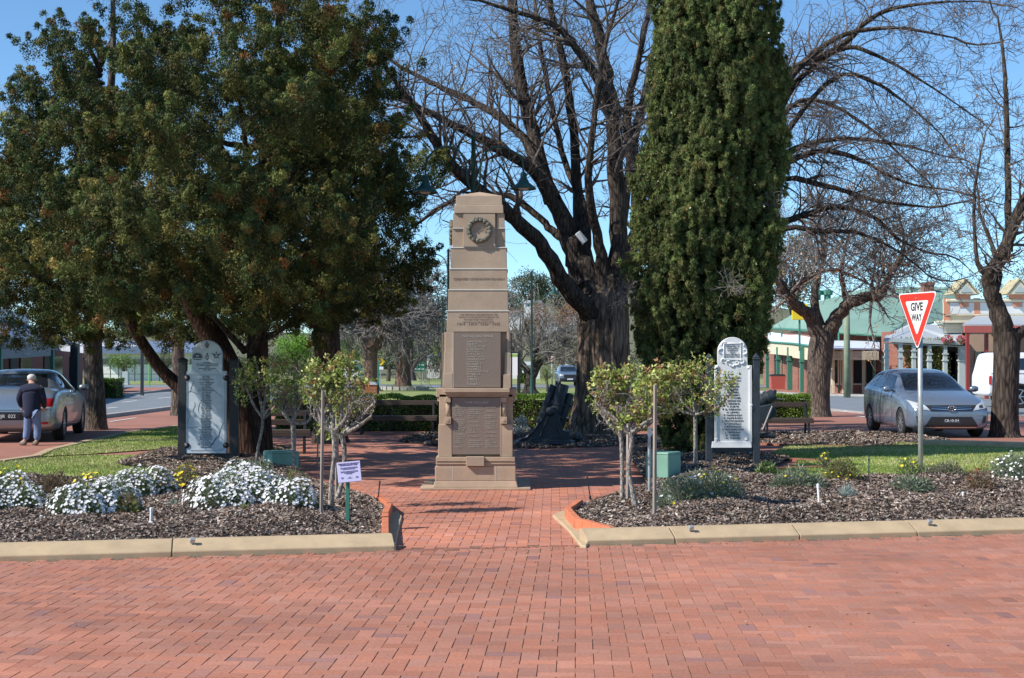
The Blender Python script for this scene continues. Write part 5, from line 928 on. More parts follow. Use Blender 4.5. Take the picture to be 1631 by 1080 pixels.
# ================================================================ STANDARD ROSES
RCOL = [(.22, .29, .06), (.33, .40, .09), (.52, .54, .19), (.15, .22, .06), (.38, .19, .09), (.36, .27, .10)]
def rose(label, trunk, targets, leaf_ell, nleaf, Y, bare_t=()):
    base = P(trunk[0][0], trunk[0][1], Y); t = thing('standard_rose', label, 'rose tree', (base.x, Y, .06), 0, 'standard roses lining the path')
    T = Wood(); straight(T, [(*P(a, b, Y+dy), r*.8) for a, b, dy, r in trunk], 12, 6); T.mesh('trunk', M['rosebark'], t)
    B = Wood(); W = Wood(); f = trunk[-1]
    for i, (a, b, dy) in enumerate(targets):
        mid = ((f[0]+a)/2+random.uniform(-6, 6), (f[1]+b)/2+random.uniform(4, 12), (f[2]+dy)/2)
        straight(B, [(*P(f[0], f[1]+3, Y+f[2]), .026), (*P(*mid[:2], Y+mid[2]), .024), (*P(a, b, Y+dy), .015)], 8, 5)
        for _ in range(4 if (a, b) not in bare_t else 3): grow(W, P(a, b, Y+dy), unit(np.array([RNG.normal()*.6, RNG.normal()*.6, .9])), .16 if (a, b) in bare_t else .3, .009, 1, .1, .35, 4, .0035)
    for _ in range(16):
        a = random.choice(targets); p = P(a[0]*.6+f[0]*.4, a[1]*.6+f[1]*.4, Y+a[2]*.5); grow(W, p, unit(np.array([RNG.normal()*.5, RNG.normal()*.5, 1])), .3, .007, 1, .1, .3, 4, .0035)
    B.mesh('arms', M['rosebark'], t); W.mesh('twigs', M['rosebark'], t)
    E = np.array([[*P(a, b, Y+dy), rx*Y/F, rx*Y/F*.9, ry*Y/F] for a, b, dy, rx, ry in leaf_ell]); vol = E[:, 3]**1.5*E[:, 5]; E[:, 3:5] *= 1.14; E[:, 5] *= 1.1; k = RNG.choice(len(E), int(nleaf*1.1)//7, p=vol/vol.sum())
    s = E[k, :3]+sph(len(k))*E[k, 3:]*RNG.random((len(k), 1))**.45; dv = unit(sph(len(k))+np.array([0, 0, .7])); cc = pick(RCOL, len(k), .2, [.22, .24, .22, .1, .12, .10])
    c = np.repeat(s, 7, 0)+np.repeat(dv, 7, 0)*RNG.uniform(-.06, .09, (len(k)*7, 1)); d = unit(sph(len(c))+np.repeat(dv, 7, 0)*.3+np.array([0, 0, -.15])); L_ = RNG.uniform(.036, .062, len(c))
    npmesh('leaves', rhomb(c, d, L_, L_*.6), 4, M['leaf'], t, col=np.repeat(cc, 7, 0)*RNG.uniform(.75, 1.25, (len(c), 1)), world=True); return t
rose('pale trunked rose just right of the grey marble board', [(408, 748, 0, .045), (411, 715, 0, .034), (417, 685, 0, .03), (419, 664, 0, .036)], [(392, 615, -.2), (404, 600, .1), (440, 640, -.1), (452, 625, .2), (425, 610, 0)], [(388, 610, -.1, 22, 24), (400, 590, .1, 16, 20), (430, 600, 0, 26, 28), (450, 630, .1, 20, 26), (385, 640, 0, 12, 10)], 1500, 24.6)
rose('reddish leaved rose between the pale trunked rose and the twin trunks', [(470, 768, 0, .045), (468, 730, 0, .033), (466, 690, 0, .034), (466, 672, 0, .04)], [(440, 640, 0), (455, 625, .1), (480, 640, -.1), (500, 655, .1), (452, 655, -.1)], [(450, 590, 0, 26, 26), (465, 620, 0, 30, 26), (485, 600, .1, 20, 20), (440, 645, 0, 16, 14)], 1700, 23.2)
rose('left one of the twin trunked roses beside the lilac sign', [(527, 812, 0, .05), (528, 770, 0, .036), (533, 720, 0, .036), (531, 685, 0, .04)], [(505, 650, 0), (520, 630, .1), (545, 640, 0), (560, 650, -.1), (500, 625, .2)], [(525, 595, 0, 34, 28), (505, 620, 0, 22, 26), (550, 585, .1, 24, 24), (540, 630, 0, 26, 18), (575, 615, 0, 16, 20)], 1900, 17.0)
rose('right one of the twin trunked roses with knobbly bare arms', [(538, 792, 0, .045), (546, 760, .05, .034), (549, 720, 0, .036), (544, 690, 0, .044)], [(598, 640, 0), (585, 648, .2), (592, 662, -.1), (575, 672, 0), (500, 665, .1), (560, 630, .2)], [(560, 650, .1, 30, 14), (525, 680, 0, 22, 16), (545, 655, 0, 24, 12)], 600, 17.9, bare_t=((598, 640), (585, 648), (592, 662)))
rose('straight trunked rose at the left of the right hand pair', [(991, 802, 0, .045), (991, 760, 0, .033), (990, 710, 0, .033), (988, 690, 0, .04)], [(955, 655, 0), (970, 640, .1), (1000, 640, -.1), (1020, 655, 0), (985, 630, .2)], [(965, 610, 0, 28, 30), (1000, 600, 0, 28, 28), (955, 640, 0, 18, 18), (1010, 640, .1, 24, 26), (985, 650, 0, 20, 14)], 2100, 18.0)
rose('kinked trunk rose at the right of the right hand pair', [(1013, 812, 0, .05), (1007, 780, 0, .035), (1001, 745, 0, .034), (1006, 705, 0, .034), (1004, 688, 0, .042)], [(957, 648, 0), (975, 668, .1), (1040, 665, -.1), (1060, 640, 0), (1028, 645, .2)], [(1040, 620, 0, 34, 30), (1020, 660, 0, 26, 18), (1060, 600, 0, 22, 20), (1062, 650, .1, 20, 16), (985, 670, 0, 16, 12)], 2000, 17.0)
rose('long armed rose reaching across the white marble board', [(1107, 752, 0, .045), (1107, 720, 0, .033), (1107, 680, 0, .033), (1107, 658, 0, .042)], [(1075, 620, 0), (1060, 640, .1), (1140, 640, -.4), (1165, 625, -.5), (1100, 610, 0), (1125, 620, .1)], [(1085, 600, 0, 30, 26), (1115, 590, 0, 26, 24), (1140, 620, -.4, 26, 24), (1165, 605, -.5, 14, 16), (1100, 640, 0, 24, 16), (1135, 650, -.4, 14, 14)], 1900, 23.2)
# ================================================================ SHRUBS AND FLOWERS
GREYG = [(.17, .21, .13), (.22, .26, .18), (.12, .17, .09), (.28, .31, .23)]; GRN = [(.12, .19, .06), (.17, .24, .07), (.09, .14, .05)]; BRN = [(.20, .14, .085), (.27, .20, .13), (.14, .11, .06)]; YG = [(.22, .30, .06), (.30, .34, .09), (.16, .24, .05)]; RED = [(.24, .12, .07), (.17, .16, .08), (.30, .17, .10)]
def shrub(label, name, lobes, cols, nl, ll=.05, lw=.014, fl=None, nf=0, fs=.03, stems=12, z0=.1, cat='shrub', group=None, spike=0):
    """lobes: (px, base py, half width px, height px)"""
    E = []
    for px, by, hw, h in lobes:
        g_ = G(px, by, z0); k = g_.y/F; E.append((g_.x, g_.y+hw*k*.5, z0, hw*k, hw*k*.75, h*k))
    E = np.array(E); t = thing(name, label, cat, (float(E[0, 0]), float(E[0, 1]), z0), 0, group); w_ = E[:, 3]*E[:, 5]; k = RNG.choice(len(E), nl, p=w_/w_.sum()); u = sph(nl); u[:, 2] = np.abs(u[:, 2]); lump = 1+.14*np.sin(u[:, 0]*6+k)*np.cos(u[:, 1]*5+2*k)
    p = E[k, :3]+u*E[k, 3:]*(RNG.random((nl, 1))**.35)*lump[:, None]; d = unit(u*[1, 1, .8]+np.array([0, 0, .4+spike])+RNG.normal(size=(nl, 3))*.5); L_ = RNG.uniform(ll*.6, ll*1.3, nl)
    npmesh('foliage', tris(p, d, L_, RNG.uniform(lw*.7, lw*1.4, nl)), 3, M['leaf'], t, col=pick(cols, nl, .2), world=True)
    W = Wood()
    for i in range(stems):
        e = E[i % len(E)]; a = random.uniform(0, 2*PI); f = random.uniform(.3, .85); q = [np.array([e[0]+.03*math.cos(a), e[1]+.03*math.sin(a), e[2]-.03]), np.array([e[0]+e[3]*.5*f*math.cos(a), e[1]+e[4]*.5*f*math.sin(a), e[2]+e[5]*.5]), np.array([e[0]+e[3]*f*math.cos(a), e[1]+e[4]*f*math.sin(a), e[2]+e[5]*.9*math.sqrt(max(.05, 1-f*f))])]; W.line(q, [.007, .005, .003], 4)
    W.mesh('stems', M['timber'], t)
    if nf:
        k = RNG.choice(len(E), nf, p=w_/w_.sum()); u = sph(nf); u[:, 2] = np.abs(u[:, 2]); u[:, 1] = np.where(RNG.random(nf) < .55, -np.abs(u[:, 1]), u[:, 1]); u[:, 2] = np.abs(u[:, 2])**.8; u = unit(u); lump = 1+.14*np.sin(u[:, 0]*6+k)*np.cos(u[:, 1]*5+2*k)
        p = E[k, :3]+u*E[k, 3:]*(1.0+.06*RNG.random((nf, 1)))*lump[:, None]; nrm = unit(u+np.array([-.2, -.25, .55])+RNG.normal(size=(nf, 3))*.3); a = unit(np.cross(nrm, RNG.normal(size=(nf, 3)))); b_ = np.cross(nrm, a); r = RNG.uniform(fs*.6, fs*1.1, (nf, 1))*(.72 if fs <= .03 else .6); V = []
        for q in range(5):      # five petals, each a rhomb
            an = 2*PI*q/5; da = a*math.cos(an)+b_*math.sin(an); db = -a*math.sin(an)+b_*math.cos(an); V.append(np.stack([p, p+da*r*.7+db*r*.48+nrm*r*.2, p+da*r+nrm*r*.28, p+da*r*.7-db*r*.48+nrm*r*.2], 1))
        V = np.stack(V, 1).reshape(-1, 4, 3); npmesh('flowers', V, 4, M['petal'], t, col=np.repeat(pick(fl, nf, .06), 5, 0), world=True)
    return t
WH = [(.80, .80, .80), (.78, .76, .78)]; YL = [(.80, .62, .03)]; gf = 'white flowering mounds in the left bed'
shrub('white flowering mound cut by the left edge of the photo', 'flowering_shrub', [(0, 822, 62, 62), (-50, 825, 60, 50), (45, 808, 26, 34)], GREYG+GRN, 5200, fl=WH, nf=800, group=gf)
shrub('white flowering mound between the brown bush and the white riser', 'flowering_shrub', [(115, 825, 48, 52), (158, 822, 44, 56), (190, 815, 30, 40)], GREYG+GRN, 5600, fl=WH, nf=800, group=gf)
shrub('white flowering mound at the back below the lawn', 'flowering_shrub', [(205, 792, 40, 44), (245, 788, 34, 42), (180, 795, 24, 34)], GREYG+GRN, 4200, fl=WH, nf=520, group=gf)
shrub('widest white flowering mound in front of the grey marble board', 'flowering_shrub', [(345, 815, 56, 60), (400, 812, 58, 60), (460, 815, 46, 50), (380, 800, 50, 62)], GREYG+GRN, 9500, fl=WH, nf=1500, group=gf)
shrub('loose grey green bush with few white flowers under the grey board', 'shrub', [(385, 768, 36, 30), (360, 770, 26, 24), (412, 768, 26, 34)], GREYG, 2400, fl=WH, nf=40, ll=.06)
shrub('dry brown dome bush between white mounds', 'shrub', [(82, 792, 32, 38)], BRN, 2400, ll=.045)
shrub('yellow flowered green tuft beside the far left mound', 'daisy_bush', [(36, 815, 18, 32)], YG, 700, fl=YL, nf=14, fs=.045)
shrub('brownish twiggy bush at the right foot of a white mound', 'shrub', [(195, 822, 26, 34)], RED+YG, 900, ll=.05)
shrub('reddish twiggy bush with yellow daisies below the left board post', 'daisy_bush', [(292, 782, 24, 44)], RED+YG, 800, fl=YL, nf=26, fs=.05)
shrub('yellow daisies rising behind the white mounds', 'daisy_bush', [(140, 785, 40, 30)], GRN, 500, fl=YL, nf=24, fs=.05)
shrub('yellow daisies at the far left behind the mound', 'daisy_bush', [(12, 785, 26, 40)], GRN, 400, fl=YL, nf=22, fs=.05)
shrub('olive twiggy bush in front of the left green cabinet', 'shrub', [(470, 785, 20, 40)], YG+RED, 500, stems=16)
shrub('small green weed in the mulch under the widest mound', 'weed', [(388, 822, 9, 16)], YG, 220, stems=4)
shrub('tiny silver succulent in the left mulch', 'succulent', [(276, 808, 9, 12)], [(.25, .32, .26)], 120, ll=.05, stems=3)
shrub('big grey green bush with yellow and a few white flowers by the right path end', 'shrub', [(1090, 805, 44, 46), (1130, 802, 46, 52), (1160, 798, 30, 42), (1060, 812, 22, 22)], GREYG, 7000, fl=YL+WH[:1], nf=34, fs=.04, ll=.05)
shrub('rounded grey green bush right of the white marble board', 'shrub', [(1270, 785, 34, 40), (1298, 784, 24, 30), (1246, 784, 20, 24)], GREYG, 3400, fl=YL, nf=1)
shrub('tan domed bush before the right lawn', 'shrub', [(1345, 768, 30, 36)], BRN+YG, 2200, fl=YL, nf=6)
shrub('leafy green tuft with yellow buds left of the tan bush', 'daisy_bush', [(1315, 745, 12, 24)], GRN, 300, fl=YL, nf=6, fs=.04)
shrub('silvery bush left of the sign pole base', 'shrub', [(1450, 785, 30, 26), (1470, 782, 20, 20)], GREYG, 1900)
shrub('tall green plant with yellow daisies behind the sign pole', 'daisy_bush', [(1452, 762, 22, 34), (1480, 760, 18, 22)], GRN, 900, fl=YL, nf=12, fs=.045)
shrub('grey bush right of the sign pole', 'shrub', [(1515, 762, 28, 26), (1490, 764, 18, 18)], GREYG+BRN, 1900)
shrub('reddish sparse bush near the right edge', 'shrub', [(1566, 786, 24, 44)], RED, 1000, fl=[(.6, .05, .03)], nf=5, fs=.02)
shrub('grey bush with white flowers cut by the right edge', 'flowering_shrub', [(1612, 768, 32, 44), (1645, 770, 34, 50)], GREYG, 3600, fl=WH, nf=90)
shrub('spiky silver tuft in the right mulch', 'succulent', [(1352, 800, 13, 24)], [(.36, .42, .38)], 420, ll=.09, lw=.008, stems=2, spike=.3)
shrub('small green weed by the white board post', 'weed', [(1222, 755, 16, 18)], GRN, 240, ll=.07, lw=.03, stems=6)
shrub('silver leaved bush between obelisk base and mortar', 'shrub', [(830, 696, 14, 34)], [(.42, .46, .42), (.5, .52, .5)], 500, ll=.09, lw=.03, z0=0)
# ================================================================ HEDGES
def hedge(label, x0, x1, y0, y1, h, n, cols=((.11, .21, .025), (.17, .30, .03), (.26, .38, .06), (.08, .15, .02)), z0=0, ls=.05):
    t = thing('hedge', label, 'hedge', ((x0+x1)/2, (y0+y1)/2, z0)); f = RNG.integers(0, 6, n); f = np.where(f == 5, 0, f); a, b_, c_ = RNG.random(n), RNG.random(n), RNG.random(n); dp = RNG.random(n)**1.5*.12
    x = x0+a*(x1-x0); y = y0+b_*(y1-y0); z = z0+c_*h; wob = .03*np.sin(x*3.1)+.03*np.sin(x*7.7+1)
    top = f <= 1; z = np.where(top, z0+h-dp+wob, z); fr = (f == 2) | (f == 3); y = np.where(fr, y0+dp+wob, y); x = np.where(f == 4, np.where(b_ > .5, x0+dp, x1-dp), x); y = np.where(f == 4, y0+a*(y1-y0), y)
    d = unit(sph(n)+np.where(top, 1, .2)[:, None]*np.array([0, 0, 1.])+np.where(fr, 1, 0)[:, None]*np.array([0, -1., .0])); L_ = RNG.uniform(ls*.7, ls*1.3, n)
    npmesh('foliage', rhomb(np.stack([x, y, z], 1), d, L_, L_*.6), 4, M['leaf'], t, col=pick(cols, n, .2), world=True)
    b = MB(); b.frus(x0+.1, x1-.1, y0+.1, y1-.1, z0, z0+h-.12); b.build('core', M['bark_dark'], t, world=True)
hedge('long bright green clipped hedge running behind obelisk and mortar', -6.3, 3.6, 37.6, 38.7, .93, 36000)
hedge('short green hedge on the right beside the street tree', 7.7, 9.15, 43.2, 44.2, .80, 9000)
hedge('dark clipped hedge block by the left street', GX(150, 73).x, GX(187, 73).x, 73, 74.5, 1.0, 3500, cols=((.06, .12, .02), (.09, .17, .03)), z0=-.08, ls=.09)
hedge('small clipped hedge beyond the far grey tree', GX(826, 150).x, GX(851, 150).x, 150, 152, 1.0, 900, z0=-.54, ls=.2)
# ================================================================ LITTER: leaves and grit on the paving
n = 2600; x = RNG.uniform(-6, 7, n); t_ = RNG.random(n); y = np.where(t_ < .55, KL(x)-np.abs(RNG.normal(size=n))*.22, np.where(t_ < .75, RNG.uniform(9, 14, n), RNG.uniform(14.5, 34, n)))
k = (y < KL(x)-.01) | inpoly(x, y, [(-.95, 14.4), (.5, 14.6), (.4, 16.8), (1.2, 19.4), (1.8, 20.8), (2, 30), (-4, 30), (-2.8, 21), (-1.4, 17.4)]); x, y = x[k], y[k]; n = len(x)
th = RNG.random(n)*2*PI; L_ = RNG.uniform(.006, .028, n); a = np.stack([np.cos(th), np.sin(th), RNG.normal(size=n)*.2], 1)*L_[:, None]/2; b_ = np.stack([-np.sin(th), np.cos(th), RNG.normal(size=n)*.3], 1)*L_[:, None]*.25; c = np.stack([x, y, np.full(n, .005)], 1)
o = npmesh('leaf_litter', np.stack([c-a, c+b_, c+a, c-b_], 1), 4, M['chips'], col=pick([(.12, .08, .05), (.2, .14, .08), (.07, .05, .04), (.3, .25, .18)], n)); o['kind'] = 'stuff'; o['label'] = 'fallen leaves and bark specks on the brick paving'
# ================================================================ VEHICLES
def loft(stations, parent, m, arches, r=.36, wid=.9):
    b = MB(); n = 0
    for y, zb, zs, zr, wb, ws, wr in stations:
        hf = [(0, zb), (wb-.08, zb), (wb, zb+.08), ((wb+ws)/2+.012, (zb+zs)/2), (ws, zs-.02), (ws-.035, zs+.03 if zr-zs > .15 else zs+(zr-zs)*.4), (wr+.03, zr-.05 if zr-zs > .15 else zr-(zr-zs)*.2), (wr-.06, zr), (wr*.5, zr+.018), (0, zr+.024)]
        ring = [(x, y, z) for x, z in hf]+[(-x, y, z) for x, z in hf[-2:0:-1]]; n = len(ring); b.v += ring
    k = len(stations); b.f = [(i*n+j, i*n+(j+1) % n, (i+1)*n+(j+1) % n, (i+1)*n+j) for i in range(k-1) for j in range(n)]+[tuple(range(n-1, -1, -1)), tuple((k-1)*n+j for j in range(n))]
    o = b.build('body', m, None, smooth=True); s = o.modifiers.new('s', 'SUBSURF'); s.levels = s.render_levels = 2; bake(o)
    cut = []
    for y in arches:
        c = MB(); c.lathe([(r+.035, -1.3), (r+.035, 1.3)], (0, y, r*.92), 32, Matrix.Rotation(PI/2, 3, 'Y')); c = c.build('cut', m); bo = o.modifiers.new('b', 'BOOLEAN'); bo.operation = 'DIFFERENCE'; bo.object = c; bo.solver = 'EXACT'; cut.append(c)
    bake(o)
    for c in cut: bpy.data.objects.remove(c)
    me = o.data; bm = bmesh.new(); bm.from_mesh(me); bm.normal_update()
    for e in bm.edges: e.smooth = len(e.link_faces) == 2 and e.calc_face_angle(0) < R(40)
    for f in bm.faces: f.smooth = True
    bm.to_mesh(me); bm.free(); bv = BVHTree.FromPolygons([v.co for v in me.vertices], [p.vertices for p in me.polygons]); o.parent = parent; return o, bv
def decal(bv, quad, axis, m, name, parent, off=.006, n=10, th=0):
    D = {'front': (Vector((0, 1, 0)), lambda u, v: Vector((u, -6, v))), 'back': (Vector((0, -1, 0)), lambda u, v: Vector((u, 6, v))), 'right': (Vector((-1, 0, 0)), lambda u, v: Vector((4, u, v))), 'left': (Vector((1, 0, 0)), lambda u, v: Vector((-4, u, v)))}[axis]
    V = []; a, b_, c, d = [Vector(q) for q in quad]; last = None
    for j in range(n+1):
        for i in range(n+1):
            s, t = i/n, j/n; p = a*(1-s)*(1-t)+b_*s*(1-t)+c*s*t+d*(1-s)*t; h, no, _, _ = bv.ray_cast(D[1](p.x, p.y), D[0])
            if h is None: h = last or (D[1](p.x, p.y)+D[0]*5); no = -D[0]
            last = h; V.append(h-D[0]*off*1.0)
    mb = MB(); mb.add(V, [(j*(n+1)+i, j*(n+1)+i+1, (j+1)*(n+1)+i+1, (j+1)*(n+1)+i) for j in range(n) for i in range(n)]); o = mb.build(name, m, parent, smooth=True); return o
M['silver'] = mat('silver_car_paint', (.19, .24, .32), .24, metal=.4, coat=.5); M['champ'] = mat('pale_silver_paint', (.30, .345, .40), .28, metal=.6, coat=.5); M['whitecar'] = mat('white_car_paint', (.75, .76, .78), .3, coat=.4)
M['carglass'] = mat('car_glass', (.012, .017, .024), .04, spec=.9, coat=.6); M['tyre'] = mat('tyre_rubber', (.018, .018, .019), .85); M['alloy'] = mat('alloy_wheel', (.42, .43, .45), .35, metal=.8); M['plastic'] = mat('black_plastic', (.02, .02, .022), .5)
M['chrome'] = mat('chrome_trim', (.7, .7, .72), .15, metal=1); M['lens'] = mat('headlamp_lens', (.50, .53, .56), .12, spec=.8, coat=.8); M['redlens'] = mat('tail_lamp_red', (.40, .012, .012), .2, coat=.6)
def wheel(parent, x, y, r, spokes=10, side=1, w_=.2, dark=False):
    A = Matrix.Rotation(PI/2, 3, 'Y'); b = MB(); b.lathe([(r*.66, -w_/2), (r*.93, -w_/2), (r, -w_*.35), (r, w_*.35), (r*.93, w_/2), (r*.66, w_/2), (r*.66, -w_/2)], (x, y, r), 32, A, cap=False); wh = b.build('wheel', M['tyre'], parent); smooth_angle(wh)
    xo = x+side*w_*.36; q = MB(); q.lathe([(r*.58, -.02), (r*.68, -.02), (r*.68, .03), (r*.60, .03), (r*.58, -.02)], (xo, y, r), 28, A, cap=False)
    for k in range(spokes):
        a = 2*PI*k/spokes; q.beam((xo+side*.01, y+.05*math.cos(a), r+.05*math.sin(a)), (xo, y+r*.64*math.cos(a), r+r*.64*math.sin(a)), .028, .03, up=(1, 0, 0))
    q.lathe([(0, -.03), (.06, -.02), (.06, .03), (0, .035)], (xo, y, r), 12, A); q.build('rim', M['alloy'], wh); d = MB(); d.lathe([(0, 0), (r*.62, 0), (r*.62, .01), (0, .01)], (x+side*w_*.1, y, r), 24, A); d.build('brake_disc', M['plastic'], wh)
def mirror(parent, bv, y, z, x, m, s):
    b = MB(); b.lathe([(0, -.10), (.05, -.09), (.075, -.03), (.075, .04), (.05, .09), (0, .10)], (0, 0, 0), 12, Matrix.Rotation(PI/2, 3, 'Y')); o = b.build('door_mirror', m, parent, smooth=True); o.location = (s*(x+.1), y, z+.02); o.scale = (1, .8, .9); q = MB(); q.beam((s*(x-.08), y, z-.04), (s*(x+.08), y, z), .05, .03); q.build('mirror_arm', M['plastic'], parent)
def handle(parent, bv, y, z, s, m):
    h, _, _, _ = bv.ray_cast(Vector((s*4, y, z)), Vector((-s, 0, 0)))
    if h: b = MB(); b.box((h.x+s*.015, y, z), (.03, .17, .025)); b.build('door_handle', m, parent, bevel=.006)
def seams(bv, ys, z0, z1, parent):
    for s, ax in ((1, 'right'), (-1, 'left')):
        for y0, y1 in ys: decal(bv, [(y0-.004, z0), (y0+.004, z0), (y1+.004, z1), (y1-.004, z1)], ax, M['plastic'], 'door_seam', parent, .003, 6)
def place(t, local, world, th, sc):
    c, s = math.cos(th), math.sin(th); lx, ly = local[0]*sc, local[1]*sc; t.location = (world[0]-(c*lx-s*ly), world[1]-(s*lx+c*ly), zg(world[1])); t.rotation_euler = (0, 0, th); t.scale = (sc,)*3
# silver hatchback, facing us
hb_ = thing('parked_car', 'silver five door hatchback facing us beside the give way sign', 'car'); HS = [(-2.10, .30, .50, .60, .62, .66, .56), (-2.06, .20, .60, .70, .78, .80, .64), (-1.85, .17, .70, .80, .865, .86, .68), (-1.5, .17, .79, .90, .875, .885, .72), (-1.1, .17, .86, .97, .875, .885, .74), (-.82, .17, .90, 1.02, .875, .885, .72), (-.35, .17, .93, 1.28, .875, .885, .64), (.02, .17, .95, 1.42, .875, .885, .60), (.5, .17, .98, 1.48, .875, .885, .60), (1.1, .17, 1.01, 1.47, .875, .885, .59), (1.65, .17, 1.04, 1.43, .87, .88, .57), (1.9, .20, 1.04, 1.32, .86, .86, .57), (2.04, .26, .98, 1.05, .83, .83, .60), (2.14, .36, .7, .82, .74, .74, .52)]
bo, bv = loft(HS, hb_, M['silver'], (-1.27, 1.33), .325)
decal(bv, [(-.66, 1.01), (.66, 1.01), (.545, 1.40), (-.545, 1.40)], 'front', M['carglass'], 'windscreen', hb_, .008, 14)
for s, ax in ((1, 'right'), (-1, 'left')):
    decal(bv, [(-.50, 1.01), (.30, 1.02), (.30, 1.37), (-.12, 1.33)], ax, M['carglass'], 'side_window', hb_, .006); decal(bv, [(.36, 1.02), (1.02, 1.05), (.98, 1.36), (.36, 1.37)], ax, M['carglass'], 'side_window', hb_, .006); decal(bv, [(1.08, 1.06), (1.5, 1.12), (1.3, 1.30), (1.04, 1.35)], ax, M['carglass'], 'side_window', hb_, .006)
    decal(bv, [(-.46, 1.0), (1.5, 1.06), (1.5, 1.075), (-.46, 1.012)], ax, M['chrome'], 'window_trim', hb_, .009, 8)
    decal(bv, [(s*.46, .60), (s*.80, .655), (s*.83, .82), (s*.56, .715)], 'front', M['lens'], 'headlight', hb_, .012); decal(bv, [(s*.60, .645), (s*.70, .66), (s*.71, .73), (s*.61, .705)], 'front', M['chrome'], 'lamp_reflector', hb_, .017, 5); decal(bv, [(s*.66, .32), (s*.74, .33), (s*.76, .48), (s*.69, .47)], 'front', M['plastic'], 'fog_light_surround', hb_, .008)
    mirror(hb_, bv, -.62, 1.02, .88, M['silver'], s); handle(hb_, bv, .1, .86, s, M['silver']); handle(hb_, bv, .95, .89, s, M['silver'])
seams(bv, ((-.62, -.6), (.36, .33), (1.12, 1.3)), .28, 1.0, hb_)
decal(bv, [(-.44, .585), (.44, .585), (.58, .715), (-.58, .715)], 'front', M['plastic'], 'grille', hb_, .010, 10)
for a, c in ((.62, .64), (.665, .685)):
    for s in (-1, 1): decal(bv, [(s*.05, a-.01), (s*.44, a+.01), (s*.44, c+.01), (s*.05, c-.01)], 'front', M['chrome'], 'grille_bar', hb_, .016, 6)
decal(bv, [(-.58, .25), (.58, .25), (.44, .465), (-.44, .465)], 'front', M['plastic'], 'lower_grille', hb_, .010, 10); decal(bv, [(-.54, .225), (.54, .225), (.56, .245), (-.56, .245)], 'front', M['chrome'], 'bumper_strip', hb_, .012)
h, _, _, _ = bv.ray_cast(Vector((0, -6, .645)), Vector((0, 1, 0)))
e = MB(); ey = h.y-.03
def oval(mb, cx, cz, rx, rz, w_, y, n=20): mb.tube([(cx+rx*math.cos(2*PI*i/n), y, cz+rz*math.sin(2*PI*i/n)) for i in range(n+1)], w_, 6, cap=False)
oval(e, 0, .645, .085, .06, .010, ey); oval(e, 0, .645, .028, .052, .006, ey); oval(e, 0, .668, .058, .022, .006, ey); e.build('badge', M['chrome'], hb_, smooth=True)
e = MB(); e.lathe([(0, 0), (.08, 0), (.08, .01), (0, .012)], (0, ey+.02, .645), 20, Matrix.Rotation(PI/2, 3, 'X')); e.build('badge_disc', M['plastic'], hb_)
b = MB(); b.box((0, h.y-.012, .385), (.372, .012, .10)); npl = b.build('number_plate', mat('plate_dark', (.10, .11, .13), .5), hb_, bevel=.004); text('CB-10-3H', .075, (0, h.y-.020, .36), M['signwhite'], npl, 'lettering')
for x in (-1, 1):
    for y in (-1.27, 1.33): wheel(hb_, x*.78, y, .325, 10, x)
pth = R(0.5); place(hb_, (-.78, -1.27), tuple(G(1441, 695))[:2], pth, 1.12)
# silver luxury sedan seen from behind
sd = thing('parked_car', 'pale silver sedan seen from behind with an elderly man at its boot', 'car'); SS = [(-2.35, .30, .52, .60, .6, .64, .5), (-2.22, .2, .64, .72, .78, .80, .62), (-1.85, .18, .76, .85, .87, .885, .7), (-1.1, .18, .85, .95, .885, .90, .74), (-.82, .18, .88, .99, .885, .90, .73), (-.1, .18, .91, 1.34, .885, .90, .62), (.35, .18, .93, 1.41, .885, .90, .60), (.85, .18, .95, 1.40, .885, .90, .59), (1.3, .18, .97, 1.25, .885, .90, .60), (1.72, .18, .98, 1.05, .885, .89, .66), (2.1, .2, .97, 1.03, .875, .87, .70), (2.26, .24, .92, .99, .85, .84, .70), (2.34, .3, .72, .82, .80, .80, .64), (2.38, .36, .55, .64, .72, .72, .56)]
bo, bv = loft(SS, sd, M['champ'], (-1.4, 1.35), .335)
decal(bv, [(-.62, 1.06), (.62, 1.06), (.50, 1.33), (-.50, 1.33)], 'back', M['carglass'], 'rear_window', sd, .008, 14)
for s, ax in ((1, 'right'), (-1, 'left')):
    decal(bv, [(-.5, .99), (.42, 1.0), (.42, 1.32), (-.08, 1.28)], ax, M['carglass'], 'side_window', sd, .006); decal(bv, [(.48, 1.0), (1.2, 1.03), (.98, 1.27), (.48, 1.32)], ax, M['carglass'], 'side_window', sd, .006)
    decal(bv, [(s*.50, .70), (s*.80, .70), (s*.82, .86), (s*.56, .86)], 'back', M['redlens'], 'tail_light', sd, .008); decal(bv, [(s*.50, .665), (s*.79, .665), (s*.80, .695), (s*.50, .695)], 'back', M['lens'], 'tail_light_strip', sd, .009); decal(bv, [(s*.45, .36), (s*.72, .36), (s*.72, .40), (s*.45, .40)], 'back', M['redlens'], 'reflector', sd, .008, 4)
    mirror(sd, bv, -.6, 1.0, .9, M['champ'], s); handle(sd, bv, .15, .86, s, M['champ']); handle(sd, bv, 1.0, .88, s, M['champ'])
seams(bv, ((-.66, -.62), (.45, .45), (1.2, 1.2)), .28, .98, sd)
decal(bv, [(-.62, .63), (.62, .63), (.62, .64), (-.62, .64)], 'back', M['plastic'], 'boot_seam', sd, .005); decal(bv, [(-.52, .44), (.52, .44), (.52, .60), (-.52, .60)], 'back', M['plastic'], 'plate_recess', sd, .007)
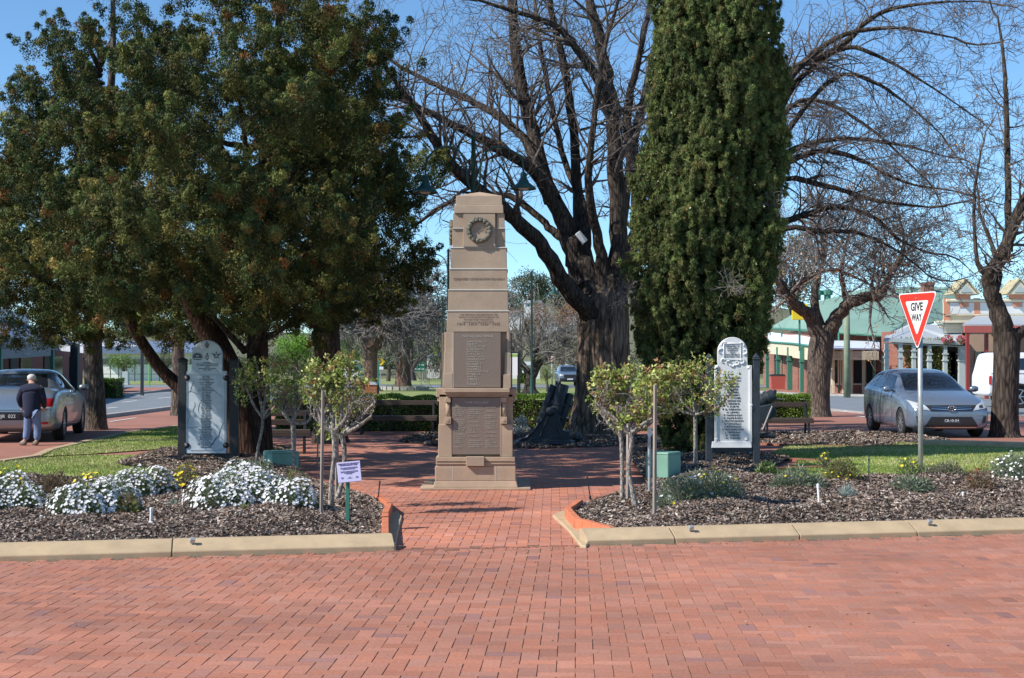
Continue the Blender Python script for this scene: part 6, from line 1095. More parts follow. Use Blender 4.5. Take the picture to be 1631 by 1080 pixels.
h, _, _, _ = bv.ray_cast(Vector((0, 6, .52)), Vector((0, -1, 0))); b = MB(); b.box((0.05, h.y+.02, .52), (.52, .012, .11)); npl = b.build('number_plate', mat('plate_black', (.012, .012, .014), .4), sd, bevel=.004); text('MJR  022', .095, (.05, h.y+.03, .487), M['signwhite'], npl, 'lettering', rot=(PI/2, 0, PI))
for x in (-1, 1):
    for y in (-1.4, 1.35): wheel(sd, x*.79, y, .335, 12, x)
place(sd, (-.79, 1.35), tuple(G(95, 700.5))[:2], R(189.5), 1.18)
# distant pickup facing us
pu = thing('pickup_truck', 'distant silver blue pickup facing us between give way sign and elm', 'pickup'); PS = [(-2.5, .45, .8, .95, .8, .82, .7), (-2.42, .38, .95, 1.08, .9, .9, .78), (-1.9, .36, 1.0, 1.14, .92, .92, .8), (-1.1, .36, 1.06, 1.2, .92, .92, .8), (-.5, .36, 1.1, 1.68, .92, .92, .68), (0, .36, 1.1, 1.76, .92, .92, .66), (.9, .36, 1.1, 1.74, .92, .92, .66), (1.1, .36, 1.08, 1.2, .92, .92, .8), (2.5, .4, 1.06, 1.14, .92, .92, .8)]
bo, bv = loft(PS, pu, M['silver'], (-1.6, 1.5), .38); decal(bv, [(-.7, 1.22), (.7, 1.22), (.6, 1.62), (-.6, 1.62)], 'front', M['carglass'], 'windscreen', pu, .02)
decal(bv, [(-.5, .72), (.5, .72), (.5, .98), (-.5, .98)], 'front', M['plastic'], 'grille', pu, .02); decal(bv, [(-.85, .42), (.85, .42), (.85, .68), (-.85, .68)], 'front', M['plastic'], 'bumper', pu, .03); decal(bv, [(-.24, .55), (.24, .55), (.24, .66), (-.24, .66)], 'front', M['signwhite'], 'number_plate', pu, .06, 4)
for s in (-1, 1): decal(bv, [(s*.54, .85), (s*.86, .85), (s*.86, 1.0), (s*.58, .98)], 'front', M['lens'], 'headlight', pu, .025, 5); wheel(pu, s*.8, -1.6, .38, 6, s); wheel(pu, s*.8, 1.5, .38, 6, s); mirror(pu, bv, -.6, 1.25, .92, M['silver'], s)
pu.location = (GX(905, 126).x, 128, zg(126)); pu.rotation_euler = (0, 0, R(3)); pu.scale = (1.08,)*3
# white utility with canopy, side on
ut = thing('utility_truck', 'white utility with canopy parked side on behind the right edge tree', 'utility', tuple(GX(1680, 57)), PI/2); US = [(-2.55, .5, .8, .95, .78, .8, .7), (-2.45, .4, .98, 1.1, .9, .9, .78), (-1.1, .38, 1.08, 1.2, .92, .92, .8), (-.55, .38, 1.1, 1.68, .92, .92, .7), (-.1, .38, 1.1, 1.78, .92, .92, .68), (.85, .38, 1.1, 1.76, .92, .92, .68), (.93, .38, 1.12, 1.86, .92, .93, .78), (1.0, .38, 1.12, 1.88, .92, .93, .78), (2.3, .40, 1.12, 1.88, .92, .93, .78), (2.42, .40, 1.12, 1.84, .92, .93, .78), (2.5, .42, 1.1, 1.5, .92, .92, .78), (2.56, .42, 1.1, 1.2, .92, .92, .78), (2.6, .5, 1.0, 1.14, .88, .9, .8)]
bo, bv = loft(US, ut, M['whitecar'], (-1.6, 1.55), .39)
for s, ax in ((1, 'right'), (-1, 'left')):
    for qd in ([(-.5, 1.2), (.1, 1.2), (.1, 1.62), (-.2, 1.6)], [(.16, 1.2), (.75, 1.2), (.75, 1.62), (.16, 1.62)], [(1.2, 1.3), (2.15, 1.3), (2.0, 1.66), (1.2, 1.7)]): decal(bv, qd, ax, M['carglass'], 'side_window', ut, .01)
    decal(bv, [(2.5, .8), (2.58, .8), (2.58, 1.1), (2.5, 1.1)], ax, M['redlens'], 'tail_light', ut, .02, 4); decal(bv, [(.9, 1.16), (2.5, 1.16), (2.5, 1.18), (.9, 1.18)], ax, M['plastic'], 'canopy_seam', ut, .01)
    for y in (-1.6, 1.55):
        wheel(ut, s*.82, y, .39, 6, s)
        f_ = MB(); f_.tube([(s*.93, y+.44*math.cos(PI*k/10), .36+.44*math.sin(PI*k/10)) for k in range(11)], .05, 6); f_.build('wheel_flare', M['plastic'], ut, smooth=True)
    mirror(ut, bv, -.6, 1.25, .92, M['plastic'], s)
ut.scale = (1.17,)*3; ut.rotation_euler = (0, 0, PI/2)
# ================================================================ THE MAN
def skin(name, V, Ed, Rd, m, parent, lv=2, root=0):
    me = bpy.data.meshes.new(name); me.from_pydata([tuple(v) for v in V], Ed, []); o = link(bpy.data.objects.new(name, me)); o.modifiers.new('k', 'SKIN')
    for i, r in enumerate(Rd): sv = me.skin_vertices[0].data[i]; sv.radius = r if hasattr(r, '__len__') else (r, r); sv.use_root = i == root
    s = o.modifiers.new('s', 'SUBSURF'); s.levels = s.render_levels = lv; bake(o); o.data.polygons.foreach_set('use_smooth', np.ones(len(o.data.polygons), dtype=bool)); o.data.materials.clear(); o.data.materials.append(m); o.parent = parent; return o
YM_ = 31.3; mn = thing('person', 'stooped elderly man with white hair, navy jumper and blue jeans, behind the pale silver sedan', 'person', tuple(GX(47, YM_)))
def J(px, py, dy): p = P(px, py, YM_); return (p.x-mn.location.x, dy, p.z)
M['skin_m'] = mat('skin', (.45, .25, .18), .6); M['hair'] = mat('white_hair', (.62, .60, .56), .9, bump=.01, bscale=60); M['jumper'] = mat('navy_wool', (.012, .016, .04), .95, nscale=30, namt=.3); M['jeans'] = mat('blue_denim', (.14, .20, .34), .9, nscale=14, namt=.25); M['shoe'] = mat('tan_shoe', (.16, .12, .09), .8)
JV = dict(pel=J(51, 654, 0), sp1=J(50, 642, .02), sp2=J(48, 628, .10), ch=J(46, 618, .2), nk=J(43.5, 611, .28), hd=J(42.5, 606, .33), top=J(42.5, 602, .34), hl=J(46, 658, 0), kl=J(43, 682, .03), al=J(40.5, 701, 0), tl=J(34, 706, -.02), hr=J(57, 658, 0), kr=J(58.5, 682, .05), ar=J(59, 702, .0), tr=J(55, 706, -.03), sl=J(33, 620, .16), el=J(26, 636, .16), wl=J(27.5, 650, .3), pl=J(28, 654, .34), sr=J(61, 621, .14), er=J(66.5, 638, .12), wr=J(63, 650, .33), pr=J(61, 653, .4))
K = list(JV); ix = {k: i for i, k in enumerate(K)}
ED = [('pel', 'sp1'), ('sp1', 'sp2'), ('sp2', 'ch'), ('ch', 'nk'), ('nk', 'hd'), ('hd', 'top'), ('pel', 'hl'), ('hl', 'kl'), ('kl', 'al'), ('al', 'tl'), ('pel', 'hr'), ('hr', 'kr'), ('kr', 'ar'), ('ar', 'tr'), ('ch', 'sl'), ('sl', 'el'), ('el', 'wl'), ('wl', 'pl'), ('ch', 'sr'), ('sr', 'er'), ('er', 'wr'), ('wr', 'pr')]
RD = dict(pel=.13, sp1=.13, sp2=.14, ch=.13, nk=.055, hd=.085, top=.075, hl=.085, kl=.055, al=.04, tl=.035, hr=.085, kr=.055, ar=.04, tr=.035, sl=.06, el=.045, wl=.028, pl=.032, sr=.06, er=.045, wr=.028, pr=.032)
V = [JV[k] for k in K]; E_ = [(ix[a], ix[b_]) for a, b_ in ED]; Rr = [RD[k] for k in K]
for h_, w0 in (('pl', 'wl'), ('pr', 'wr')):
    p = Vector(JV[h_]); d = (p-Vector(JV[w0])).normalized()
    for i, (off, ln) in enumerate(((-.028, .062), (-.010, .072), (.008, .068), (.025, .055), (-.045, .045))):
        b0 = p+Vector((off, 0, 0))+d*(.012 if i < 4 else -.02); n0 = len(V); V += [tuple(b0), tuple(b0+d*ln*.55+Vector((off*.2, .01, 0))), tuple(b0+d*ln+Vector((0, .025, -.01)))]; Rr += [.0085, .008, .0065]; E_ += [(ix[h_], n0), (n0, n0+1), (n0+1, n0+2)]
body = skin('body', V, E_, Rr, M['skin_m'], mn)
def sub(keys, ed, rad, m, name): kk = list(keys); i2 = {k: i for i, k in enumerate(kk)}; return skin(name, [keys[k] for k in kk], [(i2[a], i2[b_]) for a, b_ in ed], [rad[k] for k in kk], m, mn)
jk = {k: JV[k] for k in ('sp1', 'sp2', 'ch', 'nk', 'sl', 'el', 'wl', 'sr', 'er', 'wr')}; jk['hem'] = J(51, 669, .0); jk['nk'] = J(44.2, 613, .26)
sub(jk, [('sp1', 'hem'), ('sp1', 'sp2'), ('sp2', 'ch'), ('ch', 'nk'), ('ch', 'sl'), ('sl', 'el'), ('el', 'wl'), ('ch', 'sr'), ('sr', 'er'), ('er', 'wr')], dict(sp1=(.215, .175), hem=(.205, .165), sp2=(.235, .18), ch=(.20, .15), nk=.085, sl=.105, el=.078, wl=.05, sr=.105, er=.078, wr=.05), M['jumper'], 'jumper')
tk = {k: JV[k] for k in ('pel', 'hl', 'kl', 'hr', 'kr')}; tk['al'] = J(40.8, 701.5, 0); tk['ar'] = J(59, 702.5, 0)
sub(tk, [('pel', 'hl'), ('hl', 'kl'), ('kl', 'al'), ('pel', 'hr'), ('hr', 'kr'), ('kr', 'ar')], dict(pel=(.14, .12), hl=.115, kl=.088, al=.075, hr=.12, kr=.088, ar=.075), M['jeans'], 'jeans')
for a, b_ in (('al', 'tl'), ('ar', 'tr')):
    p = Vector(JV[a]); q = Vector(JV[b_]); f_ = MB(); z = .05; f_.tube([(p.x+.03, p.y-.07, z), (p.x, p.y-.03, z+.01), ((p.x+q.x)/2, (p.y+q.y)/2+.02, z), (q.x-.02, q.y+.06, z-.01), (q.x-.06, q.y+.08, z-.02)], [.03, .055, .055, .05, .02], 12); f_.build('shoe', M['shoe'], mn, smooth=True)
hp = Vector(JV['hd']).lerp(Vector(JV['top']), .5); b = MB(); b.lathe([(0, -.045), (.055, -.04), (.088, -.01), (.096, .03), (.085, .065), (.05, .092), (0, .10)], hp+Vector((0, -.012, .01)), 18); b.build('hair', M['hair'], mn, smooth=True)
for s in (-1, 1): b = MB(); b.lathe([(0, -.02), (.018, -.01), (.018, .015), (0, .02)], hp+Vector((s*.098, .015, -.025)), 8); b.build('ear', M['skin_m'], mn, smooth=True)
b = MB(); b.lathe([(0, -.018), (.014, 0), (0, .018)], hp+Vector((0, .10, -.03)), 8); b.build('nose', M['skin_m'], mn, smooth=True)
# ================================================================ BUILDINGS, RIGHT
def pt(px, py, Y, dz=0): v = P(px, py, Y); return Vector((v.x, Y, v.z+dz))
def wallseg(mb, a, b, z1, th=.3):
    """vertical wall from ground point a to b up to height z1"""
    a, b = Vector(a), Vector(b); d = (b-a).normalized(); n = Vector((-d.y, d.x, 0))*th; zb = min(a.z, b.z)-.5
    mb.slab([(a.x, a.y, zb), (b.x, b.y, zb), (b.x, b.y, z1), (a.x, a.y, z1)], n)
bA = thing('brick_building', 'long red brick building with big green iron roof behind the three armed tree', 'building', tuple(GX(1340, 90)))
wa, wb, wc = GX(1215, 128), GX(1312, 92), GX(1404, 90); zt = PZ(520, 92)
b = MB(); wallseg(b, wa, wb, PZ(521, 92)); wallseg(b, wb, wc, PZ(530, 90)); wallseg(b, wc, GX(1404+60, 112), PZ(530, 90)); b.build('wall', M['redbrick'], bA, world=True)
b = MB(); r1, r2, r3 = pt(1290, 487, 103), pt(1384, 460, 106), pt(1530, 460, 106); e1_, e2_, e3_ = pt(1228, 523, 120), pt(1312, 528, 90.5), pt(1410, 535, 88.5)
for f in ([e1_, e2_, r1], [e2_, e3_, r2, r1], [e3_, pt(1500, 512, 96), r3, r2], [e1_, r1, r2, r3, pt(1500, 500, 128), pt(1260, 512, 128)]): b.slab(f, (0, 0, .12))
b.build('roof', M['greenroof'], bA, world=True)
b = MB(); b.tube([e1_, e2_, e3_], .09, 6); b.tube([r1, r2, r3], .12, 6); b.tube([r2, e3_], .1, 6)
for px, Y in ((1245, 112), (1336, 90), (1392, 89)): b.tube([pt(px, 528, Y), GX(px, Y)], .07, 6)
b.build('gutter', M['verd'], bA, world=True)
c = MB(); c.box(pt(1477, 461, 104), (.78, .8, 1.0)); c.box(pt(1477, 452, 104), (.9, .95, .18)); c.build('chimney', M['redbrick'], bA, world=True)
for px in (1302, 1318, 1407): c = MB(); c.lathe([(.25, 0), (.25, .35), (.4, .4), (.4, .7), (0, .8)], pt(px, 467 if px > 1350 else 478, 105), 10); c.build('roof_vent', M['verd'], bA, world=True)
# verandah 1 (cream valance, green posts) and verandah 2 (lattice)
b = MB(); o1 = [pt(1221, 545, 119), pt(1262, 548, 100), pt(1318, 556, 84)]; i1 = [pt(1224, 531, 124), pt(1270, 533, 106), pt(1318, 541, 92)]
for k in range(2): b.slab([o1[k], o1[k+1], i1[k+1], i1[k]], (0, 0, .1))
b.slab([pt(1318, 556, 84), pt(1401, 558, 85.5), pt(1401, 545, 90), pt(1318, 545, 90)], (0, 0, .1)); b.build('verandah_roof', M['whiteroof'], bA, world=True)
b = MB(); b.tube([p+Vector((0, 0, .02)) for p in o1], .1, 6); b.build('verandah_gutter', M['verd'], bA, world=True)
b = MB()
for k in range(2): b.slab([o1[k]-Vector((0, 0, .05)), o1[k+1]-Vector((0, 0, .05)), o1[k+1]-Vector((0, 0, .85)), o1[k]-Vector((0, 0, .95))], (.06, .06, 0))
b.build('valance', M['cream'], bA, world=True)
b = MB(); x0_, x1_ = pt(1322, 560, 85), pt(1399, 560, 85); z0_, z1_ = PZ(573, 85), PZ(560, 85); n = 42
for k in range(n+1): x = x0_.x+(x1_.x-x0_.x)*k/n; b.box((x, 85, (z0_+z1_)/2), (.028, .03, z1_-z0_))
for k in range(7): b.box(((x0_.x+x1_.x)/2, 85.03, z0_+(z1_-z0_)*k/6), (x1_.x-x0_.x, .03, .03))
b.build('lattice', M['cream'], bA, world=True)
for px, Y in ((1222, 119), (1239, 110), (1256.5, 102.5), (1259, 104), (1277, 94), (1320, 84.5)):
    b = MB(); g_ = GX(px, Y); h = PZ(553 if px < 1300 else 562, Y); b.frus(g_.x-.12, g_.x+.12, Y-.12, Y+.12, g_.z, h); b.frus(g_.x-.17, g_.x+.17, Y-.17, Y+.17, h-1.0, h-.9); b.build('verandah_post', M['verd'] if px < 1300 else M['cream'], bA, world=True)
for px in (1327, 1343, 1356, 1375, 1392): b = MB(); b.box((GX(px, 89.8).x, 89.8, 1.1), (.16, .1, 3.0)); b.build('pilaster', M['cream'], bA, world=True)
for px, w_ in ((1330, .5), (1348, .8), (1366, .7), (1385, .6)):
    b = MB(); b.box((GX(px, 89.9).x, 89.88, 1.2), (w_, .08, 1.7)); f_ = b.build('window', M['cream'], bA, world=True); b = MB(); b.box((GX(px, 89.8).x, 89.83, 1.2), (w_-.18, .05, 1.5)); b.build('pane', M['glass'], f_)
    f_.children[0].location = (-bA.location.x, -bA.location.y, -bA.location.z)
for px, Y, w_ in ((1240, 117.5, 1.2), (1262, 109.5, 1.4), (1292, 98.5, 1.4)):
    d_ = (wb-wa).normalized(); n_ = Vector((d_.y, -d_.x, 0)); g_ = wa.lerp(wb, (128-Y)/36)+n_*.05; b = MB(); b.beam(g_-d_*w_/2+Vector((0, 0, 1.3)), g_+d_*w_/2+Vector((0, 0, 1.3)), .1, 2.4); b.build('doorway', M['dark'], bA, world=True)
sgn = thing('shop_sign', 'bright yellow square sign seen through the fork of the three armed tree', 'sign', tuple(pt(1274, 508, 84))); b = MB(); b.box((0, 0, .42), (.95, .1, .95)); so = b.build('panel', M['yellow'], sgn, bevel=.02); b = MB(); b.lathe([(0, 0), (.16, 0), (.16, .02), (0, .02)], (-.1, -.06, .5), 16, Matrix.Rotation(PI/2, 3, 'X')); b.lathe([(0, 0), (.12, 0), (.12, .02), (0, .02)], (.22, -.06, .5), 16, Matrix.Rotation(PI/2, 3, 'X')); b.build('emblem', M['signwhite'], so)
b = MB(); b.box((0, .1, -.9), (.1, .1, 2)); b.build('post', M['verd'], sgn)
# building with pale grey verandah, then cream parapet shop
bB = thing('verandah_shop', 'brick shop with pale grey verandah and six white posts behind the hatchback', 'shop', tuple(GX(1470, 84)))
b = MB(); wallseg(b, GX(1404, 86), GX(1456, 84), PZ(528, 85)); b.build('wall', M['redbrick'], bB, world=True)
b = MB(); wallseg(b, GX(1456, 84), GX(1545, 84), PZ(528, 84)); b.build('shopfront', M['dark'], bB, world=True)
for px, w_ in ((1470, 1.0), (1496, .5), (1512, .7), (1524, .7)): b = MB(); b.box((GX(px, 83.9).x, 83.92, 1.2), (w_, .06, 2.4)); b.build('window', M['glass'], bB, world=True)
b = MB(); b.slab([pt(1408, 541, 77), pt(1531, 546, 77), pt(1532, 522, 84), pt(1450, 518, 86), pt(1412, 536, 86)], (0, 0, .1)); b.build('verandah_roof', M['paleroof'], bB, world=True)
b = MB(); b.beam(pt(1407, 542.5, 77), pt(1533, 548, 77), .14, .12); b.beam(pt(1407, 546.5, 77.1), pt(1533, 552, 77.1), .06, .05); b.build('fascia', M['vgrey'], bB, world=True)
for px in (1412, 1434, 1455, 1480, 1505, 1532):
    b = MB(); Y = 77.2; g_ = GX(px, Y); h = PZ(546 if px < 1480 else 551, Y); w_ = .11 if px < 1530 else .2; b.frus(g_.x-w_, g_.x+w_, Y-.15, Y+.15, g_.z, h, .02); 
    for q in (.4, .75): b.frus(g_.x-w_-.04, g_.x+w_+.04, Y-.18, Y+.18, h-q-.08, h-q)
    b.build('verandah_post', M['vgrey'], bB, world=True)
b = MB(); b.box(GX(1422, 85.8)+Vector((0, -.1, 1.6)), (1.4, .1, 1.6)); b.build('green_door', M['boxgreen'], bB, world=True)
iv = thing('climbing_plant', 'yellow green climbing plant on the pale grey verandah posts', 'plant', tuple(GX(1470, 77.4))); n = 2600; k = RNG.integers(0, 3, n); px = np.array([1451, 1473, 1497])[k]; X_ = (px-CX)/F*77.5+RNG.normal(size=n)*.28; Z_ = RNG.uniform(0, 3.1, n)
npmesh('leaves', rhomb(np.stack([X_, 77.6+RNG.normal(size=n)*.15, Z_], 1), sph(n), np.full(n, .16), np.full(n, .11)), 4, M['leaf'], iv, col=pick([(.22, .24, .05), (.14, .18, .04), (.32, .30, .06)], n), world=True)
for px, py in ((1509, 541), (1533, 541)):
    t = thing('hanging_basket', 'pink flower basket hanging on the %s verandah post' % ('fifth white' if px == 1509 else 'last white'), 'flower basket', tuple(pt(px, py, 76.7))); n = 260
    npmesh('flowers', rhomb(sph(n)*[.28, .28, .22], sph(n), np.full(n, .09), np.full(n, .08)), 4, M['petal'], t, col=pick([(.6, .06, .12), (.7, .25, .3), (.1, .16, .04)], n)); b = MB(); b.lathe([(.02, -.22), (.2, -.08), (.22, 0)], n=10); b.tube([(0, 0, .1), (0, .15, .5)], .01, 4); b.build('pot', M['timber'], t)
bC = thing('parapet_shop', 'cream and salmon parapet shop with small pediments and red fascia verandah at the right edge', 'shop', tuple(GX(1600, 80)))
b = MB(); xL = GX(1506, 80).x; xR = xL+16; b.frus(xL, xR, 80, 80.5, PZ(530, 80), PZ(476, 80)); b.frus(xL-.5, xR, 79.7, 80.5, PZ(515, 80), PZ(511, 80)); b.frus(xL, xR, 79.85, 80.5, PZ(503, 80), PZ(501, 80)); b.frus(xL, xR, 79.8, 80.6, PZ(481, 80), PZ(477, 80)); b.frus(xL-.3, xR, 79.9, 80.5, PZ(522, 80), PZ(516, 80)); b.build('parapet', M['cream'], bC, world=True, bevel=.03)
b = MB(); b.frus(xL+.2, xR, 79.93, 80.1, PZ(500, 80), PZ(482, 80)); b.build('frieze_panel', M['white'], bC, world=True)
for px in (1508, 1556): b = MB(); x = GX(px, 80).x; b.frus(x-.17, x+.17, 79.92, 80.05, PZ(511, 80), PZ(475, 80)); b.build('pilaster', M['salmon'], bC, world=True)
for px in (1535, 1620, 1705):
    x = GX(px, 80).x; Z = lambda p: PZ(p, 80); b = MB(); b.frus(x-.36, x+.36, 79.85, 80.3, Z(481), Z(468)); b.frus(x-.26, x+.26, 79.88, 80.05, Z(489), Z(481)); b.build('pedestal', M['salmon'], bC, world=True)
    b = MB(); b.slab([(x-.62, 79.5, Z(469)), (x+.62, 79.5, Z(469)), (x, 79.5, Z(448))], (0, 1.6, 0)); pe = b.build('pediment', M['cream'], bC, world=True); b = MB(); b.slab([(x-.35, 79.46, Z(466)), (x+.35, 79.46, Z(466)), (x, 79.46, Z(455))], (0, .02, 0)); b.build('panel', M['vgrey'], bC, world=True)
    b = MB(); b.slab([(x, 79.45, Z(446)), (x+.72, 79.45, Z(470)), (x+.72, 81.2, Z(470)), (x, 81.2, Z(446))], (.05, 0, .05)); b.slab([(x, 79.45, Z(446)), (x-.72, 79.45, Z(470)), (x-.72, 81.2, Z(470)), (x, 81.2, Z(446))], (-.05, 0, .05)); b.build('pediment_roof', M['lichen'], bC, world=True)
b = MB(); b.slab([pt(1533, 519, 72), pt(1700, 519, 72), pt(1700, 505, 80), pt(1555, 505, 80)], (0, 0, .08)); b.build('verandah_roof', M['paleroof'], bC, world=True)
b = MB(); b.frus(pt(1532, 0, 72).x, pt(1760, 0, 72).x, 71.8, 72, PZ(530, 72), PZ(519, 72)); b.build('fascia', M['fred'], bC, world=True)
for px in (1541, 1571, 1640, 1690): b = MB(); g_ = GX(px, 72.3); b.frus(g_.x-.08, g_.x+.08, 72.2, 72.4, g_.z, PZ(531, 72)); b.build('verandah_post', M['pred'], bC, world=True)
b = MB(); wallseg(b, GX(1545, 80), GX(1760, 80), PZ(528, 80)); b.build('wall', M['tan'], bC, world=True)
for px, w_ in ((1560, .5), (1585, 1.6), (1612, .8), (1650, 2)): b = MB(); b.box((GX(px, 79.9).x, 79.92, 1.3), (w_, .06, 2.2)); b.build('window', M['glass'], bC, world=True)
pole = thing('utility_pole', 'green weathered timber pole right of the three armed tree trunk', 'pole', tuple(GX(1349, 76))); b = MB(); b.tube([(0, 0, 0), (0, 0, PZ(470, 76)-pole.location.z)], [.19, .15], 12); b.build('shaft', mat('pole_green', (.20, .24, .16), .9, nscale=2, namt=.25), pole, smooth=True)
b = MB(); b.beam((0, 0, PZ(472, 76)+.2), (4.6, 6, 4.2), .03); b.build('stay_wire', M['black'], pole)
bn = thing('street_bin', 'brown street bin between green verandah posts', 'bin', tuple(GX(1238, 108))); b = MB(); b.frus(-.5, .5, -.4, .4, 0, 1.0, -.06); b.build('body', M['fred'], bn); b = MB(); b.frus(-.58, .58, -.45, .45, 1.0, 1.15, .1); b.build('lid', M['black'], bn)
# ================================================================ BUILDINGS, LEFT
bL = thing('shop_building', 'dark brick shop row with grey fascia lettering and slate awning at the left edge', 'shop', (-22, 60, 0))
wx = lambda y: -22.2-.21*(y-53); fx = lambda y: wx(y)+3.1
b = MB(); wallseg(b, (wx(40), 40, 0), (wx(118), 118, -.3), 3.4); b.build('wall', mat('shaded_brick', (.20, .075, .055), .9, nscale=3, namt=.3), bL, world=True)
b = MB(); wallseg(b, (wx(52)+.0, 52, 3.3), (wx(84), 84, 3.3), 4.6); b.build('upper_wall', M['white'], bL, world=True)
b = MB(); b.slab([(fx(46), 46, PZ(541, 55)), (fx(82), 82, PZ(541, 60)), (wx(82), 82, PZ(505, 68)), (wx(46), 46, PZ(505, 60))], (0, 0, .08)); b.build('awning', M['bluegrey'], bL, world=True)
b = MB(); b.slab([(fx(47), 47, 1.88), (fx(68.5), 68.5, 2.12), (fx(68.5), 68.5, 2.85), (fx(47), 47, 2.80)], (-.1, 0, 0)); b.build('fascia', M['fasciagrey'], bL, world=True)
# arched shop name, laid out along the fascia
dv = Vector((fx(68.5)-fx(47), 21.5, 0)).normalized(); ang = math.atan2(dv.y, dv.x)
def ftext(s, size, y, z, m, rl=0, sx=1, align='CENTER'):
    o = text(s, size, (0, 0, 0), m, bL, 'lettering', align=align, sx=sx); o.location = Vector((fx(y)+.03, y, z))-bL.location; o.rotation_euler = Matrix.Rotation(ang, 4, 'Z').to_euler(); o.rotation_euler = (PI/2, 0, ang); return o
S_ = 'BREAD & CHEESE'
for i, ch in enumerate(S_):
    u = i/(len(S_)-1); 
    if ch != ' ': ftext(ch, .38, 55.2+8.6*u, 2.30+.27*math.sin(PI*u), M['signwhite'], sx=1.5)
ftext('Gourmet Goodies', .18, 59.5, 2.12, M['vgrey'], sx=1.4); ftext('Dine In or Take Away\nFresh Cut Sandwiches', .17, 50.6, 2.45, M['vgrey'], sx=1.2)
for y in (46.5, 52.2, 69): b = MB(); b.box((fx(y), y, 1.1), (.18, .18, 2.6)); b.build('verandah_post', M['verd'], bL, world=True)
for y, w_, z0_, z1_, m in ((56, 2.2, .3, 2.1, 'glass'), (60.5, 1.2, -.1, 2.2, 'dark'), (64, 2.2, .3, 2.1, 'glass'), (68, 1.0, 0, 2.2, 'white'), (71, 2.0, .3, 2.2, 'glass'), (77, 1.4, -.1, 2.2, 'dark'), (82, 2.6, .7, 2.3, 'glass'), (92, 1.3, -.1, 2.2, 'dark'), (99, 2.8, .5, 2.2, 'glass'), (109, 2.2, .5, 2.2, 'glass')):
    b = MB(); dd = Vector((wx(y+1)-wx(y), 1, 0)).normalized(); c0 = Vector((wx(y)+.03, y, (z0_+z1_)/2)); b.beam(c0-dd*w_*.9, c0+dd*w_*.9, .12, z1_-z0_); b.build('window' if m == 'glass' else 'door', M[m], bL, world=True)
bM = thing('awning_shop', 'shop with white curved awning and dark post further down the left street', 'shop', (-29, 96, -.2)); b = MB(); b.slab([(-27.5, 92, PZ(563.5, 92)), (-25.5, 97, PZ(563.5, 97)), (-27, 98, PZ(556, 98)), (-31, 93, PZ(555.5, 93))], (0, 0, .5)); b.build('awning', M['whiteroof'], bM, world=True)
b = MB(); b.slab([(-30, 93, PZ(556, 93)), (-26, 98, PZ(556, 98)), (-28, 101, PZ(546, 100)), (-32, 97, PZ(546, 97))], (0, 0, .1)); b.build('roof', M['bluegrey'], bM, world=True); b = MB(); b.box(GX(119.5, 79)+Vector((0, 0, 1.35)), (.42, .42, 3.2)); b.build('post', M['navy'], bM, world=True)
# white long building, fence and poles beyond the left street
bW = thing('white_building', 'long low white building seen under the left cypress branches', 'building', tuple(GX(235, 190))); b = MB(); b.frus(GX(150, 190).x, GX(335, 190).x, 190, 200, -1.5, PZ(563, 190)); b.build('wall', M['white'], bW, world=True); b = MB(); b.slab([pt(145, 563, 188), pt(340, 563, 188), pt(330, 545, 198), pt(150, 545, 198)], (0, 0, .2)); b.build('roof', M['bluegrey'], bW, world=True)
for k in range(9): b = MB(); x = GX(165+k*18, 189.9).x; b.frus(x-.6, x+.6, 189.85, 189.95, PZ(580, 190), PZ(572, 190)); b.build('window', M['glass'], bW, world=True)
fc = thing('fence', 'thin dark rail fence before the long white building', 'fence', tuple(GX(230, 170))); b = MB()
for k in range(14): x = GX(150+k*13, 170).x; b.box((x, 170, .5), (.08, .08, 2.2))
for z in (1.5, .3): b.beam((GX(150, 170).x, 170, z), (GX(330, 170).x, 170, z), .06)
b.build('rails', M['black'], fc, world=True)
for nm, px, Y, w_, h, m, lb, ct in (('street_pole', 226.5, 82, .17, 4.5, 'navy', 'plain grey street pole beside the cypress branch', 'pole'), ('stone_pillar', 200.5, 140, .6, 1.3, 'vgrey', 'pale grey square pillar on the far left verge', 'pillar'), ('bollard_post', 238, 128, .13, 2.4, 'limeg', 'bright green thin post under the cypress branch', 'post')):
    if m == 'limeg': M[m] = mat('lime_green_paint', (.12, .45, .06), .5)
    t = thing(nm, lb, ct, tuple(GX(px, Y))); b = MB(); b.frus(-w_/2, w_/2, -w_/2, w_/2, -.2, h, w_*.04); b.frus(-w_*.6, w_*.6, -w_*.6, w_*.6, -.2, .1); b.build('shaft', M[m], t, bevel=.02)
ds = thing('direction_sign', 'green direction sign board with two white arrows beyond the palm', 'road sign', tuple(GX(666, 165))); b = MB(); b.box((0, 0, PZ(584, 165)-ds.location.z), (1.55, .06, 1.1)); d_ = b.build('panel', M['dirgreen'], ds)
b = MB(); zc = PZ(584, 165)-ds.location.z
for dz in (-.28, .2): b.box((-.15, -.045, zc+dz), (.8, .01, .09)); b.box((.5, -.045, zc+dz), (.25, .01, .06)); b.add([(.58, -.05, zc+dz-.1), (.72, -.05, zc+dz), (.58, -.05, zc+dz+.1)], [(0, 1, 2)])
b.build('arrow', M['signwhite'], d_); b = MB()
for x in (-.5, .5): b.box((x, .06, zc/2), (.08, .08, zc))
b.build('post', M['galv'], ds)
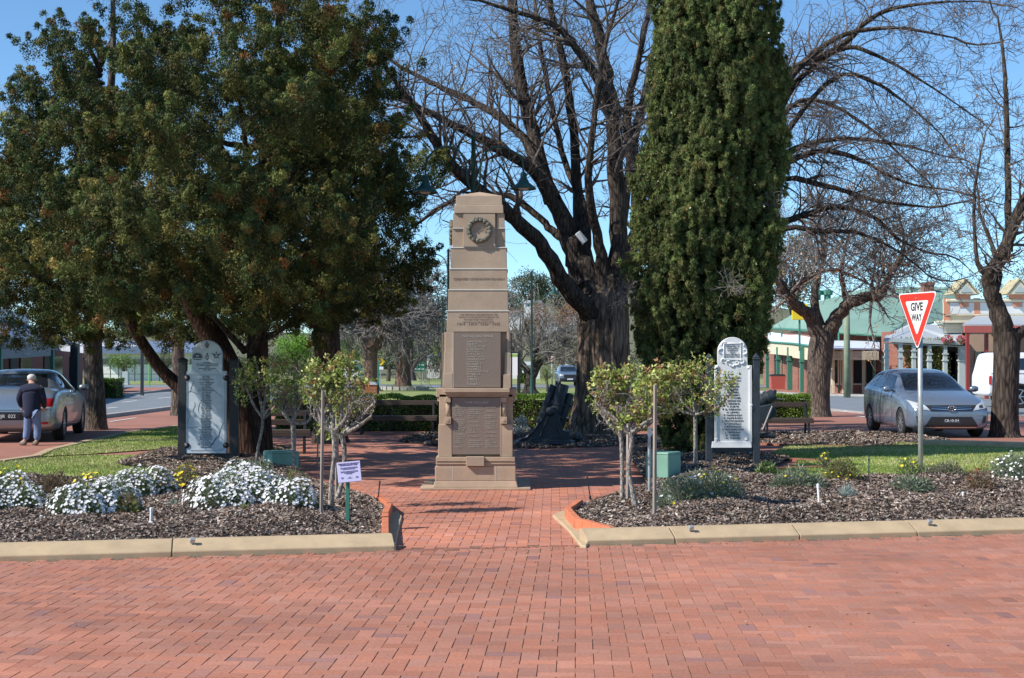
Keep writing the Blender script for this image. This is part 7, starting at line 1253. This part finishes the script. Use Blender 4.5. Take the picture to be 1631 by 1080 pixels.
ys = thing('curve_sign', 'yellow curve marker sign above a small white plate between bin and palm', 'road sign', tuple(GX(606, 120))); zc = PZ(576, 120)-ys.location.z; b = MB(); b.slab([(-.35, 0, zc-.3), (.1, 0, zc-.3), (.4, 0, zc), (.1, 0, zc+.3), (-.35, 0, zc+.3)], (0, .04, 0)); p_ = b.build('panel', M['yellow'], ys); b = MB(); b.slab([(-.2, -.005, zc-.2), (-.05, -.005, zc-.2), (.15, -.005, zc), (-.05, -.005, zc+.2), (-.2, -.005, zc+.2), (0, -.005, zc)], (0, .003, 0)); b.build('chevron', M['ink'], p_); b = MB(); b.box((0, .05, zc/2), (.07, .07, zc)); b.build('post', M['galv'], ys); b = MB(); b.box((0, 0, zc-.55), (.5, .04, .25)); b.build('plate', M['signwhite'], ys)
nb = thing('notice_board', 'white and green notice board in black frame just right of the obelisk', 'notice board', tuple(GX(820, 62))); Z = lambda p: PZ(p, 62)-nb.location.z; b = MB(); b.frus(-.5, .26, -.06, .06, Z(593), Z(561)); b.frus(.1, .25, -.08, .08, -.2, Z(593)); b.build('frame', M['black'], nb); b = MB(); b.frus(-.46, .12, -.09, -.05, Z(598), Z(563)); f_ = b.build('panel', M['signwhite'], nb); b = MB(); b.frus(-.44, .10, -.1, -.089, Z(568), Z(564)); b.build('header', mat('lime', (.25, .45, .05), .6), f_)
dk = thing('fence', 'dark picket gate and fence beside the direction sign', 'fence', tuple(GX(690, 172))); b = MB()
for k in range(12): b.box((GX(672+k*3.2, 172).x, 172, .3), (.07, .07, 1.8))
b.beam((GX(668, 172).x, 172, 1.0), (GX(710, 172).x, 172, 1.0), .08); b.beam((GX(668, 172).x, 172, -.3), (GX(710, 172).x, 172, -.3), .08); b.build('rails', M['black'], dk, world=True)
pl_ = thing('planter_bed', 'low stone edged round planter at the foot of the thick far trunk', 'planter', tuple(GX(645, 104))); b = MB()
for k in range(20): a = 2*PI*k/20; b.box((1.65*math.cos(a), 1.3*math.sin(a), .12), (.45, .25, .3), a+PI/2)
b.build('stone_edge', M['grey_conc'], pl_); n = 700; a = RNG.random(n)*2*PI; r = RNG.random(n)**.5*1.4; npmesh('planting', tris(np.stack([r*np.cos(a), r*np.sin(a)*.8, np.full(n, .1)], 1), unit(sph(n)*[1, 1, .3]+[0, 0, .8]), np.full(n, .3), np.full(n, .12)), 3, M['farleaf'], pl_, col=pick(GREYG+GRN, n))
# ================================================================ FAR TREES
def ftree(name, label, px, by, Y, w_, h, cols, kind='leafy', n=2600, group=None, zb=None):
    g_ = P(px, by, Y); t = thing(name, label, 'tree', (g_.x, Y, g_.z), 0, group); k = Y/F; W_ = w_*k; H_ = h*k; T = Wood(); hh = H_*.42
    T.line([np.array([0, 0, -.8]), np.array([.03*W_, 0, hh*.5]), np.array([0, 0, hh]), np.array([.02*W_, 0, H_*.75])], [W_*.045+.06, W_*.035+.04, W_*.03+.03, .04], 8)
    for i in range(7): a = random.uniform(0, 2*PI); s = random.uniform(.4, .9); T.line([np.array([0, 0, hh*random.uniform(.6, 1.1)]), np.array([W_*.2*s*math.cos(a), W_*.2*s*math.sin(a), hh*1.2]), np.array([W_*.4*s*math.cos(a), W_*.4*s*math.sin(a), H_*random.uniform(.6, .85)])], [W_*.02+.03, W_*.014+.02, .02], 5)
    T.mesh('trunk', M['bark_grey'], t, world=False)
    nc = 46; u = sph(nc); c = u*np.array([W_*.40, W_*.38, H_*.30])*RNG.uniform(.45, 1.05, (nc, 1))+np.array([0, 0, H_*.64]); q = n//nc; R_ = RNG.uniform(.10, .2, nc)*W_
    v = sph(nc*q); p = np.repeat(c, q, 0)+v*np.repeat(R_, q)[:, None]*RNG.random((nc*q, 1))**.4; sz = W_*.03 if kind == 'leafy' else W_*.022
    npmesh('crown', tris(p, unit(v+RNG.normal(size=v.shape)*.4+[0, 0, .2]), RNG.uniform(sz*.7, sz*1.5, nc*q), np.full(nc*q, sz*(.75 if kind == 'leafy' else .25))), 3, M['farleaf'], t, col=np.repeat(pick(cols, nc, .2), q, 0)*RNG.uniform(.75, 1.25, (nc*q, 1))); return t
GUM = [(.07, .085, .04), (.09, .10, .05), (.05, .065, .03)]; ORG = [(.36, .14, .05), (.28, .12, .055), (.20, .12, .07)]; BR_ = [(.20, .17, .15), (.15, .13, .115), (.24, .21, .18)]; BG_ = [(.12, .20, .04), (.17, .26, .05), (.09, .15, .04)]
ftree('gum_tree', 'big round topped gum on the skyline right of the obelisk', 845, 520, 400, 84, 92, GUM, n=5200); ftree('gum_tree', 'grey green gum on the skyline beside the elm trunk', 893, 510, 430, 76, 66, GUM, n=4200); ftree('gum_tree', 'low spreading gum on the skyline left of the far lamp post', 815, 520, 420, 66, 56, GUM, n=3600); ftree('gum_tree', 'gum behind the autumn trees touching the elm trunk', 925, 520, 410, 70, 72, GUM, n=3600); ftree('gum_tree', 'rounded dark green tree in front of the skyline gum', 858, 505, 330, 34, 34, [(.05, .09, .04), (.06, .10, .045)], n=2200)
ftree('autumn_tree', 'rust orange tree high on the slope beside the elm trunk', 905, 545, 260, 66, 66, ORG, n=3000); ftree('autumn_tree', 'rust orange tree below the round gum', 862, 540, 240, 56, 54, ORG, n=2600); ftree('autumn_tree', 'dull red brown tree behind the distant pickup', 912, 605, 170, 76, 60, ORG+BR_, 'bare', n=3600); ftree('autumn_tree', 'brownish leafless tree left of the elm trunk mid slope', 895, 580, 200, 80, 70, BR_+ORG[:1], 'bare', n=3600)
ftree('leafless_tree', 'grey leafless tree directly right of the obelisk shaft', 828, 585, 150, 60, 110, BR_, 'bare', n=4200); ftree('leafless_tree', 'hazy grey leafless tree above the notice board', 850, 590, 190, 60, 90, BR_, 'bare', n=3600)
ftree('leafy_bush', 'green bush at the foot of the distant give way sign', 871, 624, 96, 34, 46, GRN+YG[:1], n=2000); ftree('leafy_tree', 'fresh lime green tree behind the left roses', 470, 606, 100, 76, 84, [(.17, .34, .04), (.22, .40, .05), (.12, .25, .03)], n=4200)
ftree('leafy_tree', 'mid green tree left of the bin posts', 556, 600, 130, 56, 70, BG_, n=3200); ftree('leafy_tree', 'yellow green small tree touching the left side of the obelisk', 702, 590, 140, 40, 62, [(.30, .34, .05), (.24, .28, .05)], n=2400); ftree('leafy_tree', 'olive tree seen between bin and thick far trunk', 618, 600, 180, 70, 80, GUM+BG_, n=3200)
ftree('leafy_tree', 'green tree over the far left verge', 195, 598, 155, 60, 34, BG_, n=2200); ftree('leafy_tree', 'dark shrubby tree right of the lime post', 262, 598, 150, 54, 34, GUM, n=2200); ftree('leafless_tree', 'orange tinged leafless tree at the far left edge behind the cypress', 5, 600, 90, 130, 520, [(.34, .2, .13), (.24, .18, .15)], 'bare', n=5200)
ftree('gum_tree', 'gum behind the green roof beside the columnar cypress', 1262, 560, 170, 120, 200, GUM+BR_, n=5200); ftree('gum_tree', 'gum tops showing above the parapet at the right edge', 1580, 560, 200, 70, 150, GUM, n=3200); ftree('gum_tree', 'olive gum top between the pediments', 1650, 560, 210, 90, 160, GUM, n=2600)
tp_ = [ftree('treeline_tree', 'dark tree in the distant tree line', 700, 590, 250, 110, 46, GUM+BG_[:1], n=2600, group='distant tree line'), ftree('treeline_tree', 'dark tree in the distant tree line', 560, 590, 260, 100, 50, GUM+BR_[:2], n=2600, group='distant tree line')]
for i, px in enumerate(list(range(-40, 800, 54))+list(range(930, 1660, 58))):
    Y = 235+random.uniform(-15, 60); g_ = GX(px, Y); s = dup(tp_[i % 2], (g_.x, Y, g_.z-.3), random.uniform(0, 6)); k = random.uniform(.7, 1.15); s.scale = (k, k, k)
def mini(label, px, Y, trunk_w, top, tw, crown, cols=None, bark='bark_palm'):
    t = bare('bare_tree' , label, px, Y, [(px, PXB(Y), Y, trunk_w*1.15), (px, PXB(Y)-8, Y, trunk_w*.9), (px, (PXB(Y)+top)/2, Y, trunk_w*.75), (px, top, Y, trunk_w*.7)], crown, bark=bark, twig='twig_grey', L=2.6, rmin=.018, dens=1.5, up=-.05, wig=.3); return t
def PXB(Y): return HZ+F*(H-zg(Y))/Y
for (lb, px, Y, tw) in (('thick reddish flared trunk with tangled drooping crown left of the obelisk', 642, 105, .72), ('reddish rough trunk with tangled crown directly behind the bin', 591, 98, .62)):
    cr_ = [([(px, 550, Y, .6), (px+a*.35, 520, Y, .4), (px+a*.7, 480+b_*.3, Y, .25), (px+a, 450+b_, Y, .12)], .15, 1.6) for a, b_ in ((-45, 40), (-25, 0), (10, -20), (40, 0), (58, 50), (62, 90), (-50, 80))]
    mini(lb, px, Y, tw, 545, tw, cr_)
bare('bare_tree', 'small grey vase shaped bare tree on the verge right of the obelisk', 843, 88, [(844, 627, 88, .5), (844, 618, 88, .38), (845, 600, 88, .34)], [([(845, 602, 88, .3), (835, 585, 88, .22), (822, 565, 88, .14), (805, 540, 88, .08)], .2, 1.6), ([(846, 602, 88, .26), (850, 580, 88, .2), (846, 550, 88, .13), (835, 510, 88, .06)], .2, 1.6), ([(847, 600, 88, .26), (862, 578, 88, .18), (885, 556, 88, .11), (905, 540, 88, .05)], .2, 1.6), ([(850, 590, 88, .18), (856, 560, 88, .12), (862, 520, 88, .06)], .2, 1.6)], bark='bark_dark', twig='twig_grey', L=2.4, rmin=.016, up=.05)
bare('bare_tree', 'pale barked leaning bare tree beyond the thick far trunk', 650, 130, [(655, 606, 130, .4), (655, 590, 130, .3), (652, 575, 130, .25)], [([(655, 590, 130, .24), (640, 560, 130, .18), (622, 530, 130, .1)], .2, 1.2), ([(655, 590, 130, .24), (668, 570, 130, .18), (684, 548, 130, .1)], .2, 1.2), ([(655, 585, 130, .2), (656, 550, 130, .12), (660, 510, 130, .06)], .2, 1.2)], bark='bark_grey', twig='twig_grey', L=3, rmin=.025)
# ================================================================ HOUSES ON THE HILL
hs = [(850, 490, 380, 30, 12, 'white house with grey roof under the skyline gums'), (820, 505, 330, 22, 10, 'cream house just right of the obelisk on the slope'), (905, 575, 215, 24, 10, 'white house low beside the elm trunk'), (880, 520, 300, 20, 8, 'pale house mid slope among rust trees'), (915, 505, 320, 26, 9, 'pale long house mid slope touching the elm trunk'), (838, 590, 230, 44, 14, 'low white house behind the small vase shaped tree'), (700, 575, 240, 40, 12, 'pale house left of the obelisk beyond the fence'), (540, 585, 240, 60, 12, 'low white house between cypress trunk and bin')]
for px, by, Y, w_, h, lb in hs:
    g_ = P(px, by, Y); k = Y/F; t = thing('house', lb, 'house', (g_.x, Y, g_.z)); W_ = w_*k; H_ = h*k; D = W_*.6; b = MB(); b.frus(-W_/2, W_/2, 0, D, -3, H_*.6); b.build('wall', M['white'], t)
    b = MB(); b.add([(-W_*.54, -.4, H_*.6), (W_*.54, -.4, H_*.6), (W_*.54, D+.4, H_*.6), (-W_*.54, D+.4, H_*.6), (-W_*.4, D/2, H_), (W_*.4, D/2, H_)], [(3, 2, 1, 0), (0, 1, 5, 4), (1, 2, 5), (2, 3, 4, 5), (3, 0, 4)]); b.build('roof', M['rooftile'] if px in (905, 820) else M['paleroof'], t)
    for s in (-.28, .05, .3): b = MB(); b.box((W_*s, -.03, H_*.3), (W_*.1, .05, H_*.28)); b.build('window', M['glass'], t)
